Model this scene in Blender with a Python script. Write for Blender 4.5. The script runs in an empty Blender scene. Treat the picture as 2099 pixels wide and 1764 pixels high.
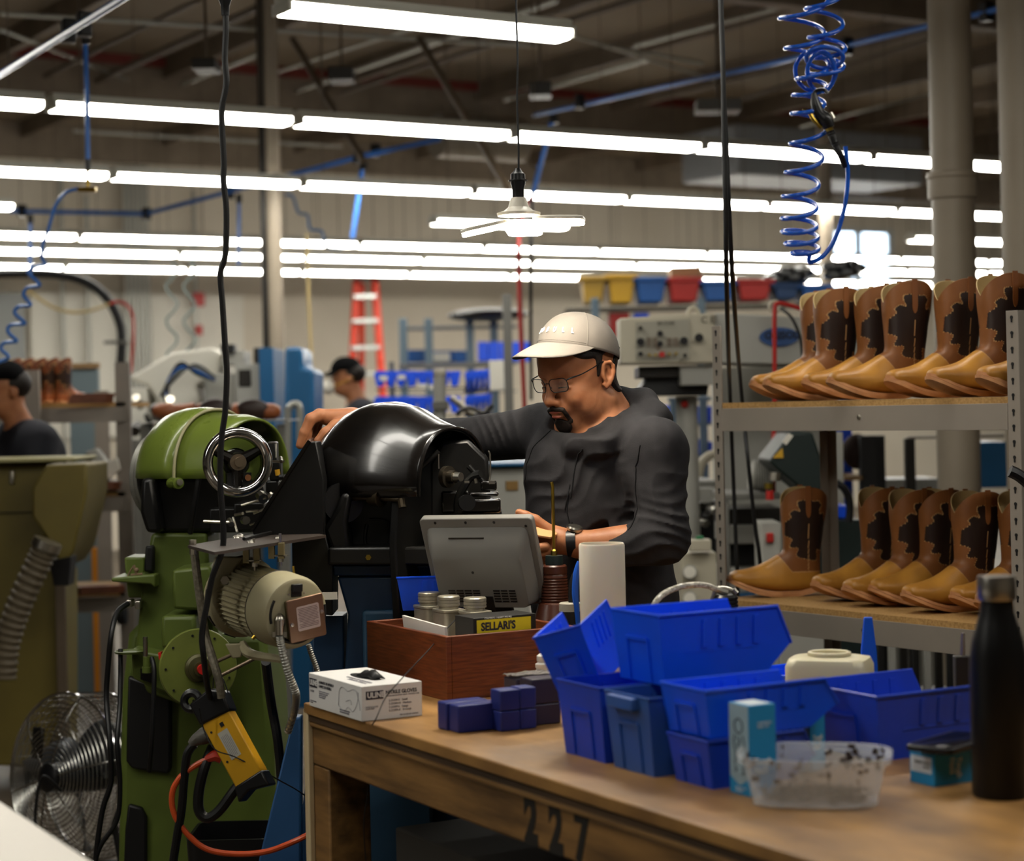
import bpy, math, random, numpy as np
from mathutils import Matrix, Vector, noise
random.seed(7)
COL = bpy.context.scene.collection
rad = math.radians
# ---------------------------------------------------------------- camera model
F = 4000.0; CX = 1049.5; CY = 835.0; CAMZ = 1.5; RHO = rad(1.26)
CR = Vector((math.cos(RHO), 0, -math.sin(RHO))); CU = Vector((math.sin(RHO), 0, math.cos(RHO)))
def P(px, py, D):
    "world point seen at pixel (px,py) at distance D along the view axis"
    v = CR * ((px - CX) / F * D) + CU * ((CY - py) / F * D)
    return Vector((v.x, D, CAMZ + v.z))
def hit(px, py, z):
    "point of the horizontal plane z seen at a pixel"
    d = CR * ((px - CX) / F) + CU * ((CY - py) / F)
    t = (z - CAMZ) / d.z
    return Vector((d.x * t, t, z))
# ---------------------------------------------------------------- mesh builder
def frame(o, x=None, z=None, y=None):
    "matrix with origin o, z axis z and x axis near x"
    o = Vector(o); z = Vector(z if z is not None else (0, 0, 1)).normalized()
    x = Vector(x if x is not None else ((1, 0, 0) if abs(z.x) < .9 else (0, 1, 0)))
    x = (x - z * x.dot(z)).normalized(); y = z.cross(x)
    m = Matrix((x, y, z)).transposed().to_4x4(); m.translation = o
    return m
def yawm(o, deg, pitch=0, roll=0):
    return Matrix.Translation(Vector(o)) @ Matrix.Rotation(rad(deg), 4, 'Z') @ Matrix.Rotation(rad(pitch), 4, 'Y') @ Matrix.Rotation(rad(roll), 4, 'X')
class MB:
    def __init__(s, M=None): s.v = []; s.f = []; s.m = []; s.mi = 0; s.M = M
    def add(s, vs, fs, M=None):
        b = len(s.v)
        for p in vs:
            p = Vector(p)
            if M is not None: p = M @ p
            if s.M is not None: p = s.M @ p
            s.v.append(p)
        for f in fs: s.f.append([b + i for i in f]); s.m.append(s.mi)
        return s
    def hexa(s, pts, M=None):
        return s.add(pts, [(0,3,2,1),(4,5,6,7),(0,1,5,4),(1,2,6,5),(2,3,7,6),(3,0,4,7)], M)
    def box(s, c, d, M=None, taper=1.0):
        x, y, z = c; a, b, h = d[0]/2, d[1]/2, d[2]/2; t = taper
        return s.hexa([(x-a,y-b,z-h),(x+a,y-b,z-h),(x+a,y+b,z-h),(x-a,y+b,z-h),
                (x-a*t,y-b*t,z+h),(x+a*t,y-b*t,z+h),(x+a*t,y+b*t,z+h),(x-a*t,y+b*t,z+h)], M)
    def bx(s, a, b, M=None):
        return s.box([(a[i]+b[i])/2 for i in range(3)], [abs(b[i]-a[i]) for i in range(3)], M)
    def cyl(s, a, b, r0, r1=None, n=16, M=None):
        a = Vector(a); b = Vector(b); r1 = r0 if r1 is None else r1
        m = frame(a, z=(b - a)); L = (b - a).length
        return s.lathe([(0,0),(r0,0),(r1,L),(0,L)], m if M is None else M @ m, n)
    def lathe(s, prof, M=None, n=24, sx=1, sy=1, power=2.0):
        vs = []; fs = []; rows = []
        for r, z in prof:
            if r < 1e-7: rows.append([len(vs)]); vs.append((0,0,z))
            else:
                row = []
                for i in range(n):
                    t = 2*math.pi*i/n; c = math.cos(t); q = math.sin(t)
                    if power != 2.0:
                        c = math.copysign(abs(c)**(2/power), c); q = math.copysign(abs(q)**(2/power), q)
                    row.append(len(vs)); vs.append((r*sx*c, r*sy*q, z))
                rows.append(row)
        for A, B in zip(rows, rows[1:]):
            if len(A) == 1 and len(B) == 1: continue
            for i in range(n):
                j = (i+1) % n
                if len(A) == 1: fs.append((A[0], B[j], B[i]))
                elif len(B) == 1: fs.append((A[i], A[j], B[0]))
                else: fs.append((A[i], A[j], B[j], B[i]))
        return s.add(vs, fs, M)
    def ell(s, c, r, M=None, n=20, k=10):
        pr = [(math.sin(math.pi*i/k), -math.cos(math.pi*i/k)) for i in range(k+1)]
        pr[0] = (0,-1); pr[-1] = (0,1)
        m = Matrix.Translation(Vector(c)) @ Matrix.Diagonal((r[0], r[1], r[2], 1))
        return s.lathe(pr, m if M is None else M @ m, n)
    def tube(s, pts, r, n=8, closed=False, M=None, sub=0):
        pts = [Vector(p) for p in pts]
        if sub: pts = spline(pts, sub, closed)
        N = len(pts); rs = r if isinstance(r, (list, tuple)) else [r]*N
        if len(rs) != N:
            k = len(rs); rs = [rs[min(k-1, int(i*(k-1)/(N-1)))] + (rs[min(k-1, int(i*(k-1)/(N-1))+1)] - rs[min(k-1, int(i*(k-1)/(N-1)))])*((i*(k-1)/(N-1)) % 1) for i in range(N)]
        vs = []; fs = []; up = None
        for i, p in enumerate(pts):
            if closed: t = pts[(i+1) % N] - pts[i-1]
            else: t = pts[min(i+1, N-1)] - pts[max(i-1, 0)]
            if t.length < 1e-9: t = Vector((0,0,1))
            t.normalize()
            if up is None: up = Vector((0,0,1)) if abs(t.z) < .9 else Vector((1,0,0))
            up = (up - t*up.dot(t))
            if up.length < 1e-6: up = t.orthogonal()
            up.normalize(); sd = t.cross(up)
            for k in range(n):
                a = 2*math.pi*k/n
                vs.append(p + (up*math.cos(a) + sd*math.sin(a))*rs[i])
        for i in range(N if closed else N-1):
            j = (i+1) % N
            for k in range(n):
                l = (k+1) % n
                fs.append((i*n+k, i*n+l, j*n+l, j*n+k))
        if not closed: fs.append(list(range(n))[::-1]); fs.append([(N-1)*n+k for k in range(n)])
        return s.add(vs, fs, M)
    def torus(s, c, R, r, M=None, n=40, k=10, z=(0,0,1)):
        m = frame(c, z=z)
        return s.tube([m @ Vector((R*math.cos(2*math.pi*i/n), R*math.sin(2*math.pi*i/n), 0)) for i in range(n)], r, k, True, M)
    def prism(s, poly, z0, z1, M=None):
        "poly in local xy, extruded along local z"
        n = len(poly); vs = [(x,y,z0) for x,y in poly] + [(x,y,z1) for x,y in poly]
        fs = [list(range(n))[::-1], [n+i for i in range(n)]] + [(i,(i+1)%n,n+(i+1)%n,n+i) for i in range(n)]
        return s.add(vs, fs, M)
    def loft(s, rings, cap=True, closed=True, M=None):
        n = len(rings[0]); vs = [p for r in rings for p in r]; fs = []
        for i in range(len(rings)-1):
            for k in range(n if closed else n-1):
                l = (k+1) % n; fs.append((i*n+k, i*n+l, (i+1)*n+l, (i+1)*n+k))
        if cap and closed: fs.append(list(range(n))[::-1]); fs.append([(len(rings)-1)*n+k for k in range(n)])
        return s.add(vs, fs, M)
    def quad(s, a, b, c, d): return s.add([a,b,c,d], [(0,1,2,3)])
def spline(pts, sub, closed=False):
    N = len(pts); out = []
    g = (lambda i: pts[i % N]) if closed else (lambda i: pts[max(0, min(N-1, i))])
    for i in range(N if closed else N-1):
        p0, p1, p2, p3 = g(i-1), g(i), g(i+1), g(i+2)
        for k in range(sub):
            t = k/sub
            out.append(.5*((2*p1) + (p2-p0)*t + (2*p0-5*p1+4*p2-p3)*t*t + (3*p1-p0-3*p2+p3)*t**3))
    if not closed: out.append(pts[-1])
    return out
def arc(cx, cy, r, a0, a1, n, ry=None):
    return [(cx + r*math.cos(rad(a0+(a1-a0)*i/n)), cy + (ry or r)*math.sin(rad(a0+(a1-a0)*i/n))) for i in range(n+1)]
def rrect(w, h, r, n=4, cx=0, cy=0):
    o = []
    for sx, sy, a in ((1,1,0),(-1,1,90),(-1,-1,180),(1,-1,270)):
        o += arc(cx + sx*(w/2-r), cy + sy*(h/2-r), r, a, a+90, n)
    return o
MAT = {}     # world matrix of every empty we make
def obj(name, mb, mat, parent=None, bevel=0, smooth=35, w=False, label=None, bseg=2, sub=0, solid=0, kind=None):
    me = bpy.data.meshes.new(name)
    vs = mb.v
    if parent is not None and w:
        inv = MAT[parent.name].inverted(); vs = [inv @ p for p in vs]
    me.from_pydata([tuple(p) for p in vs], [], mb.f)
    mats = mat if isinstance(mat, (list, tuple)) else [mat]
    for m in mats: me.materials.append(m)
    if len(mats) > 1: me.polygons.foreach_set('material_index', [min(i, len(mats)-1) for i in mb.m])
    if smooth:
        me.polygons.foreach_set('use_smooth', [True]*len(me.polygons))
        try: me.set_sharp_from_angle(angle=rad(smooth))
        except Exception: pass
    me.update()
    o = bpy.data.objects.new(name, me); COL.objects.link(o)
    if parent is not None: o.parent = parent
    MAT[o.name] = (MAT[parent.name] if parent is not None else Matrix.Identity(4))
    if solid:
        md = o.modifiers.new('solid', 'SOLIDIFY'); md.thickness = solid; md.offset = -1
    if sub:
        md = o.modifiers.new('sub', 'SUBSURF'); md.levels = sub; md.render_levels = sub
    if bevel:
        md = o.modifiers.new('bev', 'BEVEL'); md.width = bevel; md.segments = bseg; md.limit_method = 'ANGLE'; md.angle_limit = rad(40)
        md.harden_normals = False
    if label: o['label'] = label
    if kind: o['kind'] = kind
    return o
def tag(o, label, cat, group=None, kind=None):
    o['label'] = label; o['category'] = cat
    if group: o['group'] = group
    if kind: o['kind'] = kind
    return o
def top(name, label, cat, M=None, group=None):
    o = bpy.data.objects.new(name, None); COL.objects.link(o)
    if M is None: M = Matrix.Identity(4)
    if not isinstance(M, Matrix): M = Matrix.Translation(Vector(M))
    o.matrix_world = M; MAT[o.name] = M.copy(); o.empty_display_size = .1
    return tag(o, label, cat, group)
def struct(name, mb, mat, **k):
    o = obj(name, mb, mat, **k); o['kind'] = 'structure'; return o
def single(name, mb, mat, label, cat, group=None, **k):
    return tag(obj(name, mb, mat, **k), label, cat, group)
def kids(o): return [c for c in bpy.data.objects if c.parent == o]
def dup(o, M, label=None, group=None):
    r = o.copy(); COL.objects.link(r); r.matrix_world = M; MAT[r.name] = M.copy()
    if label: r['label'] = label
    if group: r['group'] = group
    for ch in kids(o):
        c = ch.copy(); COL.objects.link(c); c.parent = r; MAT[c.name] = M.copy()
        for g in kids(ch):
            d = g.copy(); COL.objects.link(d); d.parent = c
    return r
def text(name, body, M, size, mat, parent=None, w=False, ext=.0003, bold=0.0, align='LEFT', sx=1.0, space=1.0, label=None):
    cu = bpy.data.curves.new(name, 'FONT'); cu.body = body; cu.size = size; cu.extrude = ext; cu.offset = bold
    cu.align_x = align; cu.align_y = 'CENTER'; cu.space_character = space; cu.resolution_u = 3
    cu.materials.append(mat)
    tmp = bpy.data.objects.new('tmp', cu); COL.objects.link(tmp)
    me = bpy.data.meshes.new_from_object(tmp); bpy.data.objects.remove(tmp); me.name = name
    if not me.materials: me.materials.append(mat)
    o = bpy.data.objects.new(name, me); COL.objects.link(o)
    S = Matrix.Diagonal((sx, 1, 1, 1))
    if parent is not None:
        o.parent = parent
        o.matrix_local = (MAT[parent.name].inverted() @ M @ S) if w else (M @ S)
    else: o.matrix_world = M @ S
    if label: o['label'] = label
    MAT[o.name] = MAT[parent.name] if parent is not None else Matrix.Identity(4)
    return o
# ---------------------------------------------------------------- materials
def lin(c):
    if isinstance(c, str):
        c = [int(c[i:i+2], 16)/255 for i in (0,2,4)]
    return [(x/12.92 if x <= .04045 else ((x+.055)/1.055)**2.4) for x in c]
def mat(name, c, rough=.5, metal=0, c2=None, scale=8, amt=.5, bump=0, bscale=40, detail=4, stretch=None, spec=.5, coat=0, emit=None, estr=0, alpha=1, trans=0, ior=1.45, wave=None, contrast=(.35,.65), sub=0, rvar=0):
    m = bpy.data.materials.new(name); m.use_nodes = True; nt = m.node_tree; N = nt.nodes; L = nt.links
    b = N['Principled BSDF']; I = b.inputs
    I['Base Color'].default_value = (*lin(c), 1); I['Roughness'].default_value = rough; I['Metallic'].default_value = metal
    I['Specular IOR Level'].default_value = spec; I['Coat Weight'].default_value = coat; I['Coat Roughness'].default_value = .08
    I['Alpha'].default_value = alpha; I['Transmission Weight'].default_value = trans; I['IOR'].default_value = ior
    if sub: I['Subsurface Weight'].default_value = sub; I['Subsurface Radius'].default_value = (.01,.004,.002); I['Subsurface Scale'].default_value = .6
    if emit: I['Emission Color'].default_value = (*lin(emit), 1); I['Emission Strength'].default_value = estr
    if c2 or bump or rvar:
        tc = N.new('ShaderNodeTexCoord'); mp = N.new('ShaderNodeMapping'); L.new(tc.outputs['Object'], mp.inputs[0])
        if stretch: mp.inputs['Scale'].default_value = stretch
    if c2:
        if wave:
            t = N.new('ShaderNodeTexWave'); t.inputs['Scale'].default_value = scale; t.inputs['Distortion'].default_value = wave; t.inputs['Detail'].default_value = 3; t.inputs['Detail Scale'].default_value = 1.5
            t.bands_direction = 'Z' if not stretch else 'X'; fac = t.outputs['Fac']
        else:
            t = N.new('ShaderNodeTexNoise'); t.inputs['Scale'].default_value = scale; t.inputs['Detail'].default_value = detail; fac = t.outputs['Fac']
        L.new(mp.outputs[0], t.inputs['Vector'])
        r = N.new('ShaderNodeValToRGB'); e = r.color_ramp.elements
        e[0].position = contrast[0]; e[0].color = (*lin(c), 1); e[1].position = contrast[1]; e[1].color = (*lin(c2), 1)
        L.new(fac, r.inputs[0]); L.new(r.outputs[0], I['Base Color'])
    if rvar:
        t = N.new('ShaderNodeTexNoise'); t.inputs['Scale'].default_value = scale*1.7; t.inputs['Detail'].default_value = 5; L.new(mp.outputs[0], t.inputs['Vector'])
        q = N.new('ShaderNodeMapRange'); q.inputs['To Min'].default_value = max(0, rough-rvar); q.inputs['To Max'].default_value = rough+rvar
        L.new(t.outputs['Fac'], q.inputs[0]); L.new(q.outputs[0], I['Roughness'])
    if bump:
        t = N.new('ShaderNodeTexNoise'); t.inputs['Scale'].default_value = bscale; t.inputs['Detail'].default_value = 4
        L.new(mp.outputs[0], t.inputs['Vector'])
        q = N.new('ShaderNodeBump'); q.inputs['Strength'].default_value = bump; q.inputs['Distance'].default_value = .002
        L.new(t.outputs['Fac'], q.inputs['Height']); L.new(q.outputs[0], I['Normal'])
    return m
# ---------------------------------------------------------------- smooth distance-field modelling (people)
def sm(a, b, k):
    h = np.clip(.5 + .5*(b-a)/k, 0, 1); return b + (a-b)*h - k*h*(1-h)
def d_ell(p, c, r, Rm=None):
    q = p - np.array(c, np.float32)
    if Rm is not None: q = q @ np.array(Rm, np.float32)      # columns = local axes
    r = np.array(r, np.float32); k0 = np.sqrt(((q/r)**2).sum(-1)); k1 = np.sqrt(((q/(r*r))**2).sum(-1)) + 1e-9
    return k0*(k0-1)/k1
def d_cap(p, a, b, ra, rb):
    a = np.array(a, np.float32); b = np.array(b, np.float32); ab = b-a; L = float((ab*ab).sum()) + 1e-12
    h = np.clip(((p-a) @ ab)/L, 0, 1)
    return np.sqrt(((p - a - h[..., None]*ab)**2).sum(-1)) - (ra + (rb-ra)*h)
def bnd(pr):
    t = pr[0]
    if t == 'e': c = np.array(pr[1]); return c, max(pr[2])
    if t == 'c': a, b = np.array(pr[1]), np.array(pr[2]); return (a+b)/2, np.linalg.norm(b-a)/2 + max(pr[3], pr[4])
def ev(pr, p):
    if pr[0] == 'e': return d_ell(p, pr[1], pr[2], pr[5] if len(pr) > 5 else None)
    return d_cap(p, pr[1], pr[2], pr[3], pr[4])
def E(c, r, k=.02, op='+', R=None): return ('e', tuple(c), tuple(r), k, op, R) if R is not None else ('e', tuple(c), tuple(r), k, op)
def C(a, b, ra, rb=None, k=.02, op='+'): return ('c', tuple(a), tuple(b), ra, rb if rb is not None else ra, k, op)
def field(prims, p, c=None, rad_=None):
    d = None
    for pr in prims:
        if pr[0] == 'e': k, op = pr[3], pr[4]
        else: k, op = pr[5], pr[6]
        if c is not None:
            bc, br = bnd(pr)
            if np.linalg.norm(bc-c) > br + rad_ + .06 + k: continue
        v = ev(pr, p)
        if op == '+': d = v if d is None else sm(d, v, k)
        elif op == '-': d = d if d is None else -sm(-d, v, k)
        elif op == '&': d = d if d is None else -sm(-d, -v, k)
    return d
def sdf_mesh(fn, lo, hi, h, B=24):
    "surface nets over a sparse block grid; fn(points, centre, radius)->distance or None"
    lo = np.array(lo, float); n = np.ceil((np.array(hi)-lo)/h).astype(int) + 2
    n = ((n + B - 1)//B)*B + 1
    G = np.full(n, .05, np.float32); ax = np.arange(B+1)
    gx, gy, gz = np.meshgrid(ax, ax, ax, indexing='ij'); base = np.stack([gx, gy, gz], -1).astype(np.float32)*h
    R = B*h*.87
    for i in range(0, n[0]-1, B):
        for j in range(0, n[1]-1, B):
            for k in range(0, n[2]-1, B):
                o = lo + np.array([i, j, k])*h; c = o + B*h/2
                d0 = fn(c[None].astype(np.float32), c, R)
                if d0 is None or abs(float(d0[0])) > R*1.25 + .03:
                    if d0 is not None and float(d0[0]) < 0: G[i:i+B+1, j:j+B+1, k:k+B+1] = -.05
                    continue
                v = fn((base + o.astype(np.float32)).reshape(-1, 3), c, R)
                if v is not None: G[i:i+B+1, j:j+B+1, k:k+B+1] = v.reshape(B+1, B+1, B+1)
    S = G < 0
    cnt = np.zeros(n-1, np.int8)
    for a in (0, 1):
        for b in (0, 1):
            for c in (0, 1): cnt += S[a:n[0]-1+a, b:n[1]-1+b, c:n[2]-1+c]
    act = (cnt > 0) & (cnt < 8); idx = np.argwhere(act); ids = np.full(n-1, -1, np.int32); ids[act] = np.arange(len(idx))
    acc = np.zeros((len(idx), 3)); w = np.zeros(len(idx))
    cor = [(a, b, c) for a in (0, 1) for b in (0, 1) for c in (0, 1)]
    for u in cor:
        for ax_ in range(3):
            if u[ax_]: continue
            t = list(u); t[ax_] = 1; t = tuple(t)
            g0 = G[tuple((idx+u).T)]; g1 = G[tuple((idx+t).T)]; m = (g0 < 0) != (g1 < 0)
            fr = np.where(m, g0/(g0-g1+1e-12), 0); pt = np.array(u)[None] + (np.array(t)-np.array(u))[None]*fr[:, None]
            acc[m] += pt[m]; w[m] += 1
    V = lo + (idx + acc/np.maximum(w, 1)[:, None])*h
    Fs = []
    for a in range(3):
        b, c = (a+1) % 3, (a+2) % 3
        sl0 = [slice(1, n[i]-1) for i in range(3)]; sl1 = list(sl0); sl0[a] = slice(0, n[a]-1); sl1[a] = slice(1, n[a])
        s0, s1 = S[tuple(sl0)], S[tuple(sl1)]
        e = np.argwhere(s0 != s1); off = np.ones(3, int); off[a] = 0; e = e + off
        fl = S[tuple(e.T)]
        db = np.zeros(3, int); db[b] = 1; dc = np.zeros(3, int); dc[c] = 1
        q = np.stack([ids[tuple((e-db-dc).T)], ids[tuple((e-dc).T)], ids[tuple(e.T)], ids[tuple((e-db).T)]], 1)
        q[~fl] = q[~fl][:, ::-1]
        Fs.append(q[(q >= 0).all(1)])
    Fq = np.concatenate(Fs)
    m = MB(); m.v = [Vector(x) for x in V]; m.f = Fq.tolist(); m.m = [0]*len(m.f)
    return m
# ================================================================ room
UX = Vector((.8515, .5243, 0)); VX = Vector((-.5243, .8515, 0))     # room axes: along the lamp rows, towards the back wall
def RP(u, s, z): return UX*u + VX*s + Vector((0, 0, z))
RM = Matrix((( UX.x, VX.x, 0, 0), (UX.y, VX.y, 0, 0), (0, 0, 1, 0), (0, 0, 0, 1)))
def us(p): return UX.dot(p), VX.dot(p)
def rayu(px, s):
    "u of the point where the column of pixel px meets the room plane s"
    d = Vector(((px-CX)/F, 1, 0)); t = s/VX.dot(d); return UX.dot(d*t), t
M_floor = mat('concrete_floor', '665a4c', .5, c2='4d4439', scale=1.3, detail=6, bump=.15, bscale=12, rvar=.12)
M_wall = mat('painted_wall', 'd8cfbe', .8, c2='cfc5b3', scale=.8)
M_wallup = M_wall
M_ceil = mat('ceiling_deck', '8a7c68', .85, c2='7a6d5a', scale=.6)
M_beam = mat('ceiling_beam_paint', '7d7060', .7, c2='6b5f50', scale=3)
M_red = mat('red_primer', '6e2a22', .6)
M_white = mat('white_panel', 'dedacd', .5)
M_glass = mat('window_glass', 'ffffff', .02, trans=1, ior=1.1)
M_frame = mat('window_frame_paint', 'c9cac6', .5)
M_grey = mat('grey_steel_paint', '8b857c', .45, c2='7d776f', scale=5, spec=.4)
M_dark = mat('dark_metal', '26231f', .45, metal=.3)
M_black = mat('black_rubber', '0c0c0d', .5)
M_steel = mat('zinc_steel', 'b9b4a8', .3, metal=1)
M_conduit = mat('galvanised_conduit', 'a8a8a0', .4, metal=.6)
M_brown = mat('brown_pipe_paint', '5a4d3d', .6)
M_bluepipe = mat('blue_air_pipe', '2f6fc4', .3)
M_col = mat('column_paint', '9c907f', .5, c2='8f8372', scale=2)
M_blk = mat('black_plastic', '101012', .35)
U0, U1, S0, S1, ZC = -13, 24, -5, 21, 4.55
f = MB(RM).bx((U0-.2, S0-.2, -.1), (U1+.2, S1+.2, 0)); struct('floor', f, M_floor)
c = MB(RM).bx((U0-.2, S0-.2, ZC), (U1+.2, S1+.2, ZC+.15)); struct('ceiling', c, M_ceil)
# window opening in the back wall
wu0, wt = rayu(1712, S1); wu1, _ = rayu(1842, S1)
wz1 = 3.95; wz0 = 2.3
b = MB(RM)
b.bx((U0, S1, 0), (wu0, S1+.2, ZC)); b.bx((wu1, S1, 0), (U1, S1+.2, ZC)); b.bx((wu0, S1, wz1), (wu1, S1+.2, ZC)); b.bx((wu0, S1, 0), (wu1, S1+.2, wz0))
struct('wall_back', b, M_wall)
struct('wall_left', MB(RM).bx((U0-.2, S0, 0), (U0, S1, ZC)), M_wall)
struct('wall_right', MB(RM).bx((U1, S0, 0), (U1+.2, S1, ZC)), M_wall)
struct('wall_front', MB(RM).bx((U0, S0-.2, 0), (U1, S0, ZC)), M_wall)
fr = MB(RM)
for u in (wu0+.04, (wu0*.55+wu1*.45), wu1-.04): fr.bx((u-.04, S1+.02, wz0), (u+.04, S1+.1, wz1))
for z in (wz0+.03, wz1-.03): fr.bx((wu0, S1+.02, z-.04), (wu1, S1+.1, z+.04))
wf = struct('window_1', fr, M_frame)
struct('window_pane', MB(RM).bx((wu0+.02, S1+.05, wz0+.02), (wu1-.02, S1+.06, wz1-.02)), M_glass, parent=wf)
# ceiling girders (across) and joists (towards the wall)
gb = MB(RM)
gb.bx((U0, 15.75, 4.07), (U1, 16.0, ZC)); gb.bx((U0, 10.3, 4.2), (U1, 10.45, ZC)); gb.bx((U0, 19.7, 4.2), (U1, 19.9, ZC))
struct('trim_1', gb, M_beam)
struct('trim_2', MB(RM).bx((U0, 15.68, 4.47), (U1, 15.75, ZC)), M_red)
jb = MB(RM)
k = U0 + .7
while k < U1:
    jb.bx((k-.035, S0, 4.38), (k+.035, S1, ZC)); k += 1.55
struct('trim_3', jb, M_beam)
# large ducts under the roof at right
def pr(px, s): return rayu(px, s)[0]
db = MB(RM); db.bx((pr(1520, 13.5), 13.5, 3.5), (pr(1905, 13.5), 14.3, 3.95))
single('ceiling_duct', db, mat('duct_sheet', '8b8d90', .45, metal=.4), 'rectangular grey sheet metal duct under the roof behind the coiled blue hose', 'duct', bevel=.02)
a0 = pr(930, 15.0); db = MB(RM).cyl((a0, 15.2, 3.95), (a0+.9, 15.2, 3.95), .2, n=24)
single('round_duct', db, mat('duct_round', '9a948a', .35, metal=.7), 'short round metal duct by the long roof girder above the hanging lamp', 'duct')
# pipes and conduits
def pipe(name, pts, r, m, label, cat='pipe', group=None, n=8):
    return single(name, MB().tube(pts, r, n), m, label, cat, group)
def cp(px, py, z): return hit(px, py, z)
ZP = 4.3
for i, (A, B, r, m) in enumerate([((92,156),(408,0),.02,M_brown), ((200,165),(575,-5),.03,M_brown), ((607,187),(1144,0),.022,M_conduit),
        ((374,173),(544,105),.02,M_conduit), ((1035,204),(1330,122),.022,M_conduit), ((700,190),(1330,-10),.025,M_brown), ((1500,210),(2099,20),.02,M_brown), ((1300,95),(1600,15),.02,M_conduit)]):
    pipe('ceiling_pipe', [cp(*A, ZP), cp(*B, ZP)], r, m, ['thin brown roof pipe running up to the right at the top left corner', 'thicker brown roof pipe beside the dangling black power cord',
        'pale conduit under the roof above the middle light row', 'short pale conduit strip left of the slim left column', 'pale conduit under the roof right of the hanging lamp cord',
        'brown sprinkler pipe crossing behind the hanging lamp cord', 'brown roof pipe passing behind the coiled blue hose', 'pale conduit above the duct near the two black cables'][i], 'pipe')
for i, (A, B, z) in enumerate([((0,28),(1100,95),4.0), ((60,215),(1250,300),4.25), ((150,268),(700,300),4.1), ((1250,95),(1440,130),4.1)]):
    pipe('cross_conduit', [cp(*A, z), cp(*B, z)], .016, M_conduit, ['pale conduit crossing the roof above the front light row', 'pale conduit just under the second light row', 'lower pale conduit at left below the second light row', 'short conduit by the pair of black hanging cables'][i], 'conduit')
for i, (A, B) in enumerate([((590,85),(760,330)), ((855,75),(1040,385)), ((600,400),(520,470)), ((1965,410),(2070,480))]):
    pass
pipe('roof_brace', [P(600,80,13), P(745,330,12)], .022, M_brown, 'slanting dark brace left of the top lamp fixture', 'brace')
pipe('roof_brace', [P(860,80,12), P(1040,385,11)], .022, M_brown, 'slanting dark brace ending just behind the hanging lamp', 'brace')
# blue compressed-air mains with black clamps
def airline(pts, lab, r=.014, cl=()):
    t = top('air_main', lab, 'pipe', pts[0])
    obj('pipe_run', MB().tube(pts, r, 8), M_bluepipe, t, w=True)
    for p, d in cl:
        obj('clamp', MB().box((0,0,0), (.06,.05,.09), frame(p, x=d)), M_blk, t, w=True, bevel=.006)
    return t
A, B = P(-20,165,8.5), P(262,-10,6.3)
airline([A, B], 'blue compressed air pipe running up to the right at the top left corner', .014, [(P(140,64,7.4), B-A), (P(172,50,7.2), B-A)])
A, B = P(1095,236,13), P(1605,125,10.3); C2 = P(2090,8,8.8)
airline([A, B, C2], 'long blue air pipe crossing the roof from the hanging lamp to the right column', .015, [(P(1188,208,12.3), B-A), (P(1735,95,9.85), B-A), (P(2022,24,9.0), B-A)])
A, B, C2 = P(300,438,14.5), P(740,320,13), P(900,285,12.5)
airline([P(20,432,14.5), A, B, C2], 'lower blue air pipe bent at a joint left of the slim column', .017, [(A, B-A), (P(470,395,14), B-A), (P(735,322,13), B-A), (P(770,308,13), B-A), (P(45,432,14.5), B-A)])
# columns
def column(px, D, r, lab, collar=None, lean=0, conduit=False):
    p = P(px, 835, D); t = top('column', lab, 'column', (p.x, p.y, 0))
    obj('shaft', MB().cyl((0,0,0), (0,0,ZC), r, n=28), M_col, t)
    if collar:
        z = P(px, collar, D).z; m = MB(); m.lathe([(r*.98,z-.05),(r*1.14,z-.045),(r*1.16,z-.03),(r*1.16,z+.03),(r*1.22,z+.036),(r*1.22,z+.055),(r*.98,z+.06)], n=28)
        obj('collar', m, M_col, t)
    if conduit: obj('conduit', MB().cyl((-r*1.15, -r*.6, 0), (-r*1.15, -r*.6, ZC), .022), M_dark, t, label='dark strip standing in for the shade at the left of the column')  # dark rod stands in for the shadow along the shaft's left side
    return t
column(569, 12.6, .052, 'slim beige column between the handwheel machine and the far ladder', conduit=True)
column(1963, 7.6, .083, 'thick beige column with a collar rising behind the boots', collar=383)
column(2108, 7.2, .083, 'beige column cut by the right edge of the picture')
column(1700, 14.5, .05, 'slim far column behind the coiled blue hose')
# light fixtures
M_lamp = mat('lamp_diffuser', 'f6ffe9', .4, emit='fdf9ee', estr=11)
M_house = mat('fixture_housing', 'd9d8cc', .4)
ZL = 2.915; LF = 1.2
def fixture0():
    t = top('light_fixture', 'x', 'light fixture', RM @ Matrix.Translation((0, 0, ZL)))
    h = MB(); h.bx((-.6,-.075,.016), (.6,.075,.03)); h.bx((-.6,-.05,.03), (.6,.05,.06))
    h.bx((-.6,-.075,-.014), (-.585,.075,.016)); h.bx((.585,-.075,-.014), (.6,.075,.016)); obj('housing', h, M_house, t, bevel=.004)
    d = MB(); pf = [(-.07,.016),(-.066,-.004),(-.045,-.016),(.045,-.016),(.066,-.004),(.07,.016)]
    d.loft([[(x, a, b_) for a, b_ in pf] for x in (-.585, .585)]); obj('diffuser', d, M_lamp, t)
    for q in (-.45, .45): obj('hanger_wire', MB().cyl((q,0,.08), (q,0,ZC-ZL), .003, n=5), M_brown, t)
    return t
proto = [None]
def fixture(u, s, lab, grp, z=ZL):
    M = RM @ Matrix.Translation((u, s, z))
    if proto[0] is None:
        t = fixture0(); t.matrix_world = M; MAT[t.name] = M; t['label'] = lab; t['group'] = grp; proto[0] = t
    else: dup(proto[0], M, lab, grp)
def row(s, u0, n, name, step=1.235):
    for i in range(n):
        fixture(u0 + .6 + i*step, s, '%s fluorescent fixture from the left in %s' % (('first second third fourth fifth sixth seventh eighth ninth tenth eleventh twelfth thirteenth'.split())[i], name), name)
def uof(px, py, z=ZL):
    p = hit(px, py, z); return us(p)
def uat(px, s): return rayu(px, s)[0]
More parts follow.
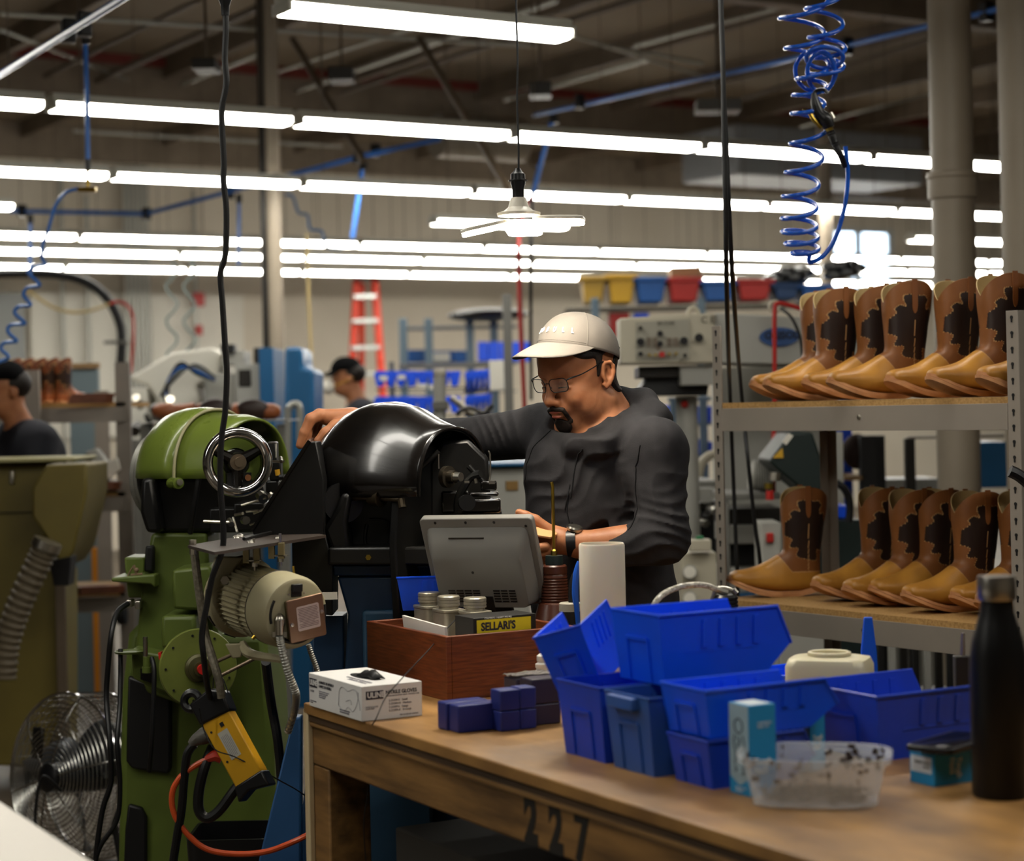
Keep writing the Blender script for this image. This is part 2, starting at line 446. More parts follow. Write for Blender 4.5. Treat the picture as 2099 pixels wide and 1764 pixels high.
s0 = uof(590, 22)[1]
fixture(uat(592, 6.25) + .6, 6.25, 'nearest fluorescent fixture, alone at the top above the hanging lamp', 'nearest light row')
row(8.67, uat(115, 8.67) - 1.235, 6, 'the long light row nearest the camera')
row(11.06, uat(240, 11.06) - 1.235, 8, 'the second long light row')
fixture(uat(890, 12.9) + .62, 12.9, 'short single fixture seen behind the hanging lamp', 'short light row')
fixture(uat(1870, 12.9) + .62, 12.9, 'single fixture seen between the two right columns', 'short light row')
fixture(uat(35, 12.9) - .6, 12.9, 'single fixture cut by the left edge above the blue air pipe', 'short light row')
row(14.9, uat(170, 14.9) - 1.235, 11, 'the third long light row')
row(16.3, uat(95, 16.3) - 1.235, 12, 'the fourth light row')
row(18.0, uat(140, 18.0) - 1.235, 13, 'the last light row by the back wall')
# unseen rows added over and behind the photographer to brighten the foreground
for u in (-3.6, -2.365, -1.13, .105, 1.34, 2.575, 3.81): fixture(u, 3.9, 'added fluorescent fixture overhead, out of view', 'added overhead light row')
for u in (.7, 2.9, 4.2): fixture(u, 1.5, 'added fluorescent fixture behind the photographer, out of view', 'added rear light row')
w = bpy.data.worlds.new('sky'); bpy.context.scene.world = w; w.use_nodes = True
bg = w.node_tree.nodes['Background']; bg.inputs[0].default_value = (.62, .8, 1, 1); bg.inputs[1].default_value = 2.2
cam = bpy.data.cameras.new('camera'); co = bpy.data.objects.new('camera', cam); COL.objects.link(co); bpy.context.scene.camera = co
cm = Matrix((CR, CU, Vector((0, -1, 0)))).transposed().to_4x4(); cm.translation = (0, 0, CAMZ); co.matrix_world = cm
cam.sensor_width = 36; cam.lens = F/2099*36; cam.shift_y = -47/2099; cam.clip_start = .05
cam.dof.use_dof = True; cam.dof.focus_distance = 4.35; cam.dof.aperture_fstop = 3.3
sc = bpy.context.scene
sc.view_settings.view_transform = 'Standard'; sc.view_settings.look = 'None'; sc.view_settings.gamma = 1; sc.view_settings.exposure = 0.0
try: sc.cycles.use_light_tree = True; sc.cycles.max_bounces = 6; sc.cycles.sample_clamp_indirect = 4; sc.cycles.caustics_reflective = False; sc.cycles.caustics_refractive = False
except Exception: pass
bpy.context.scene.view_settings.exposure = 1.4
# ================================================================ workbench and what stands on it
ZB = .92; C0 = Vector((-.43, 3.90, ZB)); BYAW = -60.9
BM = yawm(C0, BYAW)
def buv(p):
    q = BM.inverted() @ p; return q.x, q.y
def on(px, py, z=0, yaw=0):
    "frame on the bench top at the contact pixel, aligned with the bench (local x runs along its front edge to the near right)"
    p = hit(px, py, ZB+z); return yawm(p, BYAW+yaw)
W_top = mat('bench_plywood', 'aa7f48', .42, c2='6a4b2c', scale=4.5, detail=9, stretch=(1,2.2,1), contrast=(.32,.72), bump=.12, bscale=30, rvar=.12)
W_fr = mat('bench_timber', '946d3c', .6, c2='4e381f', scale=5, stretch=(.9,5,7), detail=9, contrast=(.3,.72), bump=.4, bscale=18)
W_dk = mat('dark_plywood_edge', '4d3823', .7, c2='352618', scale=9, stretch=(.5,3,8))
M_ink = mat('stencil_ink', '1d1a15', .7)
bt = top('workbench', 'long wooden workbench stencilled 227, filling the lower right foreground', 'workbench', BM)
LB, WB = 2.5, .92
obj('bench_top', MB().bx((0,0,-.022), (LB,WB,0)), [W_top], bt, bevel=.003)
obj('edge_strip', MB().bx((.004,.004,-.034), (LB-.01,.02,-.0225)), W_dk, bt)
obj('front_rail', MB().bx((.004,.012,-.122), (LB-.05,.045,-.047)), W_fr, bt, bevel=.004)
obj('upper_strip', MB().bx((.005,.006,-.0465), (LB-.02,.045,-.0345)), mat('bench_timber_light','a27b48',.6,c2='6b4e2b',scale=7,stretch=(.4,3,3),detail=6,contrast=(.3,.7),bump=.3), bt, bevel=.004)
obj('side_rail', MB().bx((.012,.05,-.12), (.05,WB-.05,-.0225)), W_fr, bt, bevel=.003)
for i, (x, y) in enumerate(((.004,.0125),(LB-.12,.0125),(.02,WB-.11),(LB-.12,WB-.11))):
    obj('leg', MB().bx((x,y,-ZB), (x+.085,y+.09,-.0225 if y > .1 else -.1225)), W_fr, bt, bevel=.004)
obj('corner_post', MB().bx((-.004,.0,-.9), (.018,.013,-.012)), mat('pale_edge','c9b58f',.6), bt, bevel=.003, label='pale protective corner strip')
obj('lower_shelf', MB().bx((.12,.12,-.62), (LB-.14,WB-.12,-.6)), W_fr, bt)
obj('shelf_box', MB().bx((.14,.13,-.5999), (1.7,.8,-.24)), mat('grey_carton','3d3a35',.8), bt, label='dark grey carton on the lower shelf', bevel=.004)
# stencilled number
for ch, (x, y) in zip('227', ((1063,1683),(1118,1702),(1176,1722))):
    p = hit(x, y, .81)
# rail front face is y=.012: find x from pixel
def rail_x(px):
    d = CR*((px-CX)/F) + Vector((0,1,0)); o = BM.inverted() @ Vector((0,0,CAMZ)); e = (BM.inverted().to_3x3() @ d)
    t = (.012-o.y)/e.y; return o.x + e.x*t
for i, (ch, px) in enumerate(zip('227', (1070,1121,1173))):
    x = rail_x(px)
    q = text('lettering', ch, Matrix.Translation((x, .0115, -.084)) @ Matrix.Rotation(rad(90), 4, 'X'), .105, M_ink, bt, ext=.0002, bold=.0055, align='CENTER', sx=.8)
    m = MB()
    for dz in (.022, -.02): m.box((x, .0108, -.114+dz), (.07,.0004,.006))
# ---- glove box
G_card = mat('white_card', 'd8d6d3', .5); G_ink = mat('navy_print', '23232f', .6); G_gr = mat('grey_print', '7d7b82', .7)
g = on(742, 1479); GL, GW, GH = .248, .126, .0655
gt = top('glove_box', 'white cardboard box of nitrile gloves on the bench corner', 'box', g)
obj('carton', MB().bx((-GL,0,0), (0,GW,GH)), G_card, gt, bevel=.0012)
FR = Matrix.Rotation(rad(90), 4, 'X')                       # text on the face y=0 (front, long)
SD = Matrix.Rotation(rad(90), 4, 'Z') @ FR                   # text on the face x=0 (right, short)
def tf(x, z): return Matrix.Translation((x, -.0004, z)) @ FR
def ts(y, z): return Matrix.Translation((.0004, y, z)) @ SD
def bar(name, M, w, h, m, par, t=.0004): return obj(name, MB(M).box((0,0,0), (w,h,t)), m, par)
bar('print_patch', ts(.027, .0475), .036, .0155, G_ink, gt); text('lettering', 'ULINE', ts(.0115, .0474) @ Matrix.Translation((0,0,.0003)), .0142, G_card, gt, bold=.0005, sx=.92)
text('lettering', 'NITRILE GLOVES', ts(.05, .050), .0098, G_ink, gt, bold=.0002, sx=.9)
text('lettering', 'POWDER FREE INDUSTRIAL GRADE - TEXTURED - 5 MIL', ts(.05, .0435), .0028, G_gr, gt)
for i, l in enumerate(('S-23309-S   Small', 'S-23309-M   Medium', 'S-23309-L   Large', 'S-23309-X   X-Large')):
    text('lettering', l, ts(.056, .0345-i*.0062), .0056, G_gr, gt)
text('lettering', 'HAND IN GLOVE\nLATEX FREE', ts(.008, .024), .0034, G_gr, gt)
text('lettering', '100 GLOVES BY WEIGHT', ts(.078, .006), .0036, G_gr, gt)
bar('print_patch', tf(-GL+.022, .0475), .036, .017, G_ink, gt); text('lettering', 'ULINE', tf(-GL+.0065, .0474) @ Matrix.Translation((0,0,.0003)), .0145, G_card, gt, bold=.0005, sx=.9)
text('lettering', 'GUANTES DE NITRILO\nGANTS EN NITRILE', tf(-GL+.05, .048), .0078, G_ink, gt, sx=.9)
text('lettering', 'S-23309', tf(-GL+.006, .031), .006, G_gr, gt)
text('lettering', 'Guantes desechables sin polvo\nGants jetables sans poudre\ngrado industrial 5 mil\ntextured fingertips', tf(-GL+.05, .029), .0038, G_gr, gt)
text('lettering', 'MADE IN MALAYSIA\nFabricado', tf(-GL+.006, .010), .0033, G_gr, gt)
text('lettering', '100 GUANTES POR PESO\n100 GANTS PAR POIDS', tf(-GL+.148, .009), .0042, G_gr, gt)
hand = [(-.10,.045),(-.092,.054),(-.07,.056),(-.05,.052),(-.028,.054),(-.012,.05)]
m = MB()
for pl in ([(-.105,.018),(-.1,.046),(-.085,.055),(-.06,.05),(-.035,.056),(-.012,.052)], [(-.105,.018),(-.08,.01),(-.06,.02),(-.04,.014),(-.02,.03),(-.012,.052)], [(-.07,.03),(-.05,.034),(-.045,.026)], [(-.02,.052),(-.01,.036),(-.006,.02)]):
    m.tube([(a,-.0005,b) for a, b in pl], .00045, 4, sub=4)
obj('glove_drawing', m, G_gr, gt)
text('lettering', 'NITRILE GLOVES\nGUANTES DE NITRILO', Matrix.Translation((-.03,.03,GH+.0004)) @ Matrix.Rotation(rad(180), 4, 'Z'), .011, G_gr, gt)
obj('opening', MB().lathe([(0,0),(1,0),(1,.0006),(0,.0006)], Matrix.Translation((-GL*.5,GW*.52,GH)) @ Matrix.Diagonal((.055,.02,1,1)), 24), M_black, gt)
m = MB()
m.loft([[(x, y0+.012*math.cos(a), .004+abs(h)*math.sin(a)) for a in [i*math.pi/5 for i in range(6)]] for x, y0, h in ((-.03,0,.004),(-.015,.003,.012),(0,-.002,.009),(.015,.004,.016),(.032,.001,.013),(.045,.003,.004))], cap=False, closed=False, M=Matrix.Translation((-GL*.42,GW*.5,GH-.002)))
obj('glove', m, M_black, gt, solid=.0015, label='black glove poking out of the slot', smooth=60)
# ---- wooden box with cans
W_box = mat('stained_box_wood', '7c3f1e', .38, c2='4f2412', scale=14, stretch=(1.2,1.2,16), detail=5, contrast=(.3,.7), bump=.1, bscale=30)
w0 = on(917, 1437); wt_ = top('wooden_box', 'open reddish stained wooden box holding cans and papers', 'box', w0)
BL, BW, BH, T = .375, .3, .128, .012
for nm, a, b_ in (('side_panel',(-BL,0,0),(0,T,BH)), ('side_panel',(-BL,BW-T,0),(0,BW,BH)), ('end_panel',(-T,T,0),(0,BW-T,BH)), ('end_panel',(-BL,T,0),(-BL+T,BW-T,BH))):
    obj(nm, MB().bx(a, b_), W_box, wt_, bevel=.0015)
obj('bottom_panel', MB().bx((-BL+T,T,0), (-T,BW-T,.01)), W_box, wt_)
obj('inner_tray', MB().bx((-BL+T+.001,T+.001,.0105), (-T-.001,BW-T-.001,.05)), mat('cardboard','6b4f2c',.8), wt_, label='cardboard packing inside the box')
def wl(px, py, z): # point at height z above bench -> local coordinates of wooden box
    return w0.inverted() @ hit(px, py, ZB+z)
M_tin = mat('tin_plate', 'b8b2a2', .3, metal=.45, c2='98917f', scale=20)
M_tinlid = mat('tin_lid', 'b5ad9a', .32, metal=.6)
def can(px, lab, dy=0):
    D = 4.12+dy; p = P(px, 1300, D); M = yawm((p.x, D, ZB+.0505), BYAW)
    t = top('solvent_can', lab, 'can', M, 'rectangular tins in the wooden box')
    hz = .105
    m = MB(); m.prism(rrect(.066,.05,.012), 0, hz-.006); m.prism(rrect(.069,.053,.013), hz-.006, hz); obj('can_body', m, M_tin, t, bevel=.0008)
    m = MB(); m.lathe([(0,hz),(.021,hz),(.021,hz+.006),(.024,hz+.007),(.024,hz+.011),(.0225,hz+.012),(.024,hz+.013),(.024,hz+.018),(.0225,hz+.019),(.024,hz+.02),(.024,hz+.026),(.022,hz+.028),(0,hz+.028)], n=28); obj('screw_cap', m, M_tinlid, t)
    return t
can(881, 'square tin with screw cap, leftmost in the wooden box', .12)
can(921, 'square tin with screw cap, middle one in the wooden box', .03)
can(975, 'square tin with screw cap below the grey screen, right of the other two tins', -.02)
# papers leaning in the box
pp = MB(); a, b_, c_, d_ = [wl(*q) for q in ((817,1262,.150),(968,1287,.140),(966,1300,.127),(814,1282,.125))]
a=Vector((-.235,.018,.150)); b_=Vector((-.045,.02,.142)); c_=Vector((-.045,.026,.08)); d_=Vector((-.235,.026,.08))
pm = MB(w0)
pm.hexa([d_, c_, c_+Vector((0,.006,0)), d_+Vector((0,.006,0)), a, b_, b_+Vector((0,.006,0)), a+Vector((0,.006,0))])
single('paper_sheets', pm, mat('paper', 'd9d4cc', .8), 'white papers tucked inside the left front of the wooden box', 'paper')
# the yellow and black SELLARI'S box
sb = w0 @ Matrix.Translation((-.045,.115,.0605)); st = top('product_box', 'black box with a yellow SELLARI\'S label inside the wooden box', 'box', sb)
obj('carton', MB().bx((-.05,-.045,0), (.03,.10,.098)), mat('black_card', '15130f', .5), st, bevel=.001)
def ss(y, z, x=.0306): return Matrix.Translation((x, y, z)) @ SD
bar('yellow_panel', ss(.025,.080), .125, .026, mat('yellow_print', 'd9c81e', .5), st)
text('lettering', "SELLARI'S", ss(-.028,.0785,.031), .0225, G_ink, st, bold=.0009, sx=.86)
text('lettering', 'CONTENTS: 1 QUART (946 ML)', ss(-.02,.0955,.0312), .0045, G_card, st)

# ---- monitor seen from behind
M_mon = mat('monitor_grey_plastic', '7d7b76', .42, c2='74726d', scale=3)
DMo = 4.27
mm = frame(P(1014,1228,DMo), x=Vector((1,-.375,.0)), z=Vector((-.17,-.42,1)))
mt = top('monitor', 'grey flat screen seen from behind, tilted over the tins', 'monitor', mm) if False else top('monitor', 'grey flat screen seen from behind, tilted over the tins', 'monitor', mm)
S_ = 4.02/4000
def mx(px, py): return ((px-1006)*S_, (1222-py)*S_*1.0)
bez = [mx(882,1212), mx(1143,1238), mx(1090,1056), mx(860,1056)]
bez = [(-.112,.0),(.112,.0),(.118,.178),(-.118,.178)]
m = MB(frame((0,0,0), x=(1,0,0), z=(0,-1,0), y=None)); 
def mf(x, z, y): return (x, y, z)
def plate(poly, y0, y1): 
    mb = MB(); n = len(poly); mb.add([(x,y0,z) for x,z in poly] + [(x,y1,z) for x,z in poly], [list(range(n))[::-1], [n+i for i in range(n)]] + [(i,(i+1)%n,n+(i+1)%n,n+i) for i in range(n)]); return mb
bzp = rrect(.238,.178,.008,3,0,.089)
obj('bezel', plate(bzp, .0, -.018), M_mon, mt, bevel=.002)
obj('screen_panel', plate(rrect(.222,.16,.003,2,0,.089), .0012, 0), M_blk, mt)
# rear housing: tapers outward with a sloping top
m = MB()
m.loft([[(x, -.0185, z) for x, z in rrect(.214,.155,.012,3,0,.083)], [(x, -.03, z) for x, z in rrect(.208,.138,.012,3,0,.076)], [(x, -.05, z) for x, z in rrect(.186,.105,.012,3,0,.062)]], cap=True)
obj('rear_housing', m, M_mon, mt, bevel=.001, smooth=50)
m = MB()
for i in range(4):
    for j in range(5):
        for q in range(1): m.box((-.065+i*.0175, -.0505, .045-j*.0055), (.0145,.001,.0026))
obj('vent_grille', m, M_blk, mt); m = MB()
for i in range(3):
    for j in range(5): m.box((.03+i*.0165, -.0505, .045-j*.0055), (.0135,.001,.0026))
obj('vent_grille', m, M_blk, mt)
obj('top_groove', MB().box((-.02,-.0312,.144), (.075,.0016,.003)), M_dark, mt)
for x, z in ((-.085,.17),(-.02,.17),(.04,.17),(.105,.162),(.108,.012),(-.105,.012)):
    obj('screw_hole', MB().cyl((x,-.0186,z), (x,-.0176-.0015,z), .0028, n=10), M_blk, mt)
obj('screw_hole', MB().cyl((-.012,-.0505,.083), (-.012,-.0508,.083), .0028, n=10), M_blk, mt)
m = MB(); m.box((.005,-.0505,.018), (.03,.0014,.03)); obj('socket_recess', m, M_blk, mt)
obj('stand_foot', MB().bx((-.05,.004,-.16), (.03,.02,.03)), M_blk, mt, bevel=.004)
mt.matrix_world = mm @ Matrix.Diagonal((1.09,1.09,1.18,1)); MAT[mt.name] = mt.matrix_world.copy()
# orange cable from the monitor
single('signal_cable', MB().tube([P(1106,1236,4.24), P(1118,1252,4.22), P(1134,1276,4.2), P(1150,1300,4.18), P(1160,1340,4.16)], .0035, 8, sub=4), mat('orange_cable', 'b8461c', .4), 'short orange cable dropping from the corner of the grey screen', 'cable')
# ---- brown oil bottle
ob = P(1138, 1240, 4.20); om = yawm((ob.x, ob.y, ZB), 0); ot = top('oil_bottle', 'brown ribbed plastic oil bottle with tall brass spout', 'bottle', om)
def zz(py, D): return P(1138, py, D).z - ZB
s3 = 4.3/4000
pr_ = [(0,0),(.062,0),(.064,.006),(.063,.03)]
zb = zz(1300,4.20); pr_ += [(.058,zb),(.044,zz(1262,4.20)),(.036,zz(1236,4.20))]
for i in range(9):
    z = zz(1232,4.20) + i*.0062; pr_ += [(.0285-i*.0003,z),(.0305-i*.0003,z+.0018),(.0305-i*.0003,z+.0042)]
pr_ += [(.026,zz(1176,4.20)),(.0275,zz(1174,4.20)),(.0275,zz(1160,4.20)),(.024,zz(1157,4.20)),(0,zz(1157,4.20))]
obj('bottle_body', MB().lathe(pr_, n=32), mat('brown_plastic', '4a2517', .35, spec=.5), ot)
z0_ = zz(1157,4.20); obj('cap', MB().lathe([(0,z0_),(.019,z0_),(.0195,z0_+.004),(.0185,z0_+.02),(0,z0_+.02)], n=28), mat('dark_green_cap', '1d2a29', .4), ot)
m = MB(); m.lathe([(0,z0_+.02),(.007,z0_+.02),(.007,z0_+.03),(.0035,z0_+.034),(0,z0_+.034)], n=6); m.tube([(0,0,z0_+.03),(0,0,z0_+.12),(0,0,z0_+.168),(-.002,0,z0_+.178)], .0036, 8)
obj('spout', m, mat('brass', 'a98d3a', .3, metal=1), ot)
# ---- white roll
wr = P(1235, 1200, 4.0); wq = top('paper_roll', 'upright white translucent plastic cylinder behind the blue bins', 'container', yawm((wr.x, wr.y, ZB), 0))
zt = P(1235,1113,4.0).z - ZB
obj('cylinder_wall', MB().lathe([(0,.001),(.0455,.001),(.047,.004),(.047,zt-.004),(.045,zt),(.043,zt),(.042,zt-.006),(.042,.01),(0,.01)], n=40, power=2.6), mat('milky_plastic', 'cdc6b8', .4, sub=.2), wq)
# small jar and blue pliers by the roll
j = P(1169, 1240, 4.12); jt = top('small_jar', 'small dark jar with a pale lid beside the brown bottle', 'jar', yawm((j.x, j.y, ZB), 0)); zt2 = P(1169,1240,4.12).z-ZB
obj('jar_body', MB().lathe([(0,0),(.022,0),(.023,.004),(.023,zt2-.012),(0,zt2-.012)], n=24), M_dark, jt)
obj('lid', MB().lathe([(0,zt2-.012),(.024,zt2-.012),(.024,zt2+.004),(.021,zt2+.006),(0,zt2+.006)], n=24), mat('pale_lid', 'a59f90', .4), jt)
pl = top('pliers', 'blue and black handled pliers standing left of the white cylinder', 'pliers', P(1181,1390,4.1))
obj('handle', MB().tube([P(1186,1150,4.1), P(1181,1175,4.1), P(1179,1215,4.1), P(1182,1250,4.1), P(1186,1300,4.1), P(1188,1385,4.1)], [.003,.0065,.007,.006,.004,.004], 8, sub=3), mat('blue_grip', '1a56c0', .4), pl, w=True)
obj('handle', MB().tube([P(1183,1165,4.12), P(1174,1190,4.12), P(1172,1230,4.12), P(1178,1300,4.12), P(1182,1385,4.12)], [.003,.007,.0075,.005,.004], 8, sub=3), M_black, pl, w=True)
# ---- wax bars
M_wax = mat('blue_wax', '1c2a72', .42, c2='25296a', scale=6, detail=5, bump=.08); M_wax2 = mat('purple_wax', '2a2238', .45, c2='1d1828', scale=6)
def waxbar(M, d, lab, m_=None):
    return single('wax_bar', MB().bx((-d[0],0,0), d[1:] and (0,d[1],d[2])), m_ or M_wax, lab, 'wax bar', 'bars of polishing wax') if False else _wb(M, d, lab, m_)
def _wb(M, d, lab, m_):
    o = obj('wax_bar', MB().bx((-d[0],0,0), (0,d[1],d[2])), m_ or M_wax, bevel=.0025); o.matrix_world = M
    return tag(o, lab, 'wax bar', 'bars of polishing wax')
q = on(940, 1503)
_wb(q, (.0365,.085,.049), 'low blue wax bar lying in front of the wooden box, right of its twin', None)
_wb(q @ Matrix.Translation((-.038,-.004,0)), (.0365,.085,.05), 'low blue wax bar lying leftmost in front of the wooden box', None)
q = on(1027, 1500)
_wb(q, (.038,.040,.036), 'blue wax block at the bottom front of the two-high stack', None)
_wb(q @ Matrix.Translation((0,.0405,0)), (.038,.034,.036), 'blue wax block at the bottom rear of the two-high stack', None)
_wb(q @ Matrix.Translation((0,0,.0365)), (.038,.040,.037), 'blue wax block on top front of the two-high stack', None)
_wb(q @ Matrix.Translation((0,.0405,.0365)), (.038,.034,.0385), 'blue wax block on top rear of the two-high stack', None)
q = on(1092, 1488)
_wb(q, (.045,.06,.038), 'dark purple wax block under another, left of the blue bins', M_wax2)
_wb(q @ Matrix.Translation((0,0,.0385)), (.045,.06,.046), 'dark purple wax block on top of another, left of the blue bins', M_wax2)
q = on(1060, 1468)
_wb(q, (.05,.09,.07), 'dark wax slab wrapped in torn film behind the blue blocks', M_wax2)
fl = MB(yawm(q.translation + Vector((0,0,.0705)), BYAW)); random.seed(3)
nx, ny = 9, 7; fl.add([(-.05+.055*i/(nx-1), -.003+.095*j/(ny-1), .001+.006*random.random()) for i in range(nx) for j in range(ny)], [(i*ny+j, i*ny+j+1, (i+1)*ny+j+1, (i+1)*ny+j) for i in range(nx-1) for j in range(ny-1)])
single('plastic_film', fl, mat('cling_film', '8f8a86', .15, alpha=.7), 'torn clear film lying on the dark wax slab', 'film', solid=.0006)
# white ribbed bottle behind
j = on(1114, 1425); bq = top('squeeze_bottle', 'small white ribbed bottle peeking out left of the blue bins', 'bottle', j)
obj('bottle_body', MB().lathe([(0,0),(.017,0),(.019,.01),(.018,.03),(.013,.036),(.0165,.04),(.0165,.05),(.0125,.053),(.015,.057),(.015,.064),(.010,.067),(.012,.07),(.012,.08),(.007,.084),(0,.084)], n=24), mat('white_plastic', 'd4d2cc', .35), bq)
# ---- hopper bins
M_bin = mat('blue_bin_plastic', '1156f2', .36, spec=.5, c2='0f4ce0', scale=4, sub=.0)
M_bin2 = mat('dusty_blue_bin_plastic', '2b58ae', .5, c2='34568c', scale=5, detail=6)
M_bin3 = mat('deep_blue_bin_plastic', '1743cc', .42, c2='2240a8', scale=5)
def hbin(M, L, W, H, lab, mt_=None, grp='blue hopper bins on the workbench', cat='bin', name='storage_bin'):
    "hopper bin: origin at the near bottom corner, back panel on local x=-W..0 at y=0, open front at y=L"
    mt_ = mt_ or M_bin
    t = top(name, lab, cat, M, grp); wt = .0022; tp = .9
    b0x, b1x = -W*.955, -W*.045
    def shell(inset, z0):
        a = inset
        # ring of floor, and upper profile; side view: back tall, front lip low
        return [(b0x+a, .012+a, z0), (b1x-a, .012+a, z0), (b1x-a, L*.80-a, z0), (b0x+a, L*.80-a, z0)]
    zf = H*.46; yt = L*.9
    o = MB()
    A = shell(0, 0); I = shell(wt, wt)
    up = lambda a: [(-W+a, a, H), (-a, a, H), (-a, yt, H), (-a, L-a, zf), (-W+a, L-a, zf), (-W+a, yt, H)]
    Uo, Ui = up(0), up(wt)
    vs = A + I + Uo + Ui
    a0, i0, u0, w0_ = 0, 4, 8, 14
    fs = [(0,3,2,1), (4,5,6,7)]
    def wallf(b, u, fl_):
        q = [(b+0, b+1, u+1, u+0), (b+1, b+2, u+2, u+1), (b+2, u+3, u+2), (b+2, b+3, u+4, u+3), (b+3, u+5, u+4), (b+3, b+0, u+0, u+5)]
        return [tuple(reversed(x)) if fl_ else x for x in q]
    fs += wallf(a0, u0, False) + wallf(i0, w0_, True)
    fs += [(u0+i, u0+(i+1)%6, w0_+(i+1)%6, w0_+i) for i in range(6)]
    o.add(vs, fs); obj('bin_shell', o, mt_, t, smooth=25)
    # rolled rim
    r = MB(); r.tube([(-W,0,H),(0,0,H),(0,yt,H),(0,L,zf),(-W,L,zf),(-W,yt,H)], .0026, 6, closed=True); obj('rim', r, mt_, t)
    # label holder recess on the back and ribs on the long sides
    r = MB(); k = W*.22
    sl = lambda z: .012*(1-z/H) - .0012
    def strip(x, z, dx, dz): r.hexa([(x-dx,sl(z-dz)-.0018,z-dz),(x+dx,sl(z-dz)-.0018,z-dz),(x+dx,sl(z-dz)+.001,z-dz),(x-dx,sl(z-dz)+.001,z-dz),(x-dx,sl(z+dz)-.0018,z+dz),(x+dx,sl(z+dz)-.0018,z+dz),(x+dx,sl(z+dz)+.001,z+dz),(x-dx,sl(z+dz)+.001,z+dz)])
    strip(-W*.5-k, H*.33, .003, H*.30); strip(-W*.5+k, H*.33, .002, H*.30); strip(-W*.5, H*.63, k, .003)
    obj('label_holder', r, mt_, t, smooth=0)
    r = MB(); n = 4
    ex = lambda z: -W*.045*(1-z/H) + .0008
    for i in range(n):
        y = L*(.34 + .13*i); z0, z1 = H*.5, H*.9
        r = MB(); r.hexa([(ex(z0)-.003,y-.005,z0),(ex(z0)+.0015,y-.005,z0),(ex(z0)+.0015,y+.005,z0),(ex(z0)-.003,y+.005,z0),(ex(z1)-.003,y-.005,z1),(ex(z1)+.0015,y-.005,z1),(ex(z1)+.0015,y+.005,z1),(ex(z1)-.003,y+.005,z1)])
        obj('side_rib', r, mt_, t, smooth=0); r = MB()
        r.hexa([(-W-ex(z0)+.0045,y-.005,z0),(-W-ex(z0)+.003,y-.005,z0),(-W-ex(z0)+.003,y+.005,z0),(-W-ex(z0)+.0045,y+.005,z0),(-W+.0045,y-.005,z1),(-W+.003,y-.005,z1),(-W+.003,y+.005,z1),(-W+.0045,y+.005,z1)])
        obj('side_rib', r, mt_, t, smooth=0); r = MB()
    r.bx((-.003-W*.02, L*.2, H*.44), (.0002-W*.0225, L*.75, H*.475))
    obj('side_ledge', r, mt_, t, smooth=0)
    return t
LW = .137; LH = .123; LL = .272
qL = on(1232, 1567); hbin(qL, LL, LW, LH, 'deep blue bin at the bottom left of the bin stack', M_bin3)
qM = on(1332, 1596); hbin(qM, LL, LW*.93, LH, 'faded dusty blue bin in the bottom row, with a lip on its rim', M_bin2)
m = MB(); m.bx((-.105,-.012,LH-.022), (-.03,.002,LH-.002)); 
l = obj('rim_lip', m, M_bin2, [o for o in COL.objects if o.name.startswith('storage_bin')][-1], bevel=.002)
q1 = yawm(P(1354,1420,3.13), BYAW); q1.translation.z = ZB + LH + .0035
hbin(q1, .262, .145, .114, 'big open blue bin on top of the stack, its ribs facing us', M_bin)
q0 = Matrix.Translation(P(1234,1408,3.30)) @ Matrix.Rotation(rad(-17), 4, 'Y') @ Matrix.Rotation(rad(-22), 4, 'Z') @ Matrix.Rotation(rad(4), 4, 'X')
hbin(q0, .17, .088, .112, 'tilted blue bin leaning at the left of the stack', M_bin)
qX = yawm(P(815,1252,4.255), -84); hbin(qX, .18, .10, .072, 'small blue bin on the dull blue cabinet below the black machine', M_bin, 'blue hopper bins')
qN = on(1452, 1621); hbin(qN, .2, .108, .073, 'low blue bin under another, behind the front blue nail box', M_bin3)
hbin(qN @ Matrix.Translation((.002,-.004,.0765)), .25, .12, .073, 'low blue bin second from the bottom, behind the front blue nail box', M_bin)
qR = on(1800, 1564); hbin(qR, .285, .215, .105, 'wide blue bin at the right beside the black bottle', M_bin3)
qS = on(1612, 1470, 0, 6); hbin(qS, .2, .12, .075, 'blue bin half hidden behind the cream jug', M_bin)
# small bin by the sewing machine
zs = P(845,1252,4.62).z
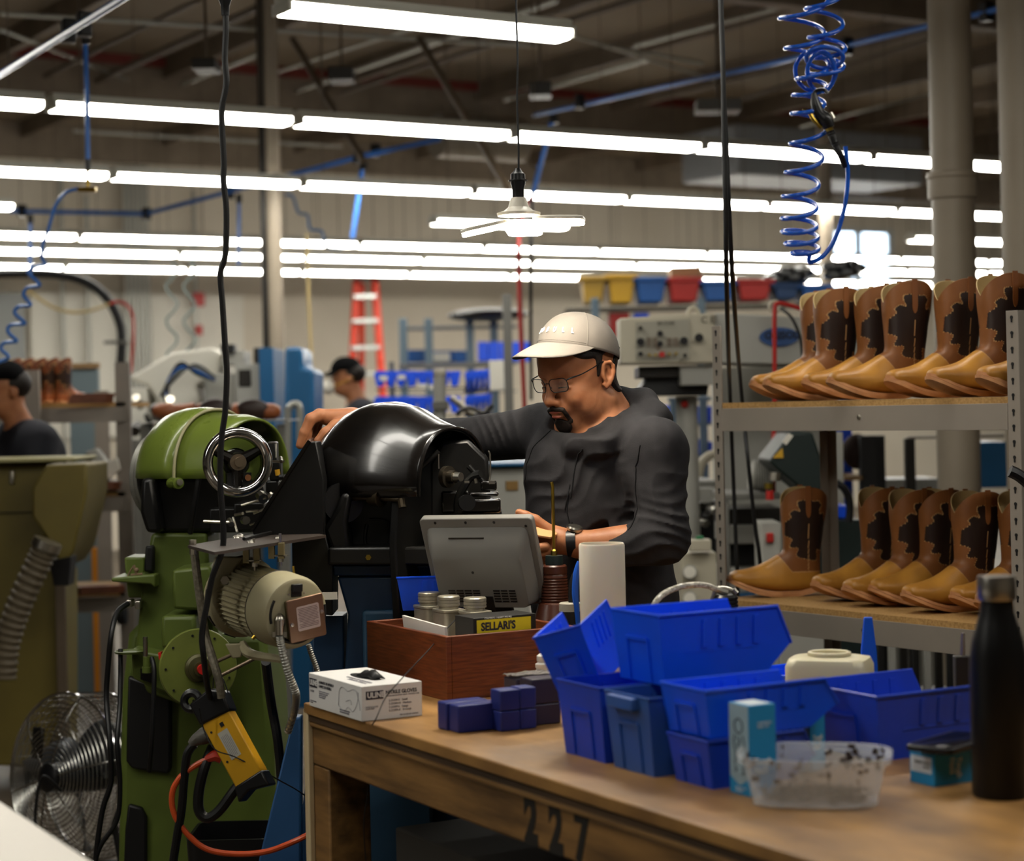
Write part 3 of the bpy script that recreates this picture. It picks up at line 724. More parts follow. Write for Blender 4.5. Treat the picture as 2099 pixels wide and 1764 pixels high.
# ---- blue nail boxes
M_sky = mat('sky_blue_card', '1685bd', .5); M_pale = mat('pale_blue_card', '8fa8b5', .5); M_wt = mat('white_label', 'c9d3da', .5)
def nailbox(M, lab, L=.052, W=.048, H=.134):
    t = top('nail_box', lab, 'box', M, 'blue cardboard boxes of nails')
    obj('carton', MB().bx((-L,0,0), (0,W,H)), M_sky, t, bevel=.0008)
    obj('side_print', plate([(-L*.96,H*.995),(-L*.04,H*.995),(-L*.04,H*.2),(-L*.5,H*.1),(-L*.96,H*.2)], -.0006, .0), M_pale, t)
    obj('top_label', MB().bx((-L*.9,.006,H), (-L*.1,W-.006,H+.0006)), M_wt, t)
    d = MB(); k = L*.5       # line drawing of a hand
    for pl in ([(0,.09),(-.008,.095),(-.01,.105),(-.004,.112),(.004,.112),(.01,.105),(.008,.095),(0,.09)], [(-.01,.088),(-.013,.075),(-.008,.06),(-.011,.045)], [(.01,.088),(.014,.075),(.010,.06),(.012,.04)], [(-.005,.084),(.004,.08),(-.004,.072),(.005,.066),(-.003,.06)], [(-.011,.042),(-.006,.036),(-.012,.034)], [(.007,.04),(.012,.034),(.006,.03)]):
        d.tube([(-k+a, -.001, z*H/.134) for a, z in pl], .0009, 5, sub=3)
    obj('line_drawing', d, G_ink, t)
    text('lettering', 'Tough\nNails', Matrix.Translation((.0005, W*.16, H*.33)) @ SD, .0135, M_wt, t, bold=.0002, sx=.9)
    text('lettering', 'UNIVERSAL\nNAIL CO', Matrix.Translation((.0005, W*.3, H*.78)) @ SD, .0052, M_wt, t)
    text('lettering', 'PRODUCT OF\nNORWAY', Matrix.Translation((-L*.7,-.0008,H*.06)) @ FR, .0042, M_wt, t)
    return t
nailbox(on(1539, 1634), 'upright sky blue box of nails in front of the bins, nearest to us')
nailbox(on(1663, 1583, 0, 24), 'upright sky blue box of nails reading Tough Nails between jug and bins')
qt = on(1916, 1613); Mt = qt @ Matrix(((1,0,0,0),(0,0,1,0),(0,-1,0,.048),(0,0,0,1)))
nb3 = nailbox(qt @ Matrix.Translation((0,0,.048)) @ Matrix.Rotation(rad(-90), 4, 'X'), 'sky blue box of nails lying flat under the phone', .055, .048, .125)
obj('end_label', MB().bx((-.052,.006,-.0006), (-.006,.03,.0)), M_wt, nb3, label='white end label')
text('lettering', 'HAND MADE\nNAILS', Matrix.Translation((-.008,.018,-.0008)) @ Matrix.Rotation(rad(180), 4, 'Z') @ Matrix.Rotation(rad(180), 4, 'X') @ Matrix.Rotation(rad(180), 4, 'Z'), .006, G_ink, nb3, align='RIGHT')
ph = qt @ Matrix.Translation((-.018,.052,.0545)) @ Matrix.Rotation(rad(20), 4, 'Z')
pt = top('phone', 'dark smartphone lying on the flat blue nail box', 'phone', ph)
obj('phone_case', MB().prism(rrect(.078,.155,.012), 0, .009), M_blk, pt, bevel=.002)
obj('phone_screen', MB().prism(rrect(.068,.145,.008), .009, .0094), mat('screen_glass', '0a0d12', .08, spec=.6), pt)
# ---- translucent tub
M_tub = mat('translucent_tub', 'e6eaee', .25, trans=.2, ior=1.1, alpha=.32)
tb = on(1688, 1666); tt = top('plastic_tub', 'translucent oval plastic tub of nails at the front of the bench', 'tub', yawm(tb.translation + Vector((0,.072,0)), -12) @ Matrix.Diagonal((1.1,1.1,.9,1)))
def rr(w, d, z, p=3.2, n=48):
    o = []
    for i in range(n):
        a = 2*math.pi*i/n; c = math.cos(a); s_ = math.sin(a)
        o.append((w/2*math.copysign(abs(c)**(2/p), c), d/2*math.copysign(abs(s_)**(2/p), s_), z))
    return o
obj('tub_wall', MB().loft([rr(.150,.105,.0), rr(.162,.115,.003), rr(.186,.135,.07), rr(.2,.148,.071), rr(.202,.150,.082), rr(.196,.144,.0825), rr(.184,.132,.078), rr(.158,.111,.006)]), M_tub, tt, smooth=50)
st_ = MB(); random.seed(11)
for i in range(60):
    a = random.uniform(0, 2*math.pi); z = random.uniform(.045,.08); w_, d_ = .182/2+ (z-.07)*.17, .13/2+(z-.07)*.15
    if math.sin(a) < .1 and random.random() < .6: a = random.uniform(.3, 2.2)
    c = math.cos(a); s_ = math.sin(a); e = 2/3.2
    st_.ell((w_*math.copysign(abs(c)**e,c)*.985, d_*math.copysign(abs(s_)**e,s_)*.985, z), (random.uniform(.001,.006), .0008, random.uniform(.001,.006)), n=8, k=5)
obj('stain', st_, mat('brown_stain', '2b1813', .6), tt, label='dark brown glue smears on the inner wall', kind='stuff')
nn = MB(MAT[tt.name])
for i in range(260):
    a = random.uniform(0, 6.28); r_ = random.random()**.5; x, y = .068*r_*math.cos(a), .045*r_*math.sin(a); z = .008+.02*random.random()*(1-.3*r_)
    b_ = Vector((random.uniform(-1,1), random.uniform(-1,1), random.uniform(-.4,.4))).normalized()*random.uniform(.006,.011)
    nn.cyl(Vector((x,y,z))-b_, Vector((x,y,z))+b_, .0011, n=5)
tag(obj('loose_nails', nn, mat('nail_steel', '4a463d', .45, metal=.5)), 'heap of small loose nails and shavings inside the translucent tub', 'nails', kind='stuff')
# ---- water bottle
wb = on(2066, 1642); wbp = wb.translation + Vector((0,.04,0)); wq2 = top('water_bottle', 'matt black steel water bottle with a silver cap at the right edge', 'bottle', yawm(wbp, 0))
R_ = .041
obj('bottle_body', MB().lathe([(0,0),(R_*.93,0),(R_,.006),(R_,.175),(R_*.985,.2),(R_*.9,.225),(R_*.72,.25),(R_*.6,.268),(R_*.56,.285),(0,.285)], n=48), mat('matt_black_coat', '0b0b0c', .38, spec=.35), wq2, smooth=60)
obj('cap', MB().lathe([(0,.2855),(R_*.66,.2855),(R_*.68,.288),(R_*.68,.312),(R_*.64,.32),(0,.322)], n=40), mat('brushed_steel', 'b0aca4', .28, metal=1), wq2)
# ---- cream jug
jq = on(1712, 1492, 0, 0); zt = .105; jt = top('plastic_jug', 'cream plastic jug with an open neck behind the blue bins', 'jug', yawm(hit(1703, 1475, ZB), -20))
m = MB(); m.loft([rr(.14,.11,.002,6), rr(.15,.115,.01,6), rr(.15,.115,.10,6), rr(.14,.105,.113,5), rr(.105,.08,.117,3)], cap=True); obj('jug_body', m, mat('cream_plastic', 'c5bd9e', .4, sub=.1), jt, smooth=50)
obj('neck', MB().lathe([(.031,.117),(.034,.118),(.034,.1235),(.031,.125),(.028,.1235),(.028,.118)], n=32, sx=1.15), bpy.data.materials['cream_plastic'], jt)
# blue putty handle and steel awl behind
bp = hit(1783, 1440, ZB)
single('plastic_spatula', MB().loft([[(bp.x+x*w_, bp.y+y*.4*w_, z) for x, y in ((-1,-1),(1,-1),(1,1),(-1,1))] for z, w_ in ((ZB+.001,.016),(ZB+.07,.0155),(ZB+.10,.0145),(P(1783,1280,bp.y).z,.0095),(P(1783,1264,bp.y).z,.008))]), mat('bright_blue_plastic', '0a4fc0', .4), 'tall tapered blue plastic handle standing behind the jug', 'spatula', bevel=.002)
ap = hit(1974, 1475, ZB); at = top('steel_punch', 'dark steel punch with a pointed pin beside the black bottle', 'punch', yawm(ap, 0))
obj('punch_block', MB().bx((-.014,-.012,.0), (.014,.012,P(1974,1343,ap.y).z-ZB)), M_dark, at, bevel=.002)
obj('pin', MB().cyl((.002,0,P(1974,1343,ap.y).z-ZB), (.003,0,P(1974,1297,ap.y).z-ZB), .0048, .0032, 10), M_steel, at)
# ---- spray gun with braided hose and black ribbed bottle
D = 3.72; kb = hit(1490, 1436, ZB); D = kb.y
kt = top('spray_gun', 'black ribbed bottle with metal trigger and clear hose behind the bins', 'spray gun', yawm((P(1490,1300,D).x, D, ZB), 0))
zk = P(1490,1250,D).z - ZB
pf = [(0,0),(.024,0),(.024,zk-.012)]
for i in range(5): pf += [(.0215, zk-.01+i*.0075), (.0235, zk-.008+i*.0075), (.0235, zk-.0045+i*.0075)]
pf += [(.019, zk+.03), (0, zk+.03)]
obj('bottle_body', MB().lathe(pf, n=24), M_blk, kt)
m = MB(); m.tube([P(1455,1245,D), P(1462,1222,D), P(1470,1207,D), P(1490,1206,D), P(1507,1214,D)], .0045, 8, sub=4); m.tube([P(1470,1207,D), P(1482,1212,D), P(1492,1214,D)], .007, 8); m.cyl(P(1502,1208,D), P(1510,1216,D), .006)
obj('trigger', m, M_steel, kt, w=True)
m = MB(); m.tube([P(1330,1262,D-.1), P(1345,1232,D-.1), P(1365,1214,D-.05), P(1395,1202,D), P(1425,1198,D), P(1450,1200,D), P(1470,1208,D)], .006, 10, sub=5)
obj('hose', m, mat('braided_hose', 'c9c5b8', .25, c2='8b877c', scale=120, spec=.7), kt, w=True)
# thin black wire running over wooden box and down the bench front
wp = [P(935,1268,4.0), P(905,1300,3.98), P(880,1330,3.88), P(850,1362,3.8), P(822,1392,3.62), P(790,1430,3.6), P(772,1470,3.58)]
wp += [hit(765,1482,ZB+.004)]
e = C0 + Vector((.486,-.874,0))*.22; 
wp += [P(754,1498,3.70), P(752,1560,3.69), P(754,1620,3.69), P(746,1680,3.69), P(750,1764,3.7), P(760,1830,3.7)]
single('thin_wire', MB().tube(wp, .0011, 5, sub=5), M_black, 'thin black wire running down from the tins over the bench edge', 'wire')
# near table at the lower left
A_ = hit(0,1640,.93); B_ = hit(190,1764,.93); dv = (B_-A_).normalized()
tm = frame(A_ - dv*.45, x=dv, z=(0,0,1)); nt_ = top('side_table', 'pale tabletop cutting across the bottom left corner', 'table', tm)
obj('table_top', MB().bx((0,-.8,-.03), (1.35,0,0)), mat('cream_laminate', 'ddd6cb', .45), nt_, bevel=.004)
for x in (.05, 1.27):
    for y in (-.77, -.07): obj('leg', MB().bx((x,y,-.93), (x+.04,y+.04,-.03)), M_grey, nt_)
# ================================================================ stitching machines and motor
M_gloss = mat('black_enamel', '070707', .2, c2='120e0b', scale=4, spec=.45, coat=.25, rvar=.08)
M_satin = mat('black_satin', '0b0b0b', .38, spec=.4, c2='12110f', scale=6)
M_blue = mat('blue_stand_paint', '1d3a58', .45, c2='18304a', scale=4)
M_green = mat('green_enamel', '6a7a2f', .3, c2='5b6928', scale=5, detail=6, coat=.3, rvar=.1)
M_green2 = mat('worn_green_paint', '5c6b2a', .45, c2='444f1f', scale=4, detail=7, contrast=(.35,.8), bump=.1, bscale=40)
M_chrome = mat('polished_chrome', 'c9c9c9', .12, metal=1)
M_edge = mat('worn_edge', '8f8a68', .4)
M_motor = mat('cream_motor_paint', 'a49c7d', .42, c2='8f876a', scale=7, detail=6, contrast=(.3,.75))
M_brass = bpy.data.materials['brass']
def LP(D0, x0=CX, y0=CY):
    s = D0/F
    return lambda px, py, dy=0: P(px, py, D0+dy)
def hood(M, rings, n=18):
    "helmet cover: rings = (t along axis, half width, top height, exponent); open below, origin at base"
    R = []
    for t, hw, h, *e in rings:
        e = e[0] if e else 2.3; r = []
        for i in range(n+1):
            a = math.pi*i/n; c = math.cos(a); q = math.sin(a)
            r.append((t, hw*math.copysign(abs(c)**(2/e), c), h*abs(q)**(2/e)))
        R.append(r)
    return R
# ---- black stitching machine --------------------------------------------------
D = 4.32; s_ = D/F
base = P(930, 1012, D); bm = frame(base, x=(-.78,.62,0), z=(0,0,1))     # local x: from the front opening towards the back left
floorz = -base.z
kt = top('stitching_machine', 'black domed sole stitching machine on a blue steel stand, the man reaching over it', 'machine', bm)
H0 = P(930,880,D).z-base.z
rg = [(0,.115,H0,2.3),(.006,.121,H0+.006,2.3),(.03,.128,H0+.014,2.3),(.07,.138,.170,2.3),(.12,.149,.196,2.25),(.17,.157,.208,2.2),(.22,.160,.206,2.15),(.265,.158,.193,2.1),(.305,.150,.168,2.0),(.335,.135,.135,2.0),(.356,.11,.1,2),(.368,.07,.06,2),(.372,.004,.01,2)]
obj('dome_cover', MB().loft(hood(None, rg, 24), cap=False, closed=False), M_gloss, kt, solid=.006, smooth=80)
obj('cover_rim', MB().tube([(-.002,.119*math.copysign(abs(math.cos(a))**(2/2.3), math.cos(a)), (H0+.003)*abs(math.sin(a))**(2/2.3)) for a in [math.pi*i/26 for i in range(27)]], .004, 8), M_gloss, kt)
# slot near the cover foot
obj('slot', MB().box((.262,.15,.03), (.022,.02,.07)), M_black, kt, bevel=.006)
# hand-side disc behind the dome and grey belt pulley
obj('pulley', MB().lathe([(0,0),(.115,0),(.12,.006),(.112,.014),(.12,.022),(.115,.028),(0,.028)], frame((.350,-.03,.03), z=(1,0,0)), 36), M_steel, kt)
def cw(px, py, dy=0): return P(px, py, D+dy)
# shaft in the opening
ax = (bm.to_3x3() @ Vector((-1,0,0)))
m = MB(); c = cw(913,977,-.03); m.cyl(c, c+ax*.012, .024, n=28); m.cyl(c+ax*.01, c+ax*.028, .014, n=24); obj('shaft_collar', m, mat('oily_steel','4a443a',.35,metal=.8), kt, w=True)
obj('main_shaft', MB().cyl(c+ax*.02, c+ax*.045, .0105, .0098, 20), M_steel, kt, w=True)
# inner frame plate, bell crank, cam arms
m = MB(); m.prism([(-.115,-.33),(.12,-.33),(.13,-.1),(.118,.0),(.1,.08),(0,.115),(-.1,.08),(-.118,0),(-.11,-.1)], 0, .02, frame((.06,0,0), x=(0,1,0), z=(1,0,0), y=None)); obj('front_frame', m, M_satin, kt, bevel=.004)
def poly_xz(pts, D1, th):
    v = [P(a, b, D1) for a, b in pts]; w_ = [p + Vector((0,th,0)) for p in v]; n = len(v)
    return MB().add([*v, *w_], [list(range(n)), [n+i for i in range(n)][::-1]] + [(i,n+i,n+(i+1)%n,(i+1)%n) for i in range(n)])
obj('side_frame', poly_xz([(668,1010),(720,1015),(800,1008),(872,1005),(905,960),(930,1000),(900,1080),(885,1158),(680,1158),(668,1110),(662,1060)], D+.08, .16), M_satin, kt, w=True, bevel=.006)
obj('head_casting', poly_xz([(880,950),(905,905),(960,900),(1000,940),(1003,985),(1000,1010),(1028,1050),(1032,1160),(880,1160)], D+.03, .14), M_satin, kt, w=True, bevel=.008)
obj('web_plate', poly_xz([(662,1085),(690,1040),(700,1010),(722,1010),(712,1070),(722,1158),(690,1158)], D-.02, .10), M_satin, kt, w=True, bevel=.01)
# the arched window of the casting
m = MB(); m.tube([P(a,b,D+.075) for a,b in [(752,1075),(748,1100),(752,1118),(770,1132),(794,1133)]], .004, 6, sub=3); m.tube([P(a,b,D+.075) for a,b in [(797,1130),(797,1078),(792,1068),(778,1064),(756,1064)]], .0022, 6, sub=3); obj('window_edge', m, M_satin, kt, w=True)
obj('flat_base', poly_xz([(672,1122),(905,1120),(935,1105),(1035,1110),(1035,1160),(672,1158)], D-.04, .24), M_satin, kt, w=True, bevel=.006)
obj('base_bolt', MB().cyl(cw(755,1142,-.045), cw(755,1142,-.035), .0065, n=6), M_brass, kt, w=True)
# lever shaft across the casting
m = MB(); m.cyl(cw(652,1017,.04), cw(762,1019,-.02), .0085); m.cyl(cw(762,1019,-.02), cw(782,1021,-.04), .018, .02); m.cyl(cw(782,1021,-.04), cw(820,1024,-.07), .006, n=12); m.tube([cw(822,1022,-.07), cw(825,1040,-.075)], .009, 10); obj('crank_lever', m, mat('oily_bronze','3b3224',.35,metal=.7), kt, w=True)
obj('ratchet_disc', MB().cyl(cw(700,1030,.02), cw(704,1030,-.0), .045, n=32), M_satin, kt, w=True)
# stitching head at the right
m = MB()
for (a,b,c1,d1,e0,th) in ((958,1022,1026,1052,-.06,.05),(962,1008,1022,1018,-.05,.05),(985,985,1018,1006,-.03,.04),(905,1005,962,1052,-.02,.1)):
    p0, p1 = cw(a,d1,e0), cw(c1,b,e0); m.bx((p0.x,p0.y,p0.z), (p1.x,p0.y+th,p1.z))
obj('stitching_head', m, M_gloss, kt, w=True, bevel=.006)
m = MB(); m.tube([cw(938,1052,-.02), cw(940,1020,-.02), cw(955,990,-.02), cw(968,975,-.02), cw(985,970,-.03)], .009, 8, sub=3); m.cyl(cw(955,1030,-.05), cw(958,1030,-.08), .018, n=20); m.cyl(cw(860,960,-.02), cw(900,925,-.02), .006); m.cyl(cw(960,955,-.02), cw(1002,1000,-.02), .006)
obj('linkage', m, M_satin, kt, w=True)
m = MB(); m.tube([cw(1000,925,-.02), cw(1004,930,-.02), cw(1005,972,-.02), cw(1002,985,-.02)], .0022, 6, sub=2); m.bx(cw(952,990,-.06), cw(962,985,-.05)); m.bx(cw(1002,992,-.05), cw(1014,984,-.04)); m.cyl(cw(899,960,-.05), cw(899,930,-.05), .0018)
m.cyl(cw(972,970,-.02), cw(976,990,-.02), .005)
obj('needle_bar', m, M_steel, kt, w=True)
# belt guard: black sheet box to the left
gd = [(640,898),(652,902),(668,1000),(672,1100),(520,1092),(512,1100)]
obj('belt_guard', poly_xz([(634,905),(648,905),(664,985),(664,1098),(520,1098),(517,1088)], D-.05, .11), M_satin, kt, w=True, bevel=.003)
obj('guard_edge', MB().tube([cw(516,1088,-.055), cw(634,904,-.055), cw(640,900,0.03)], .0045, 6), M_gloss, kt, w=True)
obj('belt_guard', poly_xz([(598,1098),(666,1090),(682,1155),(682,1262),(600,1250)], D-.02, .14), M_satin, kt, w=True, bevel=.003, label='lower black sheet of the belt guard')
# blue stand
m = MB()
def ring(px0, px1, py, d0, d1): a, b_ = P(px0,py,D), P(px1,py,D); return [(a.x,D+d0,a.z),(b_.x,D+d0,b_.z),(b_.x,D+d1,b_.z),(a.x,D+d1,a.z)]
obj('stand_top', MB().loft([ring(684,930,1180,-.0,.34), ring(682,934,1158,-.01,.35)]), M_blue, kt, w=True, bevel=.004)
obj('stand_column', MB().loft([ring(640,1010,2140,-.02,.4), ring(690,960,1700,.0,.36), ring(712,925,1260,.01,.33), ring(690,930,1181,.01,.33)]), M_blue, kt, w=True, bevel=.006)
obj('stand_foot', MB().bx((P(560,2200,D).x, D-.16, 0), (P(1060,2200,D).x, D+.4, .05)), M_blue, kt, w=True, bevel=.01)
a = P(745,1247,D+.03); b2 = P(880,1247,D+.03)
obj('side_cabinet', MB().bx((a.x, D-.02, .05), (b2.x, D+.22, a.z)), mat('dull_blue_paint','2b4d68',.5), kt, w=True, bevel=.008)
obj('sloping_leg', poly_xz([(600,1470),(616,1470),(616,1800),(560,2100),(480,2100),(530,1764)], D+.0, .05), mat('mid_blue_paint','27507e',.45), kt, w=True, bevel=.004)
obj('stand_wing', poly_xz([(640,1262),(705,1262),(705,2100),(560,2100),(640,1500)], D+.12, .1), M_blue, kt, w=True, bevel=.004)
obj('paper_tag', MB().box(cw(668,1221,-.06), (.05,.003,.016)), M_white, kt, w=True, label='white folded paper tucked in the stand')
# motor platform
D2 = 4.02
def mp(px, py, dy=0): return P(px, py, D2+dy)
zt = mp(440,1130).z
def onz(px, py, z): return hit(px, py, z)
pt_ = top('motor_bracket', 'dark flat steel plate with bolts carrying the cream motor', 'bracket', mp(520,1110))
pz = mp(388,1115).z
poly = [hit(385,1117,pz), hit(440,1131,pz), hit(668,1096,pz), hit(590,1082,pz)]
m = MB(); n = 4; m.add([*poly, *[p-Vector((0,0,.006)) for p in poly]], [(0,1,2,3),(7,6,5,4)] + [(i,4+i,4+(i+1)%4,(i+1)%4) for i in range(4)])
obj('plate', m, mat('dark_plate', '382e28', .5, c2='2a231e', scale=8), pt_, w=True)
m = MB(); q = [hit(500,1108,pz+.001), hit(600,1084,pz+.001)]; m.tube([q[0]+Vector((0,0,.004)), q[1]+Vector((0,0,.004))], .004, 6); obj('plate_lip', m, M_satin, pt_, w=True)
for i, (a_, b_) in enumerate(((485,1102),(514,1112),(570,1103),(575,1083),(492,1099))):
    p = hit(a_, b_, pz); obj('bolt', MB().lathe([(0,0),(.009,0),(.008,.003),(.003,.006),(0,.006)], frame(p), 16), M_steel, pt_, w=True)
p = hit(395,1116,pz); obj('bolt', MB().cyl(p+Vector((0,0,.0)), p+Vector((0,0,.010)), .0075, n=6), M_steel, pt_, w=True); obj('nut', MB().cyl(p+Vector((0,0,-.02)), p+Vector((0,0,-.007)), .007, n=6), M_steel, pt_, w=True)
for a_ in (505, 527, 557, 577):
    p = mp(a_+9, 1137 if a_ < 550 else 1128, -.0); obj('spacer_block', MB().box((p.x-.009,p.y,p.z), (.012,.02,.032)), M_brass if False else mat_sp if 'mat_sp' in globals() else globals().setdefault('mat_sp', mat('zinc_spacer','8c7f5b',.4,metal=.6)), pt_, w=True)
for a_, b_ in ((521,1148),(575,1138)):
    p = mp(a_, b_); m = MB(); m.cyl(p+Vector((0,0,.045)), p+Vector((0,0,-.022)), .0028, n=8); m.cyl(p+Vector((0,0,-.004)), p+Vector((0,0,-.013)), .0065, n=6); m.box(p, (.03,.02,.002)); obj('stud', m, M_steel, pt_, w=True)
# motor
mf_ = mp(608,1257,-.10); mb_ = mp(487,1219,.10); axm = (mf_-mb_).normalized(); mM = frame(mb_, z=axm, x=(1,0,0)); Lm = (mf_-mb_).length; R0 = .073
mo_ = top('electric_motor', 'cream finned electric motor hanging under the steel plate', 'motor', mM)
obj('rear_bell', MB().lathe([(0,-.01),(.05,-.01),(R0*1.1,.0),(R0*1.16,.012),(R0*1.16,.034),(R0*.98,.045),(0,.045)], n=40), M_motor, mo_, bevel=.002)
m = MB(); nf = 44; r0, r1 = R0*.93, R0*1.01; ringp = []
for i in range(nf*4):
    a_ = 2*math.pi*i/(nf*4); r = r1 if (i % 4) in (0,) else r0
    ringp.append((r*math.cos(a_), r*math.sin(a_)))
m.loft([[(x,y,z) for x, y in ringp] for z in (.04, Lm*.70)]); obj('finned_housing', m, M_motor, mo_, smooth=0)
obj('front_bell', MB().lathe([(0,Lm*.69),(R0*1.04,Lm*.69),(R0*1.05,Lm*.72),(R0*1.03,Lm*.93),(R0*.96,Lm*.99),(R0*.9,Lm),(0,Lm)], n=48), M_motor, mo_)
obj('seam', MB().torus((0,0,Lm*.70), R0*1.04, .0014), M_dark, mo_)
for k in range(7):
    a_ = rad(95+k*38); m = MB(); m.box((0,0,0), (.008,.026,.004), Matrix.Rotation(a_,4,'Z') @ Matrix.Translation((R0*1.16,0,.022)) @ Matrix.Rotation(rad(90),4,'Y')); obj('vent_slot', m, M_black, mo_, bevel=.0015)
toc = mM.inverted().to_3x3() @ Vector((0,-1,0))
up = mM.inverted().to_3x3() @ Vector((0,0,1)); rt = mM.inverted().to_3x3() @ Vector((1,0,0))
up.z = 0; up.normalize(); rt = up.cross(Vector((0,0,1))); 
if (mM.to_3x3() @ rt).x < 0: rt = -rt
def fm(a, b, z=0): return rt*a + up*b + Vector((0,0,Lm+z))
FM = frame(fm(0,0), x=rt, z=(0,0,1))
obj('front_slot', MB().tube([fm(.058*math.cos(rad(t)), .058*math.sin(rad(t)), .0) for t in range(235,306,10)], .0045, 8), M_black, mo_)
obj('front_slot', MB().tube([fm(.06*math.cos(rad(t)), .06*math.sin(rad(t)), .0) for t in range(150,196,9)], .003, 8), M_black, mo_)
obj('front_slot', MB().tube([fm(.066*math.cos(rad(t)), .066*math.sin(rad(t)), .0) for t in range(-18,14,6)], .003, 8), M_black, mo_)
TB = FM @ Matrix.Translation((.014,-.008,0)) @ Matrix.Rotation(rad(8),4,'Z')
M_cover = mat('zinc_brown_plate', '8c6f5a', .32, metal=.75, c2='7d6350', scale=9)
obj('terminal_box', MB(TB).prism(rrect(.078,.082,.004), 0, .012), mat('olive_metal','6c6240',.4,metal=.5), mo_, bevel=.001)
cv = obj('terminal_cover', MB(TB).prism(rrect(.084,.088,.005), .012, .017), M_cover, mo_, bevel=.0015)
obj('instruction_sticker', MB(TB @ Matrix.Translation((.004,.002,.0172))).prism(rrect(.052,.05,.004), 0, .0004), mat('sticker','b8a29c',.5), mo_)
m = MB(TB @ Matrix.Translation((.004,.002,.0178)))
for i in range(13): m.box((-.001+.001*(i%3), .02-i*.0032, 0), (.044 if i != 9 else .028, .0013, .0002))
obj('sticker_print', m, mat('sticker_ink','6b5552',.6), mo_)
for x in (-.035,.035): obj('screw', MB(TB).lathe([(0,.017),(.0042,.017),(.0036,.0195),(0,.0202)], Matrix.Translation((x, -.006 if x < 0 else .006,0)), 14), M_steel, mo_)
obj('black_cap', MB(FM).box((-.003,.053,.004), (.022,.015,.01)), M_black, mo_, bevel=.001)
obj('rating_plate', MB(FM).box((-.002,.040,.001), (.024,.011,.001)), M_dark, mo_)
for x in (-.019,.017): obj('rivet', MB(FM).cyl((x,.04,0), (x,.04,.0015), .0018, n=8), M_steel, mo_)
obj('side_screw', MB().cyl(Vector((0,0,Lm*.72)) - rt*.055 - up*.052, Vector((0,0,Lm*.72)) - rt*.061 - up*.058, .0035, n=8), M_brass, mo_)
# cable gland and lug
g0 = mp(577,1272,-.14); m = MB(); m.ell(mp(573,1273,-.125), (.012,.012,.016)); m.cyl(mp(573,1270,-.13), mp(573,1300,-.13), .010, .008); m.cyl(mp(560,1300,-.13), mp(586,1300,-.13), .003); m.box(mp(562,1300,-.13), (.006,.006,.01)); m.box(mp(585,1300,-.13), (.006,.006,.01))
obj('cable_gland', m, M_steel, mo_, w=True)
# brackets: front hanger arm and hinge leg
m = MB()
m.loft([[mp(440,1140,.03), mp(500,1140,.03), mp(500,1140,.10), mp(440,1140,.10)], [mp(428,1190,.03), mp(470,1180,.03), mp(470,1180,.10), mp(428,1190,.10)], [mp(430,1215,.02), mp(462,1210,.02), mp(462,1210,.09), mp(430,1215,.09)]])
obj('mounting_arm', m, M_motor, mo_, w=True, bevel=.004)
obj('mounting_bolt', MB().cyl(mp(461,1189,.03), mp(461,1189,.01), .0095, n=6), M_steel, mo_, w=True)
m = MB(); m.tube([mp(497,1318,.02), mp(506,1335,0), mp(525,1343,-.02), mp(560,1348,-.05), mp(585,1352,-.07)], [.008,.011,.010,.009,.008], 8, sub=3); obj('tension_arm', m, M_motor, mo_, w=True)
m = MB(); m.prism([(-.02,0),(.02,0),(.012,-.028),(-.006,-.03)], 0, .012, frame(mp(483,1318,.02), x=(1,0,0), z=(0,-1,0), y=None)); obj('foot_lug', m, M_motor, mo_, w=True, bevel=.002)
obj('tension_rod', MB().tube([mp(601,1160,-.03), mp(603,1175,-.03), mp(608,1190,-.04)], .0025, 6, sub=2), M_brass, mo_, w=True)
# flexible conduits
def flex(pts, r, lab, m_=None):
    t = spline([Vector(p) for p in pts], 26); rs = [r*(1.0 if (i//2) % 2 else .84) for i in range(len(t))]
    return single('flexible_conduit', MB().tube(t, rs, 10), m_ or M_conduit, lab, 'conduit')
flex([mp(573,1302,-.13), mp(578,1330,-.12), mp(588,1370,-.11), mp(600,1402,-.10), mp(607,1425,-.08), mp(604,1455,.02), mp(590,1500,.06)], .0085, 'silver armoured conduit hanging from the motor terminal box')
flex([mp(632,1320,.05), mp(640,1345,.05), mp(650,1372,.05), mp(655,1400,.05), mp(657,1440,.05)], .006, 'thin armoured conduit behind the motor at right')
single('support_tube', MB().tube([mp(398,1128), mp(404,1180), mp(412,1240,.0), mp(421,1300,0), mp(436,1350,-.02), mp(449,1395,-.03), mp(454,1430,-.03)], .0088, 10, sub=4), mat('ribbed_hose', '8b8474', .45, metal=.4, c2='6a6454', scale=140), 'grey flexible tube bending down from the steel plate to the power strip', 'hose')
# ---- green stitching machine ---------------------------------------------------
D = 4.95
def gp(px, py, dy=0): return P(px, py, D+dy)
base = gp(524, 976); gm = frame(base, x=(-.82,.57,0), z=(0,0,1))
gt_ = top('stitching_machine', 'green domed sole stitching machine with a polished handwheel', 'machine', gm)
def zg(py): return gp(500,py).z - base.z
rg = [(0,.13,zg(858),2.2),(.04,.138,zg(852)+.004,2.2),(.10,.15,.158,2.2),(.13,.154,.166,2.2)]
obj('front_cover', MB().loft(hood(None, rg, 24), cap=False, closed=False), M_green, gt_, solid=.006, smooth=80)
rg = [(.131,.158,.172,2.2),(.17,.163,.179,2.2),(.21,.163,.178,2.2),(.25,.156,.170,2.1),(.285,.14,.150,2.0),(.31,.11,.12,2),(.322,.06,.07,2),(.325,.005,.02,2)]
obj('dome_cover', MB().loft(hood(None, rg, 24), cap=False, closed=False), M_green, gt_, solid=.006, smooth=80)
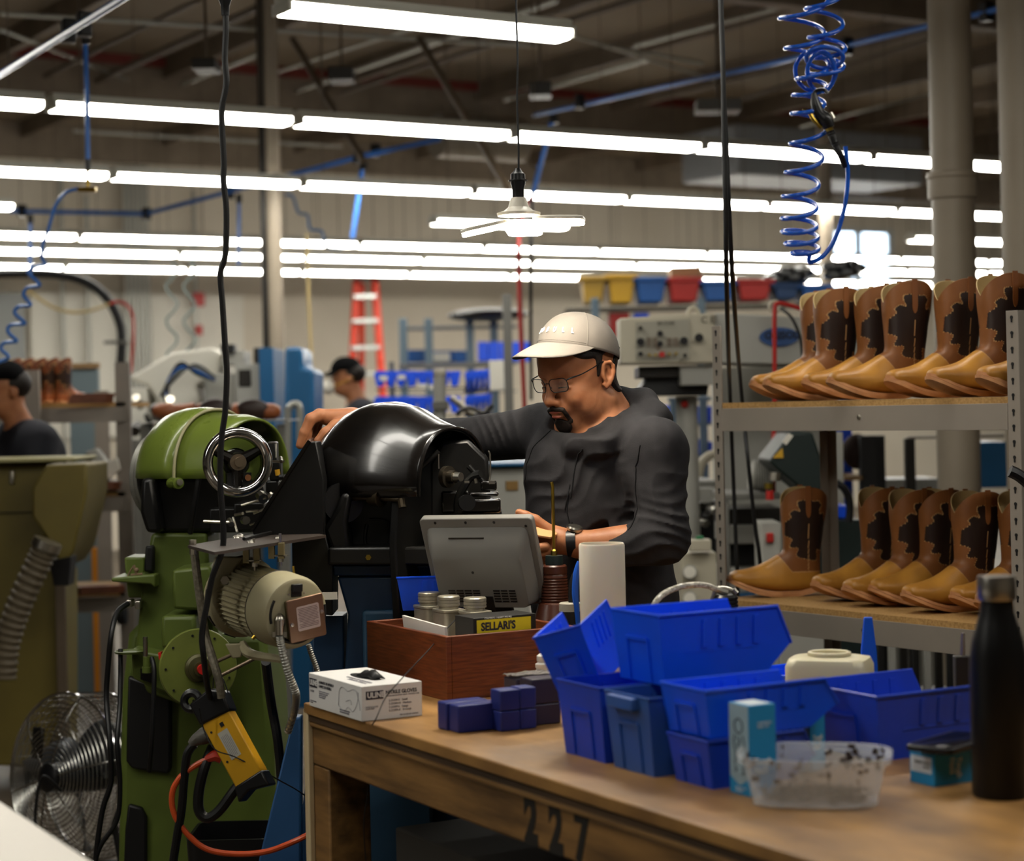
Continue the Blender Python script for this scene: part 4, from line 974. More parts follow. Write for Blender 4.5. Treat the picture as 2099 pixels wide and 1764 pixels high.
obj('cover_rim', MB().tube([(.131,.158*math.copysign(abs(math.cos(a))**(2/2.2), math.cos(a)), .172*abs(math.sin(a))**(2/2.2)) for a in [math.pi*i/26 for i in range(27)]], .004, 8), M_edge, gt_)
obj('belt_pulley', MB().lathe([(0,0),(.12,0),(.124,.006),(.118,.014),(.124,.022),(.12,.028),(0,.028)], frame((.302,.0,.0), z=(1,0,0)), 40), mat('pulley_grey','77766f',.4,metal=.5), gt_)
m = MB(); m.cyl(gp(352,990,-.05), gp(366,990,-.10), .014, n=20); obj('hinge_boss', m, M_green, gt_, w=True); obj('pivot_bolt', MB().cyl(gp(366,988,-.10), gp(369,988,-.115), .008, n=16), M_steel, gt_, w=True)
obj('casting', poly_xz([(286,975),(560,975),(560,1040),(540,1092),(300,1092),(288,1060)], D-.02, .22), M_satin, gt_, w=True, bevel=.012) if False else None
def gpoly(name, pts, dy, th, m_, **k):
    v = [P(a, b, D+dy) for a, b in pts]; w_ = [p + Vector((0,th,0)) for p in v]; n = len(v)
    return obj(name, MB().add([*v, *w_], [list(range(n)), [n+i for i in range(n)][::-1]] + [(i,n+i,n+(i+1)%n,(i+1)%n) for i in range(n)]), m_, gt_, w=True, **k)
gpoly('casting', [(292,978),(420,978),(545,978),(560,1050),(520,1092),(300,1092),(288,1050)], .02, .22, M_satin, bevel=.012)
gpoly('casting_rib', [(290,980),(312,980),(322,1040),(330,1092),(300,1092),(287,1050)], -.06, .1, M_satin, bevel=.01)
m = MB(); m.tube([gp(390,1092,-.03), gp(396,1050,-.06), gp(404,1000,-.07), gp(408,975,-.07)], .007, 8, sub=3); obj('drive_belt', m, M_black, gt_, w=True)
# handwheel
hw = gp(487,947,-.34); hd = Vector((.28,-1,.02)).normalized(); HM = frame(hw, z=hd, x=(1,0,0)); HR = 61*(D-.34)/F
obj('handwheel_rim', MB(HM).torus((0,0,0), HR, .0125, n=64, k=14), M_chrome, gt_, w=True)
m = MB(HM); m.lathe([(HR-.012,-.004),(HR-.002,-.004),(HR-.002,-.018),(HR-.014,-.018),(HR-.012,-.004)], n=48)
for a_ in (28, 152, 270): 
    c_, q = math.cos(rad(a_)), math.sin(rad(a_)); m.tube([(c_*.012,q*.012,-.008),(c_*HR*.93,q*HR*.93,-.006)], [.016,.010], 10)
m.cyl((0,0,-.02),(0,0,.004), .026, .022, 28); obj('wheel_spokes', m, M_gloss, gt_, w=True)
m = MB(HM); m.cyl((0,0,.004),(0,0,.012), .0195, n=28); m.cyl((.002,0,.012),(.002,0,.022), .012, .0115, 24); obj('wheel_hub', m, mat('turned_steel','b09f8a',.25,metal=1), gt_, w=True)
m = MB(HM); m.lathe([(.034,-.035),(.073,-.035),(.073,-.03),(.034,-.03),(.034,-.035)], n=40); obj('green_disc', m, M_green, gt_, w=True)
m = MB(HM); m.cyl((0,0,-.25),(0,0,-.02), .03, n=20); m.box((-.01,-.045,-.02), (.03,.04,.03)); m.box((.018,-.04,-.02), (.03,.03,.03)); obj('wheel_boss', m, M_satin, gt_, w=True)
obj('brass_bush', MB(HM).cyl((.024,-.037,-.005),(.024,-.037,.002), .0075, n=16), mat('copper_bush','a8734f',.35,metal=.9), gt_, w=True)
# stitching head parts on the right
m = MB()
for (a,b,c1,d1,e0,th) in ((548,905,566,950,-.2,.05),(552,945,575,985,-.2,.05),(545,985,570,1010,-.2,.05),(480,1030,540,1088,-.15,.15),(430,1040,545,1092,-.1,.1)):
    p0, p1 = gp(a,d1,e0), gp(c1,b,e0); m.bx((p0.x,p0.y,p0.z), (p1.x,p0.y+th,p1.z))
obj('stitching_head', m, M_satin, gt_, w=True, bevel=.004)
random.seed(5); m = MB()
for a,b,c1,d1,r in ((495,1035,545,1020,.003),(505,1048,530,1046,.003),(540,1030,556,1010,.004),(520,1052,548,1040,.0028),(418,1068,470,1070,.004),(470,1066,474,1074,.007),(500,1066,505,1066,.010),(534,1015,540,1022,.013),(478,1060,486,1090,.003),(552,908,566,908,.0018),(566,908,566,938,.0018),(560,945,582,945,.003),(512,1075,560,1062,.0025),(482,1055,498,1052,.004),(575,938,577,946,.005)):
    obj('linkage', MB().cyl(gp(a,b,-.24), gp(c1,d1,-.26), r, n=8), M_steel, gt_, w=True)
obj('tension_knob', MB().cyl(gp(568,962,-.2), gp(570,974,-.2), .006, n=12), mat('amber_knob','d9a32c',.4), gt_, w=True)
obj('tension_knob', MB().cyl(gp(572,978,-.22), gp(582,978,-.22), .007, n=12), M_blk, gt_, w=True)
# green column and trunk
gpoly('column', [(310,1092),(425,1092),(430,1200),(452,1330),(470,1480),(300,1420),(275,1350),(290,1200)], .02, .2, M_green2, bevel=.01)
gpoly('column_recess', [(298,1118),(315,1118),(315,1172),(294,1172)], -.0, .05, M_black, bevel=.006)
gpoly('gear_housing', [(352,1168),(430,1160),(440,1180),(440,1250),(420,1252),(355,1248)], -.12, .16, M_green2, bevel=.008)
gpoly('gear_housing', [(330,1262),(400,1262),(405,1330),(330,1330)], -.14, .18, M_green2, bevel=.01)
gpoly('arm', [(254,1142),(296,1142),(296,1225),(262,1225)], .06, .12, M_green2, bevel=.005)
gpoly('tool_tray', [(228,1184),(318,1177),(318,1205),(308,1197),(228,1192)], -.04, .14, M_green2, bevel=.004)
m = MB(); m.tube([gp(262,1180,-.02), gp(268,1168,-.02), gp(274,1160,-.02)], .002, 6); m.tube([gp(274,1158,-.02), gp(280,1176,-.02)], .0035, 6); m.tube([gp(268,1178,-.02), gp(292,1176,-.02)], .003, 6); m.ell(gp(280,1168,-.02), (.006,.006,.006)); obj('tray_clutter', m, mat('rag','7a644c',.7), gt_, w=True)
gpoly('pipe_fitting', [(258,1229),(270,1229),(270,1245),(258,1245)], -.02, .04, M_steel, bevel=.003)
gpoly('pipe_fitting', [(276,1231),(288,1231),(288,1248),(276,1248)], -.02, .04, M_steel, bevel=.003)
gpoly('trunk', [(262,1300),(300,1260),(430,1300),(545,1300),(558,1480),(566,1700),(580,2050),(215,2050),(240,1800),(248,1420)], .06, .36, M_green2, bevel=.02)
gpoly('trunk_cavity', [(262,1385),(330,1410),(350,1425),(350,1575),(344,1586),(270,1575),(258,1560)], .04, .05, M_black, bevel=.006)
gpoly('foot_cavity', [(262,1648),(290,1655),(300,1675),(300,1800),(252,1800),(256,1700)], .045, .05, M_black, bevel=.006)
gpoly('bracket', [(268,1330),(352,1345),(356,1425),(300,1405),(272,1390)], -.06, .1, M_green2, bevel=.006)
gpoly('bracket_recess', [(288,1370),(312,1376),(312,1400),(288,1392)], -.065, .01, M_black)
m = MB(); m.lathe([(0,0),(.0,.003),(.038,.003),(.04,.008),(.036,.009),(.034,.005),(0,.005)], frame(gp(268,1340,-.1)), 28); obj('oil_dish', m, M_green2, gt_, w=True)
m = MB(); m.cyl(gp(301,1378,-.12), gp(301,1366,-.12), .012, n=18); m.cyl(gp(301,1366,-.12), gp(301,1345,-.12), .0095, n=18); obj('valve', m, M_green2, gt_, w=True); obj('valve_stem', MB().cyl(gp(298,1345,-.12), gp(298,1305,-.12), .006, n=14), M_steel, gt_, w=True)
gpoly('red_button', [(324,1338),(330,1336),(332,1350),(326,1352)], -.16, .02, mat('red_plastic','c2221c',.4))
# flywheel with shaft
fw = gp(406,1368,-.26); fd = Vector((.35,-1,.05)).normalized(); FW = frame(fw, z=fd, x=(1,0,0)); fr_ = 78*(D-.26)/F
obj('flywheel', MB(FW).lathe([(0,-.006),(fr_*1.02,-.006),(fr_*1.03,0),(fr_*1.02,.004),(fr_,.006),(0,.007)], n=64), mat('flywheel_green','737c36',.42,c2='5b6429',scale=7,detail=7,coat=.2), gt_, w=True)
m = MB(FW)
for k in range(9):
    a_ = rad(20+k*40); m.cyl((fr_*.86*math.cos(a_), fr_*.86*math.sin(a_), .005), (fr_*.86*math.cos(a_), fr_*.86*math.sin(a_), .0078), .003, n=8)
obj('rivet_holes', m, M_black, gt_, w=True)
m = MB(FW); m.lathe([(0,.007),(.034,.007),(.034,.02),(.028,.026),(.028,.034),(.018,.036),(.018,.05),(0,.05)], n=32); obj('flywheel_hub', m, mat('oily_green','4d4a2c',.35,metal=.4), gt_, w=True)
obj('shaft_end', MB(FW).cyl((0,0,.05),(.0,0,.066), .012, n=18), bpy.data.materials['red_plastic'], gt_, w=True)
for a,b,c1,d1 in ((430,1362,474,1342),(445,1388,520,1350)): obj('belt_rod', MB().cyl(gp(a,b,-.33), gp(c1,d1,-.3), .0045, n=10), mat_rod if 'mat_rod' in globals() else globals().setdefault('mat_rod', mat('rusty_rod','6a5a48',.4,metal=.5)), gt_, w=True)
# power strip, hanging on cables
D3 = 4.05
def sp_(px, py, dy=0): return P(px, py, D3+dy)
a_ = sp_(444,1463); b_ = sp_(528,1590); zx = (b_-a_).normalized(); PM = frame(a_, x=zx, z=Vector((-.25,-1,.15)))
Lp = (b_-a_).length; yw = .066
pw = top('power_strip', 'yellow and black industrial power strip hanging at a slant', 'power strip', PM)
obj('yellow_body', MB().box((Lp*.52,0,0), (Lp*.98,yw,.036)), mat('safety_yellow', 'c99512', .4, c2='b98a14', scale=9), pw, bevel=.003)
m = MB(); m.prism([(-.045,-.036),(.006,-.036),(.014,.036),(-.03,.042),(-.05,.02)], -.024, .022); obj('end_cap', m, M_blk, pw, bevel=.005)
m = MB(); m.prism([(Lp-.002,-.034),(Lp+.03,-.042),(Lp+.02,-.01),(Lp+.034,.034),(Lp-.002,.034)], -.024, .022); obj('end_cap', m, M_blk, pw, bevel=.004)
obj('hanging_loop', MB().torus((-.052,-.034,0), .017, .009, n=28, k=8), M_blk, pw)
obj('hanging_loop', MB().tube([(-.05,.02,0),(-.07,.035,0),(-.06,.05,.005),(-.02,.045,.005)], .0014, 5, sub=4), M_blk, pw)
obj('warning_sticker', MB().box((Lp*.46,.0,.0184), (.062,.024,.0006)), mat('sticker_white','a9a79c',.5), pw)
m = MB()
for i in range(6): m.box((Lp*.46+.003, .009-i*.0034, .0189), (.048 if i else .03,.0012,.0002))
obj('sticker_print', m, G_gr, pw)
obj('switch', MB().box((.028,.006,.0187), (.009,.008,.002)), M_black, pw)
for x, y in ((.03,-.022),(.1,-.022)): obj('screw', MB().cyl((x,y,.017),(x,y,.0195), .0025, n=10), M_dark, pw)
# cables
M_cab = mat('black_cable', '0d0d0e', .42)
M_or = mat('orange_cable_sheath', 'c94f22', .4)
def cable(name, pts, r, m_, lab, cat='cable', sub=5, group=None): return single(name, MB().tube(pts, r, 10, sub=sub), m_, lab, cat, group)
t = top('hanging_power_cord', 'thick black power cord dangling from the roof in front of the green machine', 'power cord', P(461,60,3.9))
def hp(px, py, D=3.95): return P(px, py, D)
obj('cord', MB().tube([hp(462,20), hp(463,60), hp(461,120), hp(464,170), hp(455,220), hp(455,260), hp(459,330), hp(458,370), hp(464,430), hp(462,520), hp(452,560), hp(456,620), hp(461,700), hp(465,760), hp(462,840), hp(455,890), hp(452,940), hp(452,1000), hp(458,1080), hp(455,1130), hp(436,1180), hp(424,1240), hp(414,1300), hp(418,1350), hp(424,1400,4.0), hp(431,1430,4.03)], .0062, 10, sub=5), M_cab, t, w=True)
obj('connector', MB().lathe([(0,0),(.008,0),(.009,.02),(.018,.045),(.019,.08),(.012,.1),(0,.1)], frame(hp(462,32)), 16), M_blk, t, w=True)
obj('strand', MB().tube([hp(463,0), P(463,-250,3.95), P(470,-900,3.95)], .006, 8, sub=3), M_cab, t, w=True)
cable('black_cable', [gp(262,1237,-.05), gp(240,1255,-.1), gp(228,1300,-.15), gp(222,1360,-.15), gp(218,1430,-.15), gp(225,1520,-.2), gp(228,1600,-.2), gp(210,1660,-.2), gp(196,1764,-.2), gp(190,1900,-.2)], .0068, M_cab, 'black cable curving down left of the green machine')
cable('black_cable', [gp(247,1330,-.1), gp(246,1440,-.15), gp(240,1520,-.2), gp(246,1600,-.2), gp(240,1680,-.2), gp(205,1735,-.2), gp(188,1800,-.2), gp(180,1900,-.2)], .006, M_cab, 'thinner black cable crossing in front of the fan cage')
cable('black_cable', [gp(311,1348,-.12), gp(316,1372,-.14), gp(315,1430,-.15), gp(311,1520,-.15), gp(306,1580,-.12)], .006, M_black, 'short black tube hanging below the green valve')
cable('black_cable', [sp_(398,1525), sp_(384,1545), sp_(378,1590), sp_(372,1660), sp_(362,1720), sp_(352,1800), sp_(348,1950)], .009, M_cab, 'black cable dropping straight down from the grey plug')
cable('black_cable', [sp_(436,1530,.02), sp_(420,1570), sp_(408,1620), sp_(408,1660), sp_(425,1676), sp_(450,1660), sp_(480,1620), sp_(500,1595,.02), sp_(510,1580,.04)], .011, M_cab, 'thick black cable looping under the power strip')
cable('black_cable', [mp(545,1355,.3), gp(556,1440,-.5), gp(570,1520,-.5), gp(578,1620,-.5), gp(580,1764,-.5), gp(580,1950,-.5)], .011, M_cab, 'thick black cable down the right edge of the green trunk')
tg = top('plug', 'grey power plug in the end of the yellow strip', 'plug', sp_(410,1512)); obj('plug_body', MB().tube([sp_(432,1498), sp_(418,1508), sp_(402,1516), sp_(392,1526)], [.017,.018,.013,.009], 10, sub=2), mat('grey_rubber','55524c',.5), tg, w=True); 
tg = top('plug', 'orange power plug in the end of the yellow strip', 'plug', sp_(440,1550)); obj('plug_body', MB().tube([sp_(456,1552), sp_(444,1548), sp_(432,1552), sp_(422,1556)], [.014,.014,.010,.007], 8, sub=2), mat('red_orange_plug','b8321c',.4), tg, w=True)
cable('orange_cord', [sp_(424,1556), sp_(398,1570), sp_(370,1592), sp_(353,1625), sp_(358,1670), sp_(390,1715), sp_(430,1742), sp_(490,1750), sp_(550,1744), sp_(608,1722,.02), sp_(660,1700,.1), sp_(700,1730,.2)], .0062, M_or, 'orange extension cord sweeping in a loop below the power strip', sub=6)
cable('thin_wire', [sp_(408,1450,-.04), sp_(418,1495,-.04), sp_(440,1535,-.05), sp_(480,1550,-.05), sp_(530,1575,-.04), sp_(575,1600,0), sp_(606,1617,.06), sp_(640,1640,.2)], .0014, M_black, 'thin black wire sagging across the power strip', 'wire')
# black waste bin on the floor behind
wb_ = P(500, 1764, 4.75); m = MB(); z1 = P(500,1700,4.75).z
m.loft([[(wb_.x+a*k, 4.75+b*k, z) for a, b in rrect(.25,.22,.03)] for z, k in ((.0,.8),(z1,1),(z1,.94),(.02,.75))], cap=True); single('waste_bin', m, M_blk, 'black open waste bin on the floor at the foot of the green machine', 'bin')
# ---- floor fan
D4 = 6.2
def fp(px, py, dy=0): return P(px, py, D4+dy)
fc = fp(138,1592); fn = Vector((-.62,-.78,.12)).normalized(); FMx = frame(fc, z=fn, x=Vector((.78,-.62,0)))
ft = top('floor_fan', 'chrome wire cage floor fan at the lower left', 'fan', FMx); RF = .262
def dome(r, zmax): return zmax*math.sqrt(max(0, 1-(r/RF)**2*.96))
M_wire = mat('chrome_wire', 'a9a8a2', .22, metal=1)
m = MB()
for i in range(15):
    r = RF*(.22+.78*i/14); m.torus((0,0,dome(r,.075)), r, .0019, n=48, k=5)
for k in range(6):
    a_ = 2*math.pi*k/6+.3; m.tube([(r*math.cos(a_), r*math.sin(a_), dome(r,.075)) for r in [RF*(.15+.85*i/8) for i in range(9)]], .0028, 6)
obj('front_grille', m, M_wire, ft, smooth=60)
m = MB()
for i in range(20):
    r = RF*(.2+.8*i/19); m.torus((0,0,-.12-dome(r,.03)*.8), r, .0016, n=44, k=5)
for k in range(24):
    a_ = 2*math.pi*k/24; m.tube([(r*math.cos(a_+.5*(1-r/RF)), r*math.sin(a_+.5*(1-r/RF)), -.12-dome(r,.03)*.8) for r in [RF*(.15+.85*i/8) for i in range(9)]], .0016, 5)
obj('rear_grille', m, M_wire, ft, smooth=60)
m = MB()
for i in range(7): m.torus((0,0,.01-i*.022), RF*1.005, .0019, n=56, k=5)
for k in range(40):
    a_ = 2*math.pi*k/40; m.tube([(RF*math.cos(a_),RF*math.sin(a_),.018),(RF*1.004*math.cos(a_),RF*1.004*math.sin(a_),-.125)], .0014, 4)
obj('side_cage', m, M_wire, ft, smooth=60)
m = MB(); m.torus((0,0,.016), RF*1.01, .004, n=64, k=8); m.torus((0,0,-.13), RF*1.01, .004, n=64, k=8); obj('cage_ring', m, M_chrome, ft)
obj('motor_hub', MB().lathe([(0,.088),(.03,.088),(.045,.08),(.048,.03),(.05,-.1),(.045,-.17),(0,-.18)], n=32), M_blk, ft)
for k in range(3):
    a_ = 2*math.pi*k/3+.6; pts = []
    for i in range(7):
        r = .05+.19*i/6; wv = .07*math.sin(math.pi*(.18+.72*i/6)); b = a_+.25*i/6
        c_, q = math.cos(b), math.sin(b); pts.append([Vector((r*c_-q*wv*u, r*q+c_*wv*u, -.05+.045*u)) for u in (-1,-.3,.4,1)])
    obj('blade', MB().loft(pts, cap=False, closed=False), mat('fan_blade','55575a',.35,metal=.7) if k == 0 else bpy.data.materials['fan_blade'], ft, solid=.002, smooth=60)
m = MB(); m.box((-.09,.1,.055), (.05,.1,.012)); obj('control_box', m, M_blk, ft, bevel=.004)
fl0 = fc - Vector((0,0,fc.z)); 
m = MB(); m.tube([fc + (FMx.to_3x3() @ Vector((RF*1.02,0,-.06))), Vector((fc.x+.18, fc.y-.2, .02)), Vector((fc.x+.1, fc.y+.35, .02)), Vector((fc.x-.1, fc.y-.3, .02)), Vector((fc.x-.18,fc.y+.25,.02)), fc + (FMx.to_3x3() @ Vector((-RF*1.02,0,-.06)))], .012, 8)
m = MB(); 
for sgn in (1,-1):
    m.tube([fc + (FMx.to_3x3() @ Vector((sgn*RF*1.03,0,-.06))), Vector((fc.x+sgn*.22*.78, fc.y-sgn*.22*.62, .25)), Vector((fc.x+sgn*.2, fc.y-sgn*.1, .014))], .011, 8)
m.tube([Vector((fc.x-.2,fc.y+.1,.014)), Vector((fc.x-.28,fc.y-.25,.014)), Vector((fc.x+.15,fc.y-.4,.014)), Vector((fc.x+.2,fc.y-.1,.014)), Vector((fc.x+.25,fc.y+.25,.014)), Vector((fc.x-.1,fc.y+.35,.014))], .012, 8, closed=True)
obj('stand', m, M_blk, ft, w=True)
cable('black_cable', [fp(125,1620,-.12), fp(92,1590,-.15), fp(80,1610,-.15), fp(72,1670,-.15), fp(72,1740,-.1), fp(60,1850,0)], .005, M_cab, 'fan flex drooping across the front of the wire cage')
# ================================================================ boot rack
RL = P(1475,1000,5.66); RR = P(2082,1000,4.78); RYAW = math.degrees(math.atan2(RR.y-RL.y, RR.x-RL.x))
RKM = yawm((RL.x, RL.y, 0), RYAW); LR = (Vector((RR.x,RR.y,0))-Vector((RL.x,RL.y,0))).length
M_rack = mat('rack_grey_paint', '8a8177', .42, c2='817970', scale=3, spec=.45); M_chip = mat('chipboard', 'b08a54', .75, c2='8f6c3d', scale=160, detail=3, contrast=(.35,.7), bump=.3, bscale=120)
def rack(M, L, dep, shelves, ztops, label, group=None, tb=.016, hb=.066):
    t = top('boot_rack', label, 'rack', M, group)
    for x, y, h in ((0,0,ztops[0]), (L,0,ztops[1]), (0,dep,ztops[0]), (L,dep,ztops[1])):
        sx = 1 if x == 0 else -1; sy = 1 if y == 0 else -1
        m = MB(); m.bx((x-.018*sx if False else x-.018, y-.001, 0), (x+.018, y+.001, h)); xx = x - .018*sx
        m.bx((xx-.001, y, 0), (xx+.001, y+.036*sy, h)); obj('post', m, M_rack, t, bevel=.0006)
    for x, y, h in ((0,0,ztops[0]), (L,0,ztops[1])):
        k = 0; z = h - .02
        while z > .3:
            s = MB(); s.prism(arc(0,.0035,.0045,0,360,10)[:-1], 0, .0008, frame((x, y-.0018, z), x=(1,0,0), z=(0,-1,0))); s.prism([(-.0022,-.009),(.0022,-.009),(.0026,.002),(-.0026,.002)], 0, .0008, frame((x, y-.0018, z), x=(1,0,0), z=(0,-1,0))); z -= .0381
            obj('key_slot', s, M_black, t, smooth=0)
    for i, z in enumerate(shelves):
        obj('shelf_board', MB().bx((-.016,.004,z-tb), (L-.02,dep-.004,z)), M_chip, t)
        for y in (0, dep):
            sy = 1 if y == 0 else -1
            obj('beam', MB().bx((-.002 if y else .019,y-.0015*sy,z-tb-hb), (L-.019,y+.0025*sy,z-tb)), M_rack, t, bevel=.0008)
            m = MB(); m.bx((.0,y+.002*sy,z-tb-.004), (L-.02,y+.02*sy,z-tb-.001)); obj('beam_flange', m, M_rack, t)
        obj('side_beam', MB().bx((-.016,.02,z-tb-.04), (-.012,dep-.02,z-tb)), M_rack, t)
        obj('side_beam', MB().bx((L+.012,.02,z-tb-.04), (L+.016,dep-.02,z-tb)), M_rack, t)
        b = MB(); obj('bolt', b.lathe([(0,0),(.007,0),(.0055,.004),(0,.006)], frame((L*.52, -.0015, z-tb-hb*.45), z=(0,-1,0)), 14), M_steel, t)
    return t
rack(RKM, LR, .46, (1.5, .932), (P(1475,668,5.66).z, P(2082,636,4.78).z), 'grey steel rack with two chipboard shelves full of boots at the right')
# ---- cowboy boots
L1 = mat('boot_shaft_leather', '87552c', .48, c2='69401f', scale=9, detail=6, contrast=(.3,.75), bump=.15, bscale=90, spec=.4)
L2 = mat('boot_vamp_leather', 'b58032', .42, c2='946425', scale=11, detail=6, contrast=(.3,.75), bump=.12, bscale=90, spec=.45)
L3 = mat('boot_dark_inlay', '241712', .42, c2='2d1d17', scale=8, bump=.15, bscale=90)
L4 = mat('boot_piping', 'b98f5d', .6); L5 = mat('boot_lining', 'b39a6a', .7); L6 = mat('boot_strap', '7c4a22', .5)
L7 = mat('boot_sole_leather', 'c08a5c', .6, c2='a8734a', scale=20); L8 = mat('boot_sole_under', '8a5c3c', .6)
BR = [((-.100,.30),(.052,.30),.056),((-.096,.25),(.052,.25),.057),((-.088,.20),(.049,.20),.054),((-.080,.15),(.046,.15),.049),((-.073,.105),(.050,.122),.044),((-.073,.06),(.074,.110),.042),((-.070,.022),(.102,.097),.042),((-.03,.014),(.130,.086),.044),((.04,.012),(.157,.079),.048),((.10,.016),(.182,.075),.048),((.15,.022),(.205,.073),.046),((.186,.028),(.221,.067),.040),((.205,.034),(.226,.058),.030),((.219,.042),(.228,.050),.012)]
ovl = [(1045,830),(1040,870),(1055,915),(1010,905),(975,940),(985,975),(920,1050),(930,1130),(990,1170),(975,1240),(1040,1250),(1030,1320),(1120,1350),(1200,1360),(1205,1270),(1250,1275),(1265,1200),(1290,1160),(1300,1060),(1275,1000),(1265,935),(1235,945),(1230,910),(1250,870),(1220,830),(1180,830),(1115,820)]
ovl = [Vector((-(a-1130)*.000381-.026, (1680-b)*.000305, 0)) for a, b in ovl]
ovl = [(p.x, p.y) for p in spline(ovl, 4, True)]
def inpoly(x, z, poly):
    c = False; j = len(poly)-1
    for i in range(len(poly)):
        if ((poly[i][1] > z) != (poly[j][1] > z)) and (x < (poly[j][0]-poly[i][0])*(z-poly[i][1])/(poly[j][1]-poly[i][1]) + poly[i][0]): c = not c
        j = i
    return c
def pdist(x, z, poly):
    return min(math.hypot(x-a, z-b) for a, b in poly)
def make_boot(M, label, group, L1=L1, L2=L2, L3=L3, q_=24):
    t = top('cowboy_boot', label, 'boot', M, group)
    ks = [Vector((b[0],b[1],0)) for b, f, w in BR]; kf = [Vector((f[0],f[1],0)) for b, f, w in BR]; kw = [Vector((w,0,0)) for b, f, w in BR]
    A, B_, W_ = spline(ks, q_), spline(kf, q_), spline(kw, q_); n = 170 if q_ > 10 else 60; m = MB(); rings = []
    for i, (b, f, w) in enumerate(zip(A, B_, W_)):
        r = []
        for k in range(n):
            a = 2*math.pi*k/n; c = math.cos(a); q = math.sin(a); e = 2/2.4
            u = .5 + .5*math.copysign(abs(c)**e, c); y = w.x*math.copysign(abs(q)**e, q)
            x = b.x + (f.x-b.x)*u; z = b.y + (f.y-b.y)*u
            lim = .243 + .053*abs(q)**.8
            if z > .19: z = .19 + (z-.19)*(lim-.19)/.11
            r.append(Vector((x, y, z)))
        rings.append(r)
    m.loft(rings[::-1], cap=False); vs = m.v; idx = []
    for f in m.f:
        c = sum((vs[i] for i in f), Vector())/len(f); x, z = c.x, c.z
        if z < .066 + max(0, x-.028)*1.1: idx.append(1); continue
        if x < .045 and z > .09:
            d = pdist(x, z, ovl)
            if d < .0014: idx.append(3); continue
            if inpoly(x, z, ovl):
                idx.append(3 if abs(x+.026) < .0012 else 2); continue
        if z < .068 + max(0, x-.028)*1.1: idx.append(3); continue
        idx.append(3 if (abs(x+.026) < .0012) else 0)
    m.m = idx
    o = obj('upper', m, [L1, L2, L3, L4, L5, L5, L5, L5], t, smooth=60)
    md = o.modifiers.new('solid', 'SOLIDIFY'); md.thickness = .0028; md.offset = -1; md.material_offset = 4; md.use_rim = True; md.material_offset_rim = 4
    for sg in (1, -1):
        s = MB(); R_ = []
        for zz_, hw in ((.300,.0085),(.29,.009),(.27,.009),(.25,.0085),(.232,.0085),(.220,.006),(.214,.001)):
            wy = (.0575 if zz_ > .24 else .0555+(zz_-.2)*.04)
            R_.append([(-.026+hw, sg*(wy*.995), zz_), (-.026+hw, sg*(wy+.0022), zz_), (-.026-hw, sg*(wy+.0022), zz_), (-.026-hw, sg*(wy*.995), zz_)])
        s.loft(R_); obj('pull_strap', s, L6, t)
    # sole with toe spring
    def sz(x): 
        if x > .06: return .0 + ((x-.06)/.17)**2*.042
        if x < .0: return .0 + min(1, -x/.06)*.012
        return .0
    st = [(-.084,.012),(-.078,.03),(-.05,.038),(-.01,.033),(.03,.036),(.08,.05),(.13,.053),(.175,.051),(.205,.044),(.224,.030),(.234,.014),(.236,.003)]
    xs = spline([Vector((a,b,0)) for a, b in st], 4); R_ = []
    for p in xs: 
        z0 = sz(p.x); R_.append([(p.x, -p.y, z0), (p.x, p.y, z0), (p.x, p.y, z0+.008), (p.x, -p.y, z0+.008)])
    obj('sole', MB().loft(R_), L7, t, bevel=.001)
    R_ = []
    for p in xs[2:-1]:
        z0 = sz(p.x)+.008; R_.append([(p.x-.004, -p.y*.93, z0), (p.x-.004, p.y*.93, z0), (p.x-.004, p.y*.9, z0+.007), (p.x-.004, -p.y*.9, z0+.007)])
    obj('welt', MB().loft(R_), L7, t)
    return t
bp_ = [None]
def boot(i, pxtoe, z, inset, label, group, yaw=0):
    # toe tip on local y = inset; solve x along the rack for the toe pixel
    o = RKM.inverted() @ Vector((0,0,CAMZ)); d = RKM.inverted().to_3x3() @ Vector(((pxtoe-CX)/F,1,0))
    t = (inset - o.y)/d.y; x = o.x + d.x*t
    M = RKM @ Matrix.Translation((x, inset, z+.0005)) @ Matrix.Rotation(rad(-90+yaw), 4, 'Z') @ Matrix.Diagonal((.9,.9,1.07,1)) @ Matrix.Translation((-.228,0,0))
    if bp_[0] is None: bp_[0] = make_boot(M, label, group)
    else: dup(bp_[0], M, label, group)
od = 'first second third fourth fifth sixth seventh eighth'.split()
for i, (px, ins) in enumerate(((1543,.035),(1571,-.015),(1650,.03),(1701,-.03),(1822,.03),(1907,-.03),(2010,-.02))):
    boot(i, px, 1.5, ins, 'tan cowboy boot with dark inlay, %s from the left on the upper rack shelf' % od[i], 'cowboy boots on the upper shelf', yaw=(-20,-18,-22,-24,-14,-14,-16)[i])
for i, (px, ins) in enumerate(((1486,.04),(1661,.10),(1725,.06),(1777,.10),(1846,.05),(1946,.10),(1997,.05))):
    boot(i, px, .932, ins, 'tan cowboy boot with dark inlay, %s from the left on the lower rack shelf' % od[i], 'cowboy boots on the lower shelf', yaw=(-31,-14,-12,-14,-15,-13,-14)[i])
